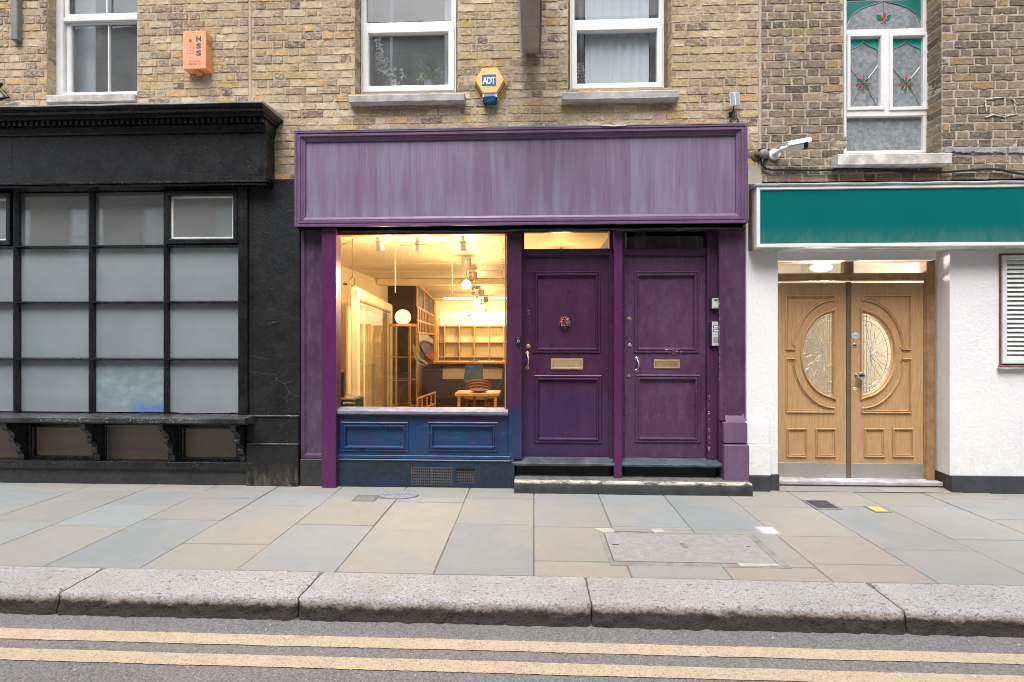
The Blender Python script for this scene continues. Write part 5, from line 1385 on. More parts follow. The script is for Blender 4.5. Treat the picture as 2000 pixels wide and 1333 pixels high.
# projecting sign bracket
x0, x1 = PX(1021,0), PX(1054,0); z0 = PZ(111,1035,0)
t = thing('projecting_sign_box', ((x0+x1)/2,-.6,z0), 'taupe metal box sign projecting over the pavement between the two middle windows', 'sign')
mb = MB(); mb.box(x0, x1, -1.15, -.05, z0, z0+1.0, .008)
for yy in (-.9,-.5): mb.box(x0+.01, x1-.01, yy-.003, yy+.003, z0-.002, z0+.01, .0005)
mb.build('casing', 'grey_box', t)
mb = MB(); mb.box(x0-.026, x0-.001, -1.15, -.05, z0+.012, z0+1.0, .004); mb.build('face_panel', 'white_plastic', t)
mb = MB(); mb.box(x1+.001, x1+.014, -1.15, -.05, z0-.004, z0+.06, .003); mb.build('edge_strip', 'grey_metal', t)
for zz in (z0+.12, z0+.8): mb = MB(); mb.box(x0+.03, x1-.03, -.05, .0, zz, zz+.06, .004); mb.build('wall_bracket', 'grey_metal', t)
# channel iron on left wall + black iron scroll
x0, x1, z0, z1 = rect(20, 33, -70, 77, -.06)
mb = MB(); mb.box(x0, x1, -.06, .0, z0, z1, .005); o = mb.build('metal_bracket', 'grey_metal'); tag(o, 'short upright galvanised bar fixed on the bricks left of the sash window', 'bracket')
mb = MB(); Yq = -.05
mb.tube([(PX(-30,Yq),Yq,PZ(150,0,Yq)),(PX(3,Yq),Yq,PZ(165,0,Yq)),(PX(-2,Yq),Yq,PZ(172,0,Yq)),(PX(16,Yq),Yq,PZ(191,0,Yq)),(PX(2,Yq),Yq,PZ(194,0,Yq)),(PX(-30,Yq),Yq,PZ(190,0,Yq))], .016, 8)
o = mb.build('iron_bracket', 'black_plastic', None, True); tag(o, 'black iron bracket end on the brick wall at the far left edge', 'bracket')
mb = MB(); Yq = -.12
mb.tube([(PX(q,Yq),Yq,PZ(p_,q,Yq)) for q, p_ in ((10,205),(24,201),(38,199),(46,203),(52,206))], .006, 6); o = mb.build('cable_end', 'grey_plastic', None, True); tag(o, 'pale loose cable end lying on the black cornice', 'cable')
# solar light with coiled lead
x0, x1, z0, z1 = rect(1425, 1445, 181, 209, -.08)
t = thing('solar_panel', ((x0+x1)/2,-.05,z0), 'small grey solar panel on a stalk above the right end of the purple fascia', 'solar panel')
mb = MB(); P = lambda x, y, z: (x+(z-z0)*-.02, y+(z-z1)*.12, z)
mb.box(x0, x1, -.085, -.070, z0, z1, .005, P=P); mb.build('panel', 'grey_plastic', t)
mb = MB(); mb.box(x0+.008, x1-.008, -.0862, -.084, z0+.010, z1-.008, .0006, P=P); mb.build('cell', 'iron_pale', t)
mb = MB(); mb.box((x0+x1)/2-.004, (x0+x1)/2+.004, -.0875, -.086, z0+.01, z1-.01, .0004, P=P); mb.build('stripe', 'white_plastic', t)
mb = MB(); cxx = (x0+x1)/2; mb.tube([(cxx,-.07,z0+.03),(cxx,-.04,z0-.02),(cxx,-.01,z0-.03)], .007, 8); mb.box(cxx-.028,cxx+.004,-.02,0,z0-.06,z0-.02,.004); mb.build('stalk', 'black_plastic', t)
mb = MB(); pts = [(cxx,-.06,z0),(cxx+.01,-.05,z0-.06),(cxx+.015,-.05,z0-.11)]
c = Vector((PX(1434,-.06),-.06,PZ(236,1434,-.06)))
for i in range(40): a = i*.45; pts.append(tuple(c+Vector((.04*math.cos(a)*(1+.2*math.sin(i)), .015*math.sin(a*1.3), .018*math.sin(a)+.006*math.sin(i*1.7)))))
mb.tube(pts, .0028, 5); mb.build('coiled_lead', 'black_plastic', t)
a = Vector((PX(1432,-.1),-.1,PZ(241,1432,-.1))); b = Vector((PX(1461,-.1),-.1,PZ(246,1461,-.1)))
mb = MB(); mb.lathe(a, b-a, [(0,.010),(.002,.012),((b-a).length*.8,.012),((b-a).length*.82,.007),((b-a).length,.006)], 12); o = mb.build('torch_lamp', 'grey_plastic', None, True); tag(o, 'small grey tube lying on top of the purple fascia end', 'lamp')
# cctv
t = thing('cctv_camera', (PX(1512,-.05),-.03,PZ(300,1512)), 'white bullet camera with sunshield on a round base above the green sign', 'camera')
Yk = -.03
cb = (PX(1514,Yk),0,PZ(301,1514,Yk))
mb = MB(); mb.lathe(cb, (0,-1,0), [(0,.056),(.018,.056),(.024,.050),(.026,.03),(.05,.022),(.055,.001)], 28); mb.build('base', 'white_plastic', t, True)
mb = MB(); e0 = Vector((cb[0],-.05,cb[2])); e1 = Vector((cb[0]+.03,-.11,cb[2]+.02)); e2 = Vector((cb[0]+.065,-.14,cb[2]+.022)); mb.tube([e0,e1,e2], [.024,.017,.02], 12); mb.ball(e1, .024, 12); mb.build('arm', 'white_plastic', t, True)
dv = Vector((.185,-.03,.014)); a = Vector((cb[0]+.06,-.14,cb[2]+.025)); L = dv.length
mb = MB(); mb.lathe(a, dv, [(0,.034),(.01,.044),(L*.72,.044)], 20); mb.build('body', 'white_plastic', t, True)
mb = MB(); mb.lathe(a+dv*.72, dv, [(0,.045),(L*.2,.045),(L*.2,.034),(L*.17,.032),(L*.17,.001)], 20); mb.build('lens', 'black_plastic', t, True)
d_ = dv.normalized(); sd = d_.cross(Vector((0,0,1))).normalized(); up = sd.cross(d_)
mb = MB(); vs = []
for i in range(9):
    an = math.pi*(i/8); off = sd*math.cos(an)*.050+up*(math.sin(an)*.052-.004)
    vs += [a+off-d_*.0+up*0, a+off+dv*1.08+up*.012, a+off*1.09+dv*1.08+up*.012, a+off*1.09]
mb.add(vs, [(i*4+k, i*4+4+k, i*4+4+(k+1)%4, i*4+(k+1)%4) for i in range(8) for k in range(4)]+[(0,1,2,3),(32,33,34,35)]); mb.build('sunshield', 'white_plastic', t, True)
x, z = PX(1492,-.04), PZ(301,1492,-.04)
t = thing('junction_box', (x,-.02,z), 'round black junction box on a plate beside the white camera', 'junction box')
mb = MB(); mb.prism([(x-.055,z-.055),(x+.045,z-.055),(x+.058,z+.045),(x-.0,z+.062),(x-.052,z+.05)], -.03, .0); mb.build('plate', 'black_plastic', t)
mb = MB(); mb.lathe((x+.004,-.03,z),(0,-1,0),[(0,.050),(.012,.049),(.026,.040),(.034,.024),(.036,.001)],24); mb.build('cap', 'iron', t, True)
x, z = PX(1477,-.02), PZ(301,1477,-.02)
mb = MB(); mb.ball((x,-.012,z-.01), .05, 12, (.9,.3,1.2)); mb.box(x-.02,x+.016,-.05,-.02,z-.02,z+.015,.005); mb.build('rust_patch', 'brownwood', t, True)
mb = MB(); Yk = -.03
pts = [(1488,309),(1489,322),(1496,330),(1508,333),(1540,332.5),(1600,333),(1650,331),(1690,330.5),(1730,334),(1780,337),(1840,337),(1880,334),(1925,330.5),(1950,331),(1975,337),(2000,341),(2060,345),(2200,345)]
mb.tube([(PX(a,Yk),Yk if i else -.035,PZ(b,a,Yk)) for i,(a,b) in enumerate(pts)], .012, 8)
o = mb.build('cable', 'black_plastic', None, 'all'); tag(o, 'thick black cable running along the bricks above the green sign', 'cable')
# ================================================================== ground
random.seed(21)
KB, KF = -1.93, -2.235
ZR = -.125
def gy(px, py): return G(px, py)[1]
xL = [G(86,1106)[0], G(272,1110)[0], G(460,1115)[0], G(653,1119)[0], G(847,1121)[0]]
X9 = [xL[0]-.64*k for k in range(9,0,-1)]+xL+[0.0, .615, 1.235, 1.84, 2.47]+[2.47+.64*k for k in range(1,9)]
i0 = 9
BE = (.268,.264,.240); BE2 = (.278,.273,.250); BL = (.232,.258,.275); BL2 = (.25,.275,.288); GR = (.265,.265,.252); PK = (.295,.265,.23); BG = (.265,.275,.262)
cuts = {i0-1: ([gy(20,1025), gy(100,985), gy(150,957)], [BE, BL2, BL2, GR]),
 i0: ([gy(330,1015), gy(430,974)], [BL, BG, BE, GR]),
 i0+1: ([gy(430,1062), gy(540,987), gy(620,962)], [BE, BE, BL2, GR]),
 i0+2: ([gy(640,1026), gy(730,974)], [BL2, BE, GR]),
 i0+3: ([gy(790,1036), gy(830,981)], [BE2, BE2, GR]),
 i0+4: ([gy(950,1024), gy(960,974)], [BL, BG, GR]),
 i0+5: ([gy(1110,1097), gy(1110,1030)], [PK, BE, BL]),
 i0+6: ([gy(1330,1105), gy(1270,1035), gy(1250,1030)], [GR, GR, GR, BL]),
 i0+7: ([gy(1500,1108), gy(1470,1036)], [PK, GR, BL]),
 i0+8: ([gy(1700,1104), gy(1580,1048), gy(1530,991)], [PK, PK, BE, GR]),
 i0+9: ([gy(1800,1075), gy(1700,990)], [BL, BL, BE]),
 i0+10: ([gy(1950,1055), gy(1870,990)], [BL, BL2, BG]),
 i0+11: ([-1.5, -.75, -.2], [BL, BE, BL2, BE])}
mb = MB()
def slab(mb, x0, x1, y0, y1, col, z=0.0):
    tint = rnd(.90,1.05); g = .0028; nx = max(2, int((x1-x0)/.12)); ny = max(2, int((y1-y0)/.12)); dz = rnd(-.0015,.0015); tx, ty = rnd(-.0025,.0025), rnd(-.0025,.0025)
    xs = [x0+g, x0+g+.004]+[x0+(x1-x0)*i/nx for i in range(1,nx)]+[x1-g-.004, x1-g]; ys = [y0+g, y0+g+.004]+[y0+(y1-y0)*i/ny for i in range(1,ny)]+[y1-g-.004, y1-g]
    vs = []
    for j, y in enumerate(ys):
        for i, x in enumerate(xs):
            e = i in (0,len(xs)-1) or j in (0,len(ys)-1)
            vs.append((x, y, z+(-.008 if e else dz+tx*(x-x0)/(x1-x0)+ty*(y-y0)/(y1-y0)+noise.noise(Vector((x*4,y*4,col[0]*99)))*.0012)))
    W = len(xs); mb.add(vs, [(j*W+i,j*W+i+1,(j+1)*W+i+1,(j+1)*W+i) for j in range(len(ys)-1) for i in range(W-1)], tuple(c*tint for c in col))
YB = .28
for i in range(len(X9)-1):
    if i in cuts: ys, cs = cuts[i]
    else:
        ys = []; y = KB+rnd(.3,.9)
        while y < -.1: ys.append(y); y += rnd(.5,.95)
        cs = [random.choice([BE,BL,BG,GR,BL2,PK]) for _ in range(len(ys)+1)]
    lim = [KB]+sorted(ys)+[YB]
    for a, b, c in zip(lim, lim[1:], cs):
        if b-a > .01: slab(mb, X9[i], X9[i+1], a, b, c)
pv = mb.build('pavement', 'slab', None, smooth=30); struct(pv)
mb = MB(); mb.add([(-70,KB-.05,-.007),(70,KB-.05,-.007),(70,.3,-.007),(-70,.3,-.007)], [(0,1,2,3)]); struct(mb.build('pavement_bed', 'grout'))
# grey apron in front of the oak doors
mb = MB()
xa_, xb_ = G(1512,953)[0], G(1862,957)[0]
vs = [(xa_,-.03,.004),(xb_,-.03,.004),(PX(1828,.2),.22,.03),(PX(1512,.2),.22,.03)]
mb.add(vs, [(0,1,2,3)], (.23,.235,.24)); mb.add([(xa_+1.0,-.028,.0075),(xb_-.2,-.028,.0075),(xb_-.32,.07,.016),(xa_+.95,.07,.016)], [(0,1,2,3)], (.36,.345,.31)); struct(mb.build('pavement', 'slab'))
# kerb of long granite stones
kj = [-6.4, -4.6, G(90,1165)[0]+.02, G(577,1172)[0], G(1156,1182)[0], G(1778,1198)[0], 3.9, 5.8]
kj = [-12,-10,-8.2]+kj+[7.6,9.4,11.3]
mb = MB()
arc = [(KB,-.006),(KB-.004,.0),(-2.0,.001),(-2.05,.001),(-2.10,.0),(-2.15,-.001),(-2.20,-.001),(-2.228,-.003),(-2.242,-.009),(-2.252,-.022),(-2.257,-.042),(-2.260,-.060),(-2.262,-.075),(-2.264,-.090),(-2.268,-.105),(-2.272,-.120),(-2.276,-.140)]
for a, b in zip(kj, kj[1:]):
    n = int((b-a)/.022); K = len(arc); vs = []
    sk = rnd(-.03,.03)
    for i in range(n+1):
        t_ = i/n; x = a+.005+(b-a-.010)*t_; e = min(i, n-i)
        for y, z in arc:
            q = Vector((x*5, y*5, z*5)); rg = 1.4 if z > -.05 else 8.0
            dy = noise.noise(q*3)*.0018*rg+noise.noise(q*9)*.0010*rg; dz = noise.noise(q*4+Vector((3,1,2)))*.0016+noise.noise(Vector((x*.8,0,0)))*.004
            jx = noise.noise(Vector((a if t_ < .5 else b, y*14, z*14)))*.010 if e < 3 else 0
            if e == 0: dz -= .010 if z > -.05 else 0; dy += .012 if z < -.01 else 0
            vs.append((x+jx, y+dy, z+dz))
    mb.add(vs, [(i*K+k,i*K+K+k,i*K+K+k+1,i*K+k+1) for i in range(n) for k in range(K-1)]+[tuple(range(K)), tuple(range(n*K,n*K+K))])
struct(mb.build('kerb', 'kerb', None, smooth=50))
mb = MB(); mb.box(-70, 70, -2.20, KB, -.3, -.02, .001); struct(mb.build('kerb_bed', 'grout'))
for a, b in ((-70,kj[0]),(kj[-1],70)):
    mb = MB(); mb.box(a, b, -2.26, KB, -.3, .0, .02); struct(mb.build('kerb', 'kerb'))
# road: fine mesh near the camera view, big sheet beyond
mb = MB(); nx, ny = 420, 70; vs = []; rx0, rx1, ry0, ry1 = -5.5, 5.5, -3.9, -2.2
for j in range(ny+1):
    for i in range(nx+1):
        x = rx0+(rx1-rx0)*i/nx; y = ry0+(ry1-ry0)*j/ny; e = 0 if i in (0,nx) or j in (0,) else 1
        vs.append((x, y, ZR+e*(noise.noise(Vector((x*3,y*3,0)))*.003+noise.noise(Vector((x*30,y*30,0)))*.0016)))
mb.add(vs, [(j*(nx+1)+i,j*(nx+1)+i+1,(j+1)*(nx+1)+i+1,(j+1)*(nx+1)+i) for j in range(ny) for i in range(nx)])
struct(mb.build('road', 'asphalt', None, smooth='all'))
mb = MB()
for a, b, c, d in ((-70,-5.5,-7.7,-2.2),(5.5,70,-7.7,-2.2),(-5.5,5.5,-7.7,-3.9)): mb.add([(a,c,ZR),(b,c,ZR),(b,d,ZR),(a,d,ZR)], [(0,1,2,3)])
struct(mb.build('road', 'asphalt'))
def gline(pl, pr, name):
    # edges given by pixel rows at the photo's left and right ends on the road plane
    mb = MB(); vs = []; n = 420; m_ = 4
    yl0 = G(0,pl[0],ZR)[1]; yl1 = G(0,pl[1],ZR)[1]; yr0 = G(2000,pr[0],ZR)[1]; yr1 = G(2000,pr[1],ZR)[1]
    xl, xr_ = G(0,pl[0],ZR)[0], G(2000,pr[0],ZR)[0]
    for i in range(n+1):
        x = -5.4+10.8*i/n; t_ = (x-xl)/(xr_-xl); y0_ = yl0+(yr0-yl0)*t_; y1_ = yl1+(yr1-yl1)*t_
        for k in range(m_+1):
            y = y0_+(y1_-y0_)*k/m_
            if k in (0,m_): y += noise.noise(Vector((x*35,k,0)))*.004
            vs.append((x, y, ZR+.004+noise.noise(Vector((x*3,y*3,0)))*.003+noise.noise(Vector((x*30,y*30,0)))*.0016))
    mb.add(vs, [(i*(m_+1)+k,(i+1)*(m_+1)+k,(i+1)*(m_+1)+k+1,i*(m_+1)+k+1) for i in range(n) for k in range(m_)])
    struct(mb.build('road_marking', 'yellow_line', None, smooth='all'))
gline((1228,1249), (1279,1299), 0); gline((1267,1290), (1322,1345), 0)
mb = MB(); mb.add([(-400,-400,-.35),(400,-400,-.35),(400,400,-.35),(-400,400,-.35)], [(0,1,2,3)]); struct(mb.build('ground', 'asphalt'))
mb = MB(); mb.box(-70, 70, -9.5, -7.75, -.3, .0, .005); struct(mb.build('pavement', 'concrete_pale')); mb = MB(); mb.box(-70, 70, -7.75, -7.45, -.3, .0, .02); struct(mb.build('kerb', 'concrete'))
# covers let into the paving
def gp(pts, z=0.0): return [G(a, b, z) for a, b in pts]
def plate(mb, pts, z0, z1): mb.prismz(pts, z0, z1)
xa_, xb_ = .535, 1.615; ya_, yb_ = -1.70, -1.20
t = thing('manhole_cover', ((xa_+xb_)/2, (ya_+yb_)/2, 0), 'large rectangular concrete filled manhole cover in the paving', 'manhole cover')
mb = MB(); mb.box(xa_-.035, xb_+.06, ya_-.055, yb_+.03, -.01, .0035, .002); mb.build('surround', 'repair_mortar', t)
mb = MB(); mb.box(xa_-.003, xb_+.003, ya_-.003, yb_+.003, -.005, .0042, .0005); mb.build('frame_gap', 'iron_dark', t)
mb = MB(); mb.box(xa_+.003, xb_-.003, ya_+.003, yb_-.003, -.005, .0068, .002); mb.build('cover', 'concrete', t)
c = G(1336,1068); mb = MB(); mb.box(c[0]-.022, c[0]+.022, c[1]-.05, c[1]+.05, .003, .0082, .002); mb.build('name_plate', 'iron', t)
mb = MB(); c = G(1197,1066); mb.box(c[0]-.005, c[0]+.045, c[1]-.008, c[1]+.006, .003, .0078, .001); c = G(1463,1070); mb.box(c[0]-.02, c[0]+.008, c[1]-.008, c[1]+.006, .003, .0078, .001); mb.build('lifting_slot', 'ink_black', t)
mb = MB()
for a, b, c_, d in ((.62,.93,yb_+.03,yb_+.055),): mb.box(a, b, c_, d, -.01, .002, .002)
o = mb.build('broken_edge', 'grout', t)
mb = MB()
def rag(pts, z): 
    q = gp(pts); mb.prismz([(x+rnd(-.008,.008), y+rnd(-.006,.006)) for x, y in q], -.004, z)
rag([(1272,1035),(1290,1034),(1300,1040),(1281,1042),(1275,1039)], .006); rag([(1440,1100),(1475,1101),(1512,1102),(1524,1107),(1480,1109),(1447,1108)], .0055); rag([(1160,1033),(1196,1034),(1199,1041),(1180,1041)], .005)
mb.build('cement_repair', 'concrete_pale', t)
# small square drain grille
def qcover(px, label, cat, name, mat, frame_mat, z=.005, grill=False):
    q = gp(px); xs_ = [p[0] for p in q]; ys_ = [p[1] for p in q]; a, b, c, d = min(xs_[0],xs_[3]), max(xs_[1],xs_[2]), min(ys_), max(ys_)
    a = (xs_[0]+xs_[3])/2; b = (xs_[1]+xs_[2])/2; c = (ys_[2]+ys_[3])/2; d = (ys_[0]+ys_[1])/2
    t = thing(name, ((a+b)/2,(c+d)/2,0), label, cat)
    mb = MB(); mb.box(a-.02, b+.02, c-.02, d+.02, -.01, z-.001, .002); mb.build('frame', frame_mat, t)
    mb = MB(); mb.box(a, b, c, d, -.005, z+.001, .003)
    if grill:
        for k in range(7): mb.box(a+(b-a)*(k+.3)/7, a+(b-a)*(k+.6)/7, c+.012, d-.012, z, z+.005, .001)
        mb.box(a+.01, b-.01, (c+d)/2-.004, (c+d)/2+.004, z, z+.006, .001)
    mb.build('cover', mat, t); return t
qcover([(1573,979),(1612,979),(1640,994),(1598,994)], 'small dark square cover in the paving near the oak doors', 'cover', 'access_cover', 'iron_dark', 'iron', .005, True)
qcover([(1697,991),(1720,991),(1732,1000),(1708,1000)], 'small yellow square plate in the paving', 'cover', 'hydrant_plate', 'yellow_plate', 'iron')
qcover([(1480,1032),(1506,1031),(1521,1043),(1493,1043)], 'small white square plate in the paving beside the manhole', 'cover', 'access_cover', 'white_plate', 'concrete_pale')
qcover([(700,969),(738,969),(730,979),(692,979)], 'small grey square cover left of the oval cover', 'cover', 'access_cover', 'iron', 'grout', .004, False)
c = G(778,968.5); t = thing('stopcock_cover', (c[0],c[1],0), 'pale oval metal cover in the paving below the display window', 'cover')
ov = [(c[0]+.185*math.cos(a)+.0, c[1]+.105*math.sin(a)) for a in [i*math.pi/14 for i in range(28)]]
mb = MB(); mb.prismz([(c[0]+(x-c[0])*1.06, c[1]+(y-c[1])*1.1) for x, y in ov], -.01, .008); mb.build('rim', 'iron', t)
mb = MB(); mb.prismz(ov, -.01, .011); mb.build('cover', 'iron_pale', t)
mb = MB()
for k in range(11): xx = c[0]-.15+.03*k; h_ = .09*math.sqrt(max(0,1-((xx-c[0])/.18)**2)); mb.box(xx-.002, xx+.002, c[1]-h_, c[1]+h_, .010, .0125, .0005)
mb.box(c[0]-.16, c[0]+.16, c[1]-.003, c[1]+.003, .010, .0125, .0005); mb.build('ribs', 'iron', t)
# moss at wall foot and small weeds in kerb joints
mb = MB()
for px_, py_, n_, sp in ((520,956,130,.20),(760,960,60,.3),(634,948,26,.02),(1155,1150,12,.02),(1765,1185,20,.04),(160,1118,20,.05)):
    gx_, gy_ = G(px_, py_)
    for i in range(n_):
        x = gx_+rnd(-sp,sp); y = gy_+rnd(-.035,.035); leaf_pts(mb, (x,y,-.004 if py_ < 1100 else -.012), (rnd(-1,1),rnd(-1,1),rnd(.05,.6)), rnd(.006,.016), .003)
o = mb.build('moss', 'leaf'); tag(o, kind='stuff', label='moss and tiny weeds in the joints of the paving', cat='moss')
mb = MB()
for i in range(90):
    y = rnd(-3.2,-2.32); x = rnd(-3,3.2); a = rnd(0,6.28); s_ = rnd(.002,.006)
    mb.prismz([(x+s_*rnd(.6,1.3)*math.cos(a+k*1.05), y+s_*rnd(.6,1.3)*math.sin(a+k*1.05)) for k in range(6)], ZR, ZR+.006)
o = mb.build('grit', 'white_sill'); tag(o, kind='stuff', label='pale grit scattered on the asphalt', cat='grit')

# ================================================================== shop interior
def I(px, py, d): return Vector((PX(px, d-D), d-D, PZ(py, px, d-D)))
YI = .17
RX0, RX1, RY1, RZ = -3.1, .95, 11.0, 2.66
mb = MB(); mb.add([(RX0,YI,.1),(RX0,RY1,.1),(RX0,RY1,RZ),(RX0,YI,RZ)], [(0,1,2,3)]); mb.add([(RX1,YI,.1),(RX1,RY1,.1),(RX1,RY1,RZ),(RX1,YI,RZ)], [(0,1,2,3)])
mb.add([(RX0,RY1,.1),(RX1,RY1,.1),(RX1,RY1,RZ),(RX0,RY1,RZ)], [(0,1,2,3)]); mb.wall(RX0, RX1, .1, RZ, YI, [(PX(652,YI),PX(994,YI),.5,RZ),(PX(1016,YI),PX(1197,YI),1.0,RZ)], .02)
mb.build('interior_wall', 'cream', ps)
mb = MB(); mb.add([(RX0,YI,RZ),(RX1,YI,RZ),(RX1,RY1,RZ),(RX0,RY1,RZ)], [(0,1,2,3)])
for k in range(12):
    if k*.9 > 2: mb.box(RX0, RX1, YI+k*.9, YI+k*.9+.012, RZ-.006, RZ, .002)
mb.box(RX0, RX1, 4.9, 5.15, RZ-.12, RZ, .01); mb.build('interior_ceiling', 'ceil', ps)
mb = MB(); mb.add([(RX0,YI,.1),(RX1,YI,.1),(RX1,RY1,.1),(RX0,RY1,.1)], [(0,1,2,3)]); mb.build('interior_floor', 'floor_in', ps)
# dark room behind the second door
mb = MB(); a, b = PX(1205,YD+.1), PX(1400,YD+.1); mb.add([(a,.17,.1),(b,.17,.1),(b,2.5,.1),(a,2.5,.1),(a,.17,2.9),(b,.17,2.9),(b,2.5,2.9),(a,2.5,2.9)], [(0,1,2,3),(4,5,6,7),(0,3,7,4),(1,2,6,5),(3,2,6,7)]); mb.box(PX(1240,.2),PX(1262,.2),.2,.23,2,2.8,.004); mb.build('passage_lining', 'grey_room', ps)
# glazed screen on the left (cream frame going back)
A0 = I(690,565,5.95); A1 = I(760,600,9.2); zt_ = A0.z; zb_ = .15
t = thing('glazed_screen', ((A0.x+A1.x)/2,(A0.y+A1.y)/2,zb_), 'cream framed glazed screen standing inside the left of the display window', 'screen')
dv = Vector((A1.x-A0.x, A1.y-A0.y, 0)); L = dv.length; dv.normalize(); nv = Vector((dv.y,-dv.x,0))
def SP(u, n, z): return tuple(Vector((A0.x,A0.y,0))+dv*u+nv*n+Vector((0,0,z)))
mb = MB(); P = lambda x, y, z: SP(x, y, z)
mb.box(0, .10, -.03, .06, zb_, zt_, .01, P=P); mb.box(L-.12, L, -.03, .06, zb_, zt_, .01, P=P); mb.box(.0, L, -.03, .06, zt_-.12, zt_+.03, .02, P=P); mb.build('frame', 'cream', t)
mb = MB(); mb.box(.10, L-.12, .0, .012, zt_-.155, zt_-.14, .002, P=P); mb.box(.6, .62, .0, .03, zb_, zt_-.15, .003, P=P); mb.build('rail', 'chain', t)
mb = MB(); mb.add([SP(.1,.02,zb_),SP(L-.12,.02,zb_),SP(L-.12,.02,zt_-.12),SP(.1,.02,zt_-.12)], [(0,1,2,3)]); mb.build('screen_glass', 'glass_cab', t)
mb = MB(); 
for k in range(60): mb.add([SP(.1+(L-.2)*q/60, -.10+.012*math.sin(q*1.3), zz_) for q, zz_ in ((k,zb_),(k+1,zb_),(k+1,zt_-.15),(k,zt_-.15))], [(0,1,2,3)])
mb.build('panel_backing', 'cream', t)
# hanging leads and chains
def chainobj(px, y0, y1, d, label):
    a, b = I(px,y0,d), I(px,y1,d); mb = MB(); n = int((a-b).length/.022)
    for i in range(n):
        c = a.lerp(b, i/n); mb.tube([c+Vector((0,0,.012)), c+Vector(((.006 if i % 2 else 0),(0 if i % 2 else .006),0)), c-Vector((0,0,.012)), c-Vector(((.006 if i % 2 else 0),(0 if i % 2 else .006),0))], .0018, 4, True)
    o = mb.build('hanging_chain', 'chain', None, True); tag(o, label, 'chain', 'chains hanging in the display window')
chainobj(772, 456, 574, 5.55, 'pale chain hanging behind the middle spotlight, left of the two'); chainobj(884, 456, 575, 5.55, 'pale chain hanging beside the right spotlight')
mb = MB(); pts = [I(688,455,5.5)+Vector((rnd(-.002,.002),0,0))]+[I(688+rnd(-.6,.6),460+i*9,5.5) for i in range(10)]
c = I(688,550,5.5)
for i in range(20): a = i*.7; pts.append(c+Vector((.028*math.sin(a), .004*i*.2, .05*math.cos(a))))
mb.tube(pts, .003, 5); o = mb.build('hanging_lead', 'wire', None, True); tag(o, 'looped lead hanging at the left end of the display window', 'cable')
mb = MB(); c = I(674,557,5.6); mb.prismx([(-.0+c.y,c.z),(c.y+.012,c.z+.02),(c.y+.02,c.z)], c.x-.022, c.x+.022); mb.tube([c, c+Vector((-.01,0,.03)), c+Vector((.01,0,.03)), c], .002, 4); o = mb.build('bulldog_clip', 'black_plastic'); tag(o, 'small dark clip on top of the cream framed screen', 'clip')
# fairy lights
mb = MB(); mb2 = MB()
def string(pts, d=5.42):
    P3 = [I(a,b,d) for a, b in pts]; out = []
    for p, q in zip(P3, P3[1:]):
        for k in range(6): 
            s_ = p.lerp(q, k/6); s_.z -= .012*math.sin(k/6*math.pi); s_.x += rnd(-.003,.003); out.append(s_)
    out.append(P3[-1]); mb.tube(out, .0017, 4)
    for i in range(2, len(out), 3):
        c = out[i]; e = c+Vector((rnd(-.02,.02), 0, rnd(-.03,.012))); mb.tube([c,e], .0015, 4); mb2.ball(e, .0035, 6)
string([(656,482),(668,478),(684,468),(700,462)]); string([(710,462),(728,468),(745,462),(752,463)]); string([(764,464),(775,472),(790,480),(810,476),(830,477),(845,468),(862,462),(882,461)])
string([(770,465),(800,474),(825,478),(860,476),(885,466),(905,474),(925,474),(945,466),(960,461),(985,460)]); string([(978,462),(985,480),(980,498),(984,515),(981,535),(985,552),(983,562)])
string([(656,470),(672,476),(690,470)])
t = mb.build('string_lights', 'wire'); tag(t, 'string of tiny unlit fairy lights looped along the top of the display window', 'fairy lights')
mb2.build('bulb', 'chain', t)
# spotlights along the window head
def spot(px, py, tilt, lab):
    t0 = I(px, 460, 5.6); t = thing('spotlight', t0, lab, 'spotlight', 'spotlights along the top of the display window')
    ax = Vector((tilt, .25, -1)).normalized()
    mb = MB(); mb.lathe(t0, ax, [(0,.024),(.03,.026),(.035,.020),(.05,.022),(.055,.030),(.11,.040),(.165,.048),(.165,.044),(.12,.036)], 20); mb.build('lamp_shade', 'chrome_warm' if False else 'silver', t, True)
    mb = MB(); mb.lathe(t0+ax*.150, ax, [(0,.040),(.004,.040)], 18); mb.build('bulb', 'spotglow', t)
    mb = MB(); mb.tube([t0+Vector((0,0,.10)), t0+Vector((0,0,.0))], .008, 8)
    for k in range(8):
        a = k*.785; u = Vector((math.cos(a), math.sin(a), 0)); mb.tube([t0+ax*.06+u*.033, t0+ax*.085+u*.038], .0025, 4)
    mb.build('stem', 'grey_metal', t)
    l = bpy.data.lights.new('spot_lamp', 'POINT'); l.energy = 22; l.color = (1,.74,.40); l.shadow_soft_size = .06
    lo = bpy.data.objects.new('spot_lamp', l); COL.objects.link(lo); lo.location = t0+ax*.45; lo.rotation_euler = Vector((-.75,.9,-.75)).to_track_quat('-Z','Y').to_euler()
spot(738,470,.12,'left silver spotlight above the display window'); spot(816,470,-.05,'middle silver spotlight above the display window'); spot(903,470,-.02,'right silver spotlight above the display window')
t = thing('ceiling_light', (.35,1.5,2.45), 'added unseen warm lamp behind the left purple door, brightening its fanlight', 'lamp')  # added lamp, out of view, that brightens the fanlight above the door
mb = MB(); mb.ball((.35,1.5,2.45), .09, 14); mb.build('diffuser', 'globe', t, True)
mb = MB(); mb.tube([(.35,1.5,2.5),(.35,1.5,RZ)], .01, 8); mb.build('stem', 'brass_dull', t)
l = bpy.data.lights.new('fanlight_fill', 'POINT'); l.energy = 14; l.color = (1,.56,.22); l.shadow_soft_size = .1
lo = bpy.data.objects.new('fanlight_fill', l); COL.objects.link(lo); lo.location = (.35,1.5,2.3)
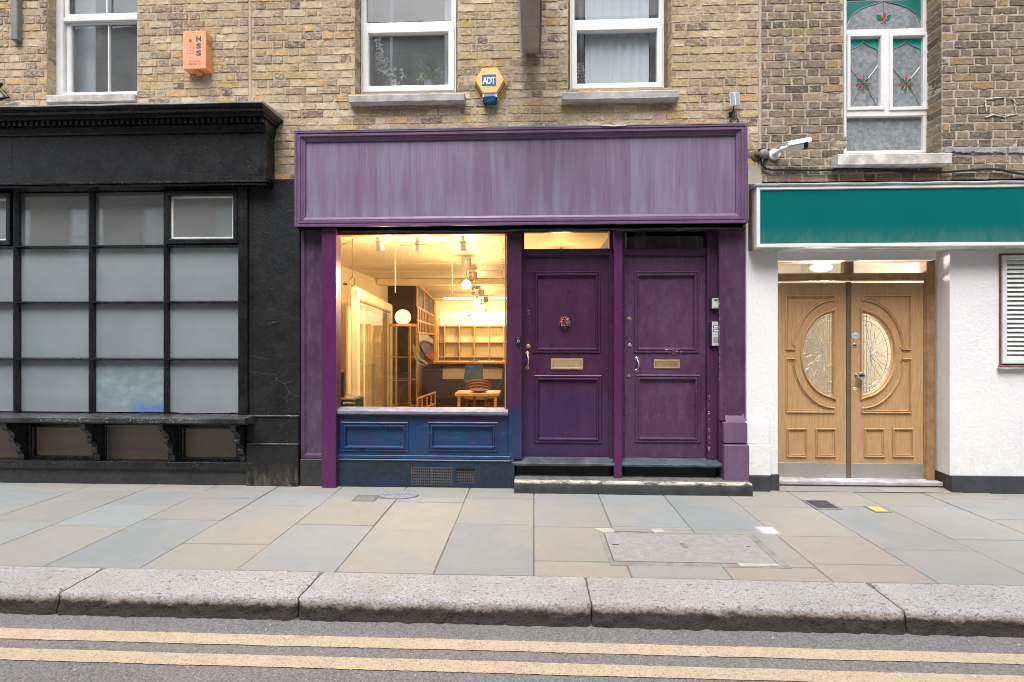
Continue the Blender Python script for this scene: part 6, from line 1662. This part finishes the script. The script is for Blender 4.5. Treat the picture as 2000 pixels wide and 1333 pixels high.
# pendant lamps in a row going back
def pendant(px, pyb, d, lit, lab):
    b = I(px, pyb, d); t = thing('pendant_lamp', b, lab, 'pendant lamp', 'pendant lamps hanging in a row in the shop')
    top = RZ
    mb = MB(); mb.lathe((b.x,b.y,top-.19), (0,0,1), [(0,.012),(.01,.045),(.05,.066),(.16,.072),(.16,.068),(.05,.06)], 20); mb.build('glass_cup', 'cup', t, True)
    mb = MB(); mb.tube([(b.x,b.y,top-.17),(b.x,b.y,b.z+.10)], .005, 8); mb.box(b.x-.07,b.x+.07,b.y-.006,b.y+.006,b.z+.13,b.z+.14,.002); mb.lathe((b.x,b.y,b.z+.045),(0,0,1),[(0,.022),(.06,.022),(.065,.010)],14); mb.build('stem', 'brass_dull', t, True)
    mb = MB(); mb.ball((b.x,b.y,b.z), .058 if lit else .03, 14); mb.build('bulb', 'bulb' if lit else 'cup', t, True)
    if lit:
        l = bpy.data.lights.new('pendant_light', 'POINT'); l.energy = 44; l.color = (1,.70,.36); l.shadow_soft_size = .05
        lo = bpy.data.objects.new('pendant_light', l); COL.objects.link(lo); lo.location = (b.x, b.y, b.z-.06)
pendant(911,556,7.3,True,'nearest lit pendant lamp with smoky glass cup'); pendant(924,573,8.9,False,'unlit pendant, second from the window')
pendant(932,589,10.4,True,'third pendant lamp from the window, lit'); pendant(940,601,12.2,True,'fourth pendant lamp from the window, lit'); pendant(949,614,14.3,True,'farthest lit pendant lamp, near the white back wall')
# brown partition with shelves and mural
d0, d1 = 10.9, 15.4
Pa, Pb = I(757,553,d0), I(815,553,d0); Pc = Vector((PX(848,d1-D), d1-D, Pb.z))
t = thing('shelf_partition', (Pb.x, Pb.y, .1), 'tall dark brown partition with timber shelf fronts and a painted mural', 'partition')
mb = MB(); mb.box(RX0, Pb.x, Pb.y, Pb.y+.1, .1, RZ-.001 if False else Pb.z, .005); mb.build('front_panel', 'brown_in', t)
dv2 = Vector((Pc.x-Pb.x, Pc.y-Pb.y, 0)); L2 = dv2.length; dv2.normalize(); nv2 = Vector((dv2.y,-dv2.x,0))
def QP(u, n, z): return tuple(Vector((Pb.x,Pb.y,0))+dv2*u+nv2*n+Vector((0,0,z)))
mb = MB(); mb.box(0, L2, -.1, -.02, .1, Pb.z, .004, P=QP); mb.build('side_panel', 'brown_in', t)
def zq(py, px=815, d=d0): return PZ(py, px, d-D)
z_a, z_b, z_c = zq(600), zq(626), zq(650)
for za in (Pb.z-.02, z_a, z_b, z_c): mb = MB(); mb.box(0, L2, -.02, .012, za-.03, za+.025, .004, P=QP); mb.build('shelf', 'wood_in', t)
mb = MB()
for u in (0,.33,.66,1): mb.box(L2*u-.03, L2*u+.03, -.02, .01, z_a, Pb.z, .003, P=QP)
for k in range(12): u = (k+.5)/12*L2; mb.box(u-.05, u+.05, -.01, .008, z_c, z_a, .002, P=QP)
mb.box(-.02, .02, -.02, .04, .1, z_c, .003, P=QP); mb.box(L2-.03, L2+.03, -.02, .05, .1, Pb.z, .003, P=QP)
mb.build('upright', 'wood_in', t)
def mur(poly, mat, n_, nm):
    m_ = MB(); vs = []
    for px_, py_ in poly:
        u = (px_-815)/33; d_ = d0+(d1-d0)*(u*d0/(d1+(d0-d1)*u)); vs.append(QP(max(.02,min(L2-.02,(d_-d0)/(d1-d0)*L2)), n_, PZ(py_,px_,d_-D)))
    m_.add(vs, [tuple(range(len(vs)))]); m_.build(nm, mat, t)
mur([(817,652),(830,650),(846,664),(846,672),(838,668),(828,665),(820,668),(816,664)], 'mural_grey', .0, 'mural_shape')
mur([(821,676),(828,669),(838,674),(846,682),(846,690),(838,692),(828,690)], 'mural_purple', .004, 'mural_shape')
mur([(829,693),(836,688),(841,690),(846,688),(846,704),(838,702)], 'mural_red', .008, 'mural_shape')
mb = MB()
def feather(pts, n_=.012):
    vs = [tuple(I(a,b,9.6)) for a, b in pts]; k = len(vs); mb.add(vs+[(x,y+.01,z) for x,y,z in vs], [tuple(range(k)), tuple(range(2*k-1,k-1,-1))]+[(i,(i+1)%k,(i+1)%k+k,i+k) for i in range(k)])
feather([(806,672),(810,676),(815,690),(822,700),(832,706),(836,712),(828,713),(820,708),(811,697),(806,684)]); feather([(808,696),(814,700),(824,707),(834,712),(826,714),(814,708)])
o = mb.build('feather_sticker', 'mural_grey'); tag(o, 'pale grey wing shaped cut-out hanging before the brown partition', 'decoration')
# glass cabinet with globe lamp
dc = 8.0; c = I(787,633,dc); zc_ = c.z; r_ = .205
t = thing('glass_cabinet', (c.x,c.y,.1), 'hexagonal glass cabinet with timber top in the shop', 'cabinet')
hx6 = [(c.x+r_*math.cos(k*math.pi/3+.3), c.y+r_*math.sin(k*math.pi/3+.3)) for k in range(6)]
mb = MB(); mb.prismz([(c.x+(x-c.x)*1.06, c.y+(y-c.y)*1.06) for x, y in hx6], zc_-.04, zc_); mb.build('top', 'wood_in', t)
for zz in (.12, I(787,700,dc).z-.25, I(787,695,dc).z): mb = MB(); mb.prismz(hx6, zz, zz+.012); mb.build('shelf', 'glass_cab' if zz > .2 else 'wood_in', t)
mb = MB()
for x, y in hx6: mb.box(x-.008, x+.008, y-.008, y+.008, .1, zc_-.04, .002)
for zz in (.45,.85,1.2):
    for k in range(6): mb.tube([(*hx6[k],zz),(*hx6[(k+1)%6],zz)], .004, 4)
mb.build('frame', 'brass_dull', t)
mb = MB()
for k in range(6): p, q = hx6[k], hx6[(k+1)%6]; mb.add([(*p,.12),(*q,.12),(*q,zc_-.04),(*p,zc_-.04)], [(0,1,2,3)])
mb.build('cabinet_glass', 'glass_cab', t)
t = thing('globe_lamp', (c.x,c.y,zc_), 'frosted round globe lamp standing on the glass cabinet', 'lamp')
mb = MB(); mb.ball((c.x,c.y,zc_+.105), .125, 24, (1,1,.95)); mb.build('globe', 'globe', t, True)
mb = MB(); mb.lathe((c.x,c.y,zc_),(0,0,1),[(0,.06),(.02,.055)],18); mb.build('base', 'brass_dull', t, True)
# counter with display opening at the back
dk = 10.6; a = I(852,708,dk); b = I(986,708,dk)
t = thing('counter', ((a.x+b.x)/2,a.y,.1), 'dark shop counter with cream display opening and timber top', 'counter')
mb = MB(); h = (PX(861,a.y), PX(981,a.y), PZ(742,920,a.y), PZ(716,920,a.y)); mb.wall(a.x-.3, RX1, .1, a.z-.03, a.y, [h], .2); mb.build('front', 'brown_in', t)
mb = MB(); mb.box(a.x-.05, RX1, a.y-.05, a.y+.55, a.z-.03, a.z+.01, .005); mb.build('top', 'wood_in', t)
mb = MB(); mb.add([(h[0],a.y+.2,h[2]),(h[1],a.y+.2,h[2]),(h[1],a.y+.2,h[3]),(h[0],a.y+.2,h[3])], [(0,1,2,3)])
for k in range(1,4): xk = h[0]+(h[1]-h[0])*k/4; mb.box(xk-.006, xk+.006, a.y+.18, a.y+.2, h[2], h[3], .001)
mb.build('display_back', 'cream', t)
mb = MB(); c = I(925,706,dk+.2); mb.ball((c.x,c.y,c.z+.012), .09, 12, (1.2,.6,.25)); o = mb.build('folded_cloth', 'mural_purple'); tag(o, 'small dark folded item on the counter top', 'cloth')
# back cubby shelves and white upper band
db = 15.6; a = I(856,637,db); b = I(985,637,db)
t = thing('wall_cupboards', ((a.x+b.x)/2,a.y,.1), 'cream cubby shelving on the back wall of the shop', 'shelving')
mb = MB(); zz0 = .3; mb.box(a.x, RX1-.02, a.y+.25, a.y+.28, zz0, a.z, .003); mb.build('back_panel', 'cream', t)
mb = MB(); mb.box(a.x, RX1-.02, a.y, a.y+.28, a.z-.02, a.z+.02, .004)
for py_ in (669,698): z_ = PZ(py_,920,a.y); mb.box(a.x, RX1-.02, a.y, a.y+.25, z_-.012, z_+.012, .003)
for px_ in (856,868,897,926,955,984,1010): x_ = PX(px_,a.y); mb.box(x_-.014, x_+.014, a.y, a.y+.25, zz0, a.z, .003)
mb.build('shelf_frame', 'wood_pale', t)
mb = MB(); mb.box(a.x-.02, RX1, 10.80, 10.98, PZ(636,920,10.8), PZ(609,920,10.8), .004); mb.build('back_wall_band', 'white_in', ps)
mb = MB(); mb.box(a.x-.2, a.x-.02, 10.3, 10.98, .1, PZ(605,850,10.3), .01); mb.build('doorway_trim', 'wood_pale', ps)
c = I(914,612,15.4); t = thing('alarm_sensor', c, 'small white sensor box on the white back wall of the shop', 'sensor')
mb = MB(); mb.box(c.x-.055,c.x+.055,c.y-.05,c.y+.3,c.z-.07,c.z+.06,.01); mb.build('casing', 'grey_plastic', t); mb = MB(); mb.ball((c.x+.01,c.y-.05,c.z+.02),.012,8); mb.build('lens', 'ink_black', t)
t = thing('ceiling_light', (-1.6, 9.9, 2.5), 'bright strip light washing the white back wall of the shop', 'lamp')
mb = MB(); mb.box(-2.6,-.6,9.75,9.82,RZ-.04,RZ-.012,.004); mb.build('diffuser', 'tube', t)
l = bpy.data.lights.new('strip_light', 'AREA'); l.shape = 'RECTANGLE'; l.size = 2.0; l.size_y = .1; l.energy = 30; l.color = (1,.84,.58)
lo = bpy.data.objects.new('strip_light', l); COL.objects.link(lo); lo.location = (-1.6,9.79,RZ-.05); lo.rotation_euler = (R(40),0,0)
# table with objects, chair behind
dt = 7.6; a = I(888,768,dt); b = I(975,768,dt); zt_ = a.z; yc_ = a.y
t = thing('wooden_table', ((a.x+b.x)/2, yc_+.2, .1), 'small orange timber table with splayed legs in the shop', 'table')
mb = MB(); mb.box(a.x, b.x, yc_, yc_+.42, zt_-.05, zt_, .006); mb.build('table_top', 'wood_in', t)
for (x, y, sx) in ((a.x+.06,yc_+.04,0),(b.x-.06,yc_+.04,0),(a.x+.24,yc_+.38,.05),(b.x-.22,yc_+.38,-.05)):
    mb = MB(); mb.prism([(x-.022,zt_-.05),(x+.022,zt_-.05),(x+.018+sx,.1),(x-.018+sx,.1)], y-.02, y+.02); mb.build('leg', 'wood_in', t)
mb = MB(); c = Vector(((a.x+b.x)/2+.02, yc_+.15, zt_)); mb.lathe(c, (0,0,1), [(0,.05),(.02,.12),(.035,.14),(.035,.13),(.02,.1)], 18); o = mb.build('dish', 'wicker', None, True); tag(o, 'shallow woven dish on the timber table', 'dish')
t = thing('wicker_armchair', ((a.x+b.x)/2+.05, yc_+.9, .1), 'rounded tan chair with a blue throw behind the timber table', 'chair')
c = I(935,748,8.5)
mb = MB()
for k in range(5): mb.tube([(c.x+.20*math.cos(q*math.pi/12)*(1-.0*k), c.y-.20*math.sin(q*math.pi/12)*.6, c.z-.22+.045*k+.09*math.sin(q*math.pi/12)) for q in range(13)], .024, 6)
mb.build('backrest', 'wicker', t, True)
mb = MB(); mb.lathe((c.x,c.y,.45),(0,0,1),[(0,.2),(.06,.25),(.12,.23)],18); mb.build('seat', 'wicker', t, True)
for sx in (-.17,.17):
    for sy in (-.15,.15): mb = MB(); mb.tube([(c.x+sx,c.y+sy,.46),(c.x+sx*1.15,c.y+sy*1.15,.1)], .018, 8); mb.build('leg', 'wicker', t)
mb = MB(); c = I(925,728,9.2); N = 10; vs = []
for j in range(8):
    for i in range(N):
        vs.append((c.x-.14+.30*i/(N-1)-(.06 if i == 0 else 0)*j/7, c.y+.03*math.sin(i*1.6)+.015*j, c.z+.14-.045*j))
mb.add(vs, [(j*N+i,j*N+i+1,(j+1)*N+i+1,(j+1)*N+i) for j in range(7) for i in range(N-1)]); o = mb.build('blue_jacket', 'blue_cloth', None, 'all'); tag(o, 'blue grey jacket draped behind the tan chair', 'jacket')
# low ladder like bench by the partition, black monitor and desk at left
A0 = I(815,783,8.0); A1 = I(850,766,8.9)
t = thing('timber_bench', ((A0.x+A1.x)/2,(A0.y+A1.y)/2,.1), 'low orange timber railing bench beside the glass cabinet', 'bench')
mb = MB(); P_ = lambda p, z: (p.x, p.y, z)
for zz in (.55,.36): mb.tube([P_(A0,zz),P_(A1,zz)], .022, 6)
mb.build('rail', 'wood_in', t); mb = MB()
for k in range(5): p = A0.lerp(A1, k/4); mb.tube([P_(p,.1),P_(p,.55)], .016, 6)
mb.build('post', 'wood_in', t)
a = I(657,727,5.75); b = I(672,778,5.75)
t = thing('monitor', (a.x,a.y,b.z), 'black flat screen seen edge on at the left of the display window', 'monitor')
mb = MB(); mb.box(a.x-.06, b.x, a.y, a.y+.03, b.z, a.z, .006); mb.build('casing', 'black_plastic', t)
mb = MB()
for zz in (a.z-.04, b.z+.04): mb.ball((b.x-.04,a.y-.001,zz),.004,6)
mb.build('screw', 'silver', t)
a = I(657,778,5.7); b = I(691,800,5.7)
t = thing('low_cabinet', ((a.x+b.x)/2,a.y,.1), 'low black cabinet under the flat screen', 'cabinet')
mb = MB(); mb.box(a.x-.1, b.x-.005, a.y, a.y+.35, .1, a.z-.02, .004); mb.build('body', 'black_plastic', t); mb = MB(); mb.box(a.x-.1, b.x-.02, a.y-.01, a.y+.36, a.z-.02, a.z, .003); mb.build('top', 'brass_dull', t)
mb = MB(); text(mb, 'BESPOKE A', PX(682,YG), PZ(787,682,YG), .018, YG-.003, .125)
o = mb.build('window_lettering', 'ink_white'); tag(o, 'small white lettering at the bottom left corner of the display window', 'lettering')
l = bpy.data.lights.new('hall_light', 'POINT'); l.energy = 60; l.color = (1,.86,.66); l.shadow_soft_size = .12
lo = bpy.data.objects.new('hall_light', l); COL.objects.link(lo); lo.location = (PX(1604,.9), .9, 2.0)

# ================================================================== street opposite (seen only in the glass)
ob = thing('brick_building', (0,-9.6,0), 'brown brick terrace with white sash windows across the street', 'building')
OY = -9.5; OH = 10.6
holes = []
xm_ = PX(750, 9.5); 
for k in range(-6, 7):
    xc = -4.27+2.23*k+.0
    holes += [(xc-.55, xc+.55, 3.6, 5.35), (xc-.5, xc+.5, 6.6, 8.2)]
mb = MB(); mb.wall(-18, 18, 3.0, OH, OY, holes, .15)
for o_ in range(len(mb.v)): 
    v = mb.v[o_]
    if v[1] > OY: mb.v[o_] = (v[0], OY-(v[1]-OY), v[2])
mb.build('wall', 'far_brick', ob)
mb = MB(); mb.box(-18, 18, -16, OY-.16, 0, OH, .01); mb.build('body', 'far_brick', ob)
mb = MB(); mb.box(-18, 18, OY-.3, OY+.12, OH, OH+.12, .01); mb.build('coping', 'stone_sill', ob)
for h in holes:
    mb = MB(); y = OY-.08
    mb.box(h[0], h[0]+.08, y-.03, y, h[2], h[3], .004); mb.box(h[1]-.08, h[1], y-.03, y, h[2], h[3], .004); mb.box(h[0]+.08, h[1]-.08, y-.03, y, h[3]-.08, h[3], .004); mb.box(h[0]+.08, h[1]-.08, y-.03, y, h[2], h[2]+.09, .004)
    zm = (h[2]+h[3])/2; mb.box(h[0]+.08, h[1]-.08, y-.03, y+.003, zm-.03, zm+.03, .004); mb.box((h[0]+h[1])/2-.02, (h[0]+h[1])/2+.02, y-.03, y+.002, h[2]+.09, h[3]-.08, .003)
    w = mb.build('window', 'white_wood', ob)
    mb = MB(); mb.add([(h[0],y-.02,h[2]),(h[1],y-.02,h[2]),(h[1],y-.02,h[3]),(h[0],y-.02,h[3])], [(0,1,2,3)]); mb.build('pane', 'frost', w)
    mb = MB(); mb.box(h[0]-.12, h[1]+.12, OY-.02, OY+.10, h[2]-.10, h[2], .01); mb.build('sill', 'white_sill', w)
mb = MB(); mb.box(-18, 18, OY-.15, OY+.15, 2.7, 3.25, .02)
for k in range(-6, 7): mb.box(-3.3+2.9*k, -3.0+2.9*k, OY-.1, OY+.05, 0, 2.7, .01)
mb.box(-18,18,OY-.15,OY-.1,0,2.7,.01); mb.build('ground_floor', 'white_wall' if False else 'far_wood', ob)
# parked car opposite
t = thing('parked_car', (-1.0,-6.6,ZR), 'low silver grey car parked across the street', 'car')
cxx = -1.2
prof = [(-2.15,.35),(-2.2,.62),(-2.05,.82),(-1.35,.90),(1.0,.93),(2.0,.80),(2.2,.62),(2.18,.34)]
mb = MB(); P = [(cxx+a, ZR+b) for a, b in prof]; mb.prism(P, -7.30, -5.78); 
top = [(-1.5,.90),(-.75,1.26),(-.1,1.33),(.5,1.28),(1.35,.92)]; Q = [(cxx+a, ZR+b) for a, b in top]
n = len(Q); vs = [(p[0], -5.84-(.20 if p[1] > ZR+1 else 0), p[1]) for p in Q]+[(p[0], -7.24+(.20 if p[1] > ZR+1 else 0), p[1]) for p in Q]
mb.add(vs, [tuple(range(n)), tuple(range(2*n-1,n-1,-1))]+[(i,(i+1)%n,(i+1)%n+n,i+n) for i in range(n)]); mb.build('body', 'car_paint', t)
mb = MB(); W_ = [(-1.28,.93),(-.72,1.2),(-.1,1.27),(.45,1.22),(1.15,.95)]
vs = [(cxx+a, -5.83-(b-.92)*.55, ZR+b) for a, b in W_]; mb.add(vs, [tuple(range(5))]); mb.build('side_window', 'car_glass', t)
mb = MB(); mb.tube([(cxx+a, -5.822-(b-.92)*.55, ZR+b) for a, b in W_], .010, 5, True); mb.build('window_trim', 'chrome', t)
for wx in (-1.35,1.3):
    mb = MB(); mb.lathe((cxx+wx,-5.95,ZR+.32),(0,1,0),[(0,.20),(0,.32),(.19,.32),(.2,.2)],24); w = mb.build('wheel', 'tyre', t, True)
    mb = MB(); mb.lathe((cxx+wx,-5.76,ZR+.32),(0,1,0),[(0,.2),(.008,.19),(.0,.05)],16); mb.build('rim', 'chrome', w, True)

# ================================================================== light, world, camera
w = bpy.data.worlds.new('World'); SC.world = w; w.use_nodes = True
nt = w.node_tree; bg = nt.nodes['Background']; sky = nt.nodes.new('ShaderNodeTexSky'); sky.sky_type = 'NISHITA'; sky.sun_disc = False
EL, AZ = 62, 190
sky.sun_elevation = R(EL); sky.sun_rotation = R(AZ); sky.air_density = 1.0; sky.dust_density = 6; sky.ozone_density = 1.0
hs = nt.nodes.new('ShaderNodeHueSaturation'); hs.inputs['Saturation'].default_value = .48
nt.links.new(sky.outputs[0], hs.inputs['Color']); nt.links.new(hs.outputs[0], bg.inputs[0]); bg.inputs[1].default_value = .135
sl = bpy.data.lights.new('sun', 'SUN'); sl.energy = 1.35; sl.angle = R(34); sl.color = (1,.985,.965)
so = bpy.data.objects.new('sun', sl); COL.objects.link(so); so.location = (0,-6,12)
sd_ = Vector((math.sin(R(AZ))*math.cos(R(EL)), math.cos(R(AZ))*math.cos(R(EL)), math.sin(R(EL))))
so.rotation_euler = (-sd_).to_track_quat('-Z', 'Y').to_euler()
cam = bpy.data.cameras.new('camera'); co = bpy.data.objects.new('camera', cam); COL.objects.link(co); SC.camera = co
cam.sensor_fit = 'HORIZONTAL'; cam.sensor_width = 36; cam.lens = F/2000*36; cam.clip_end = 1500; cam.clip_start = .05
cam.shift_y = -(666.5-HY)/2000
co.location = (0,-D,EYE); co.rotation_euler = (R(90), 0, math.atan(T))
SC.view_settings.view_transform = 'Standard'; SC.view_settings.look = 'None'; SC.view_settings.exposure = 1.0; SC.view_settings.gamma = 1
SC.cycles.pixel_filter_type = 'BLACKMAN_HARRIS'; SC.cycles.filter_width = .95; SC.cycles.use_denoising = True; SC.cycles.max_bounces = 8; SC.cycles.transparent_max_bounces = 16; SC.cycles.sample_clamp_indirect = 6
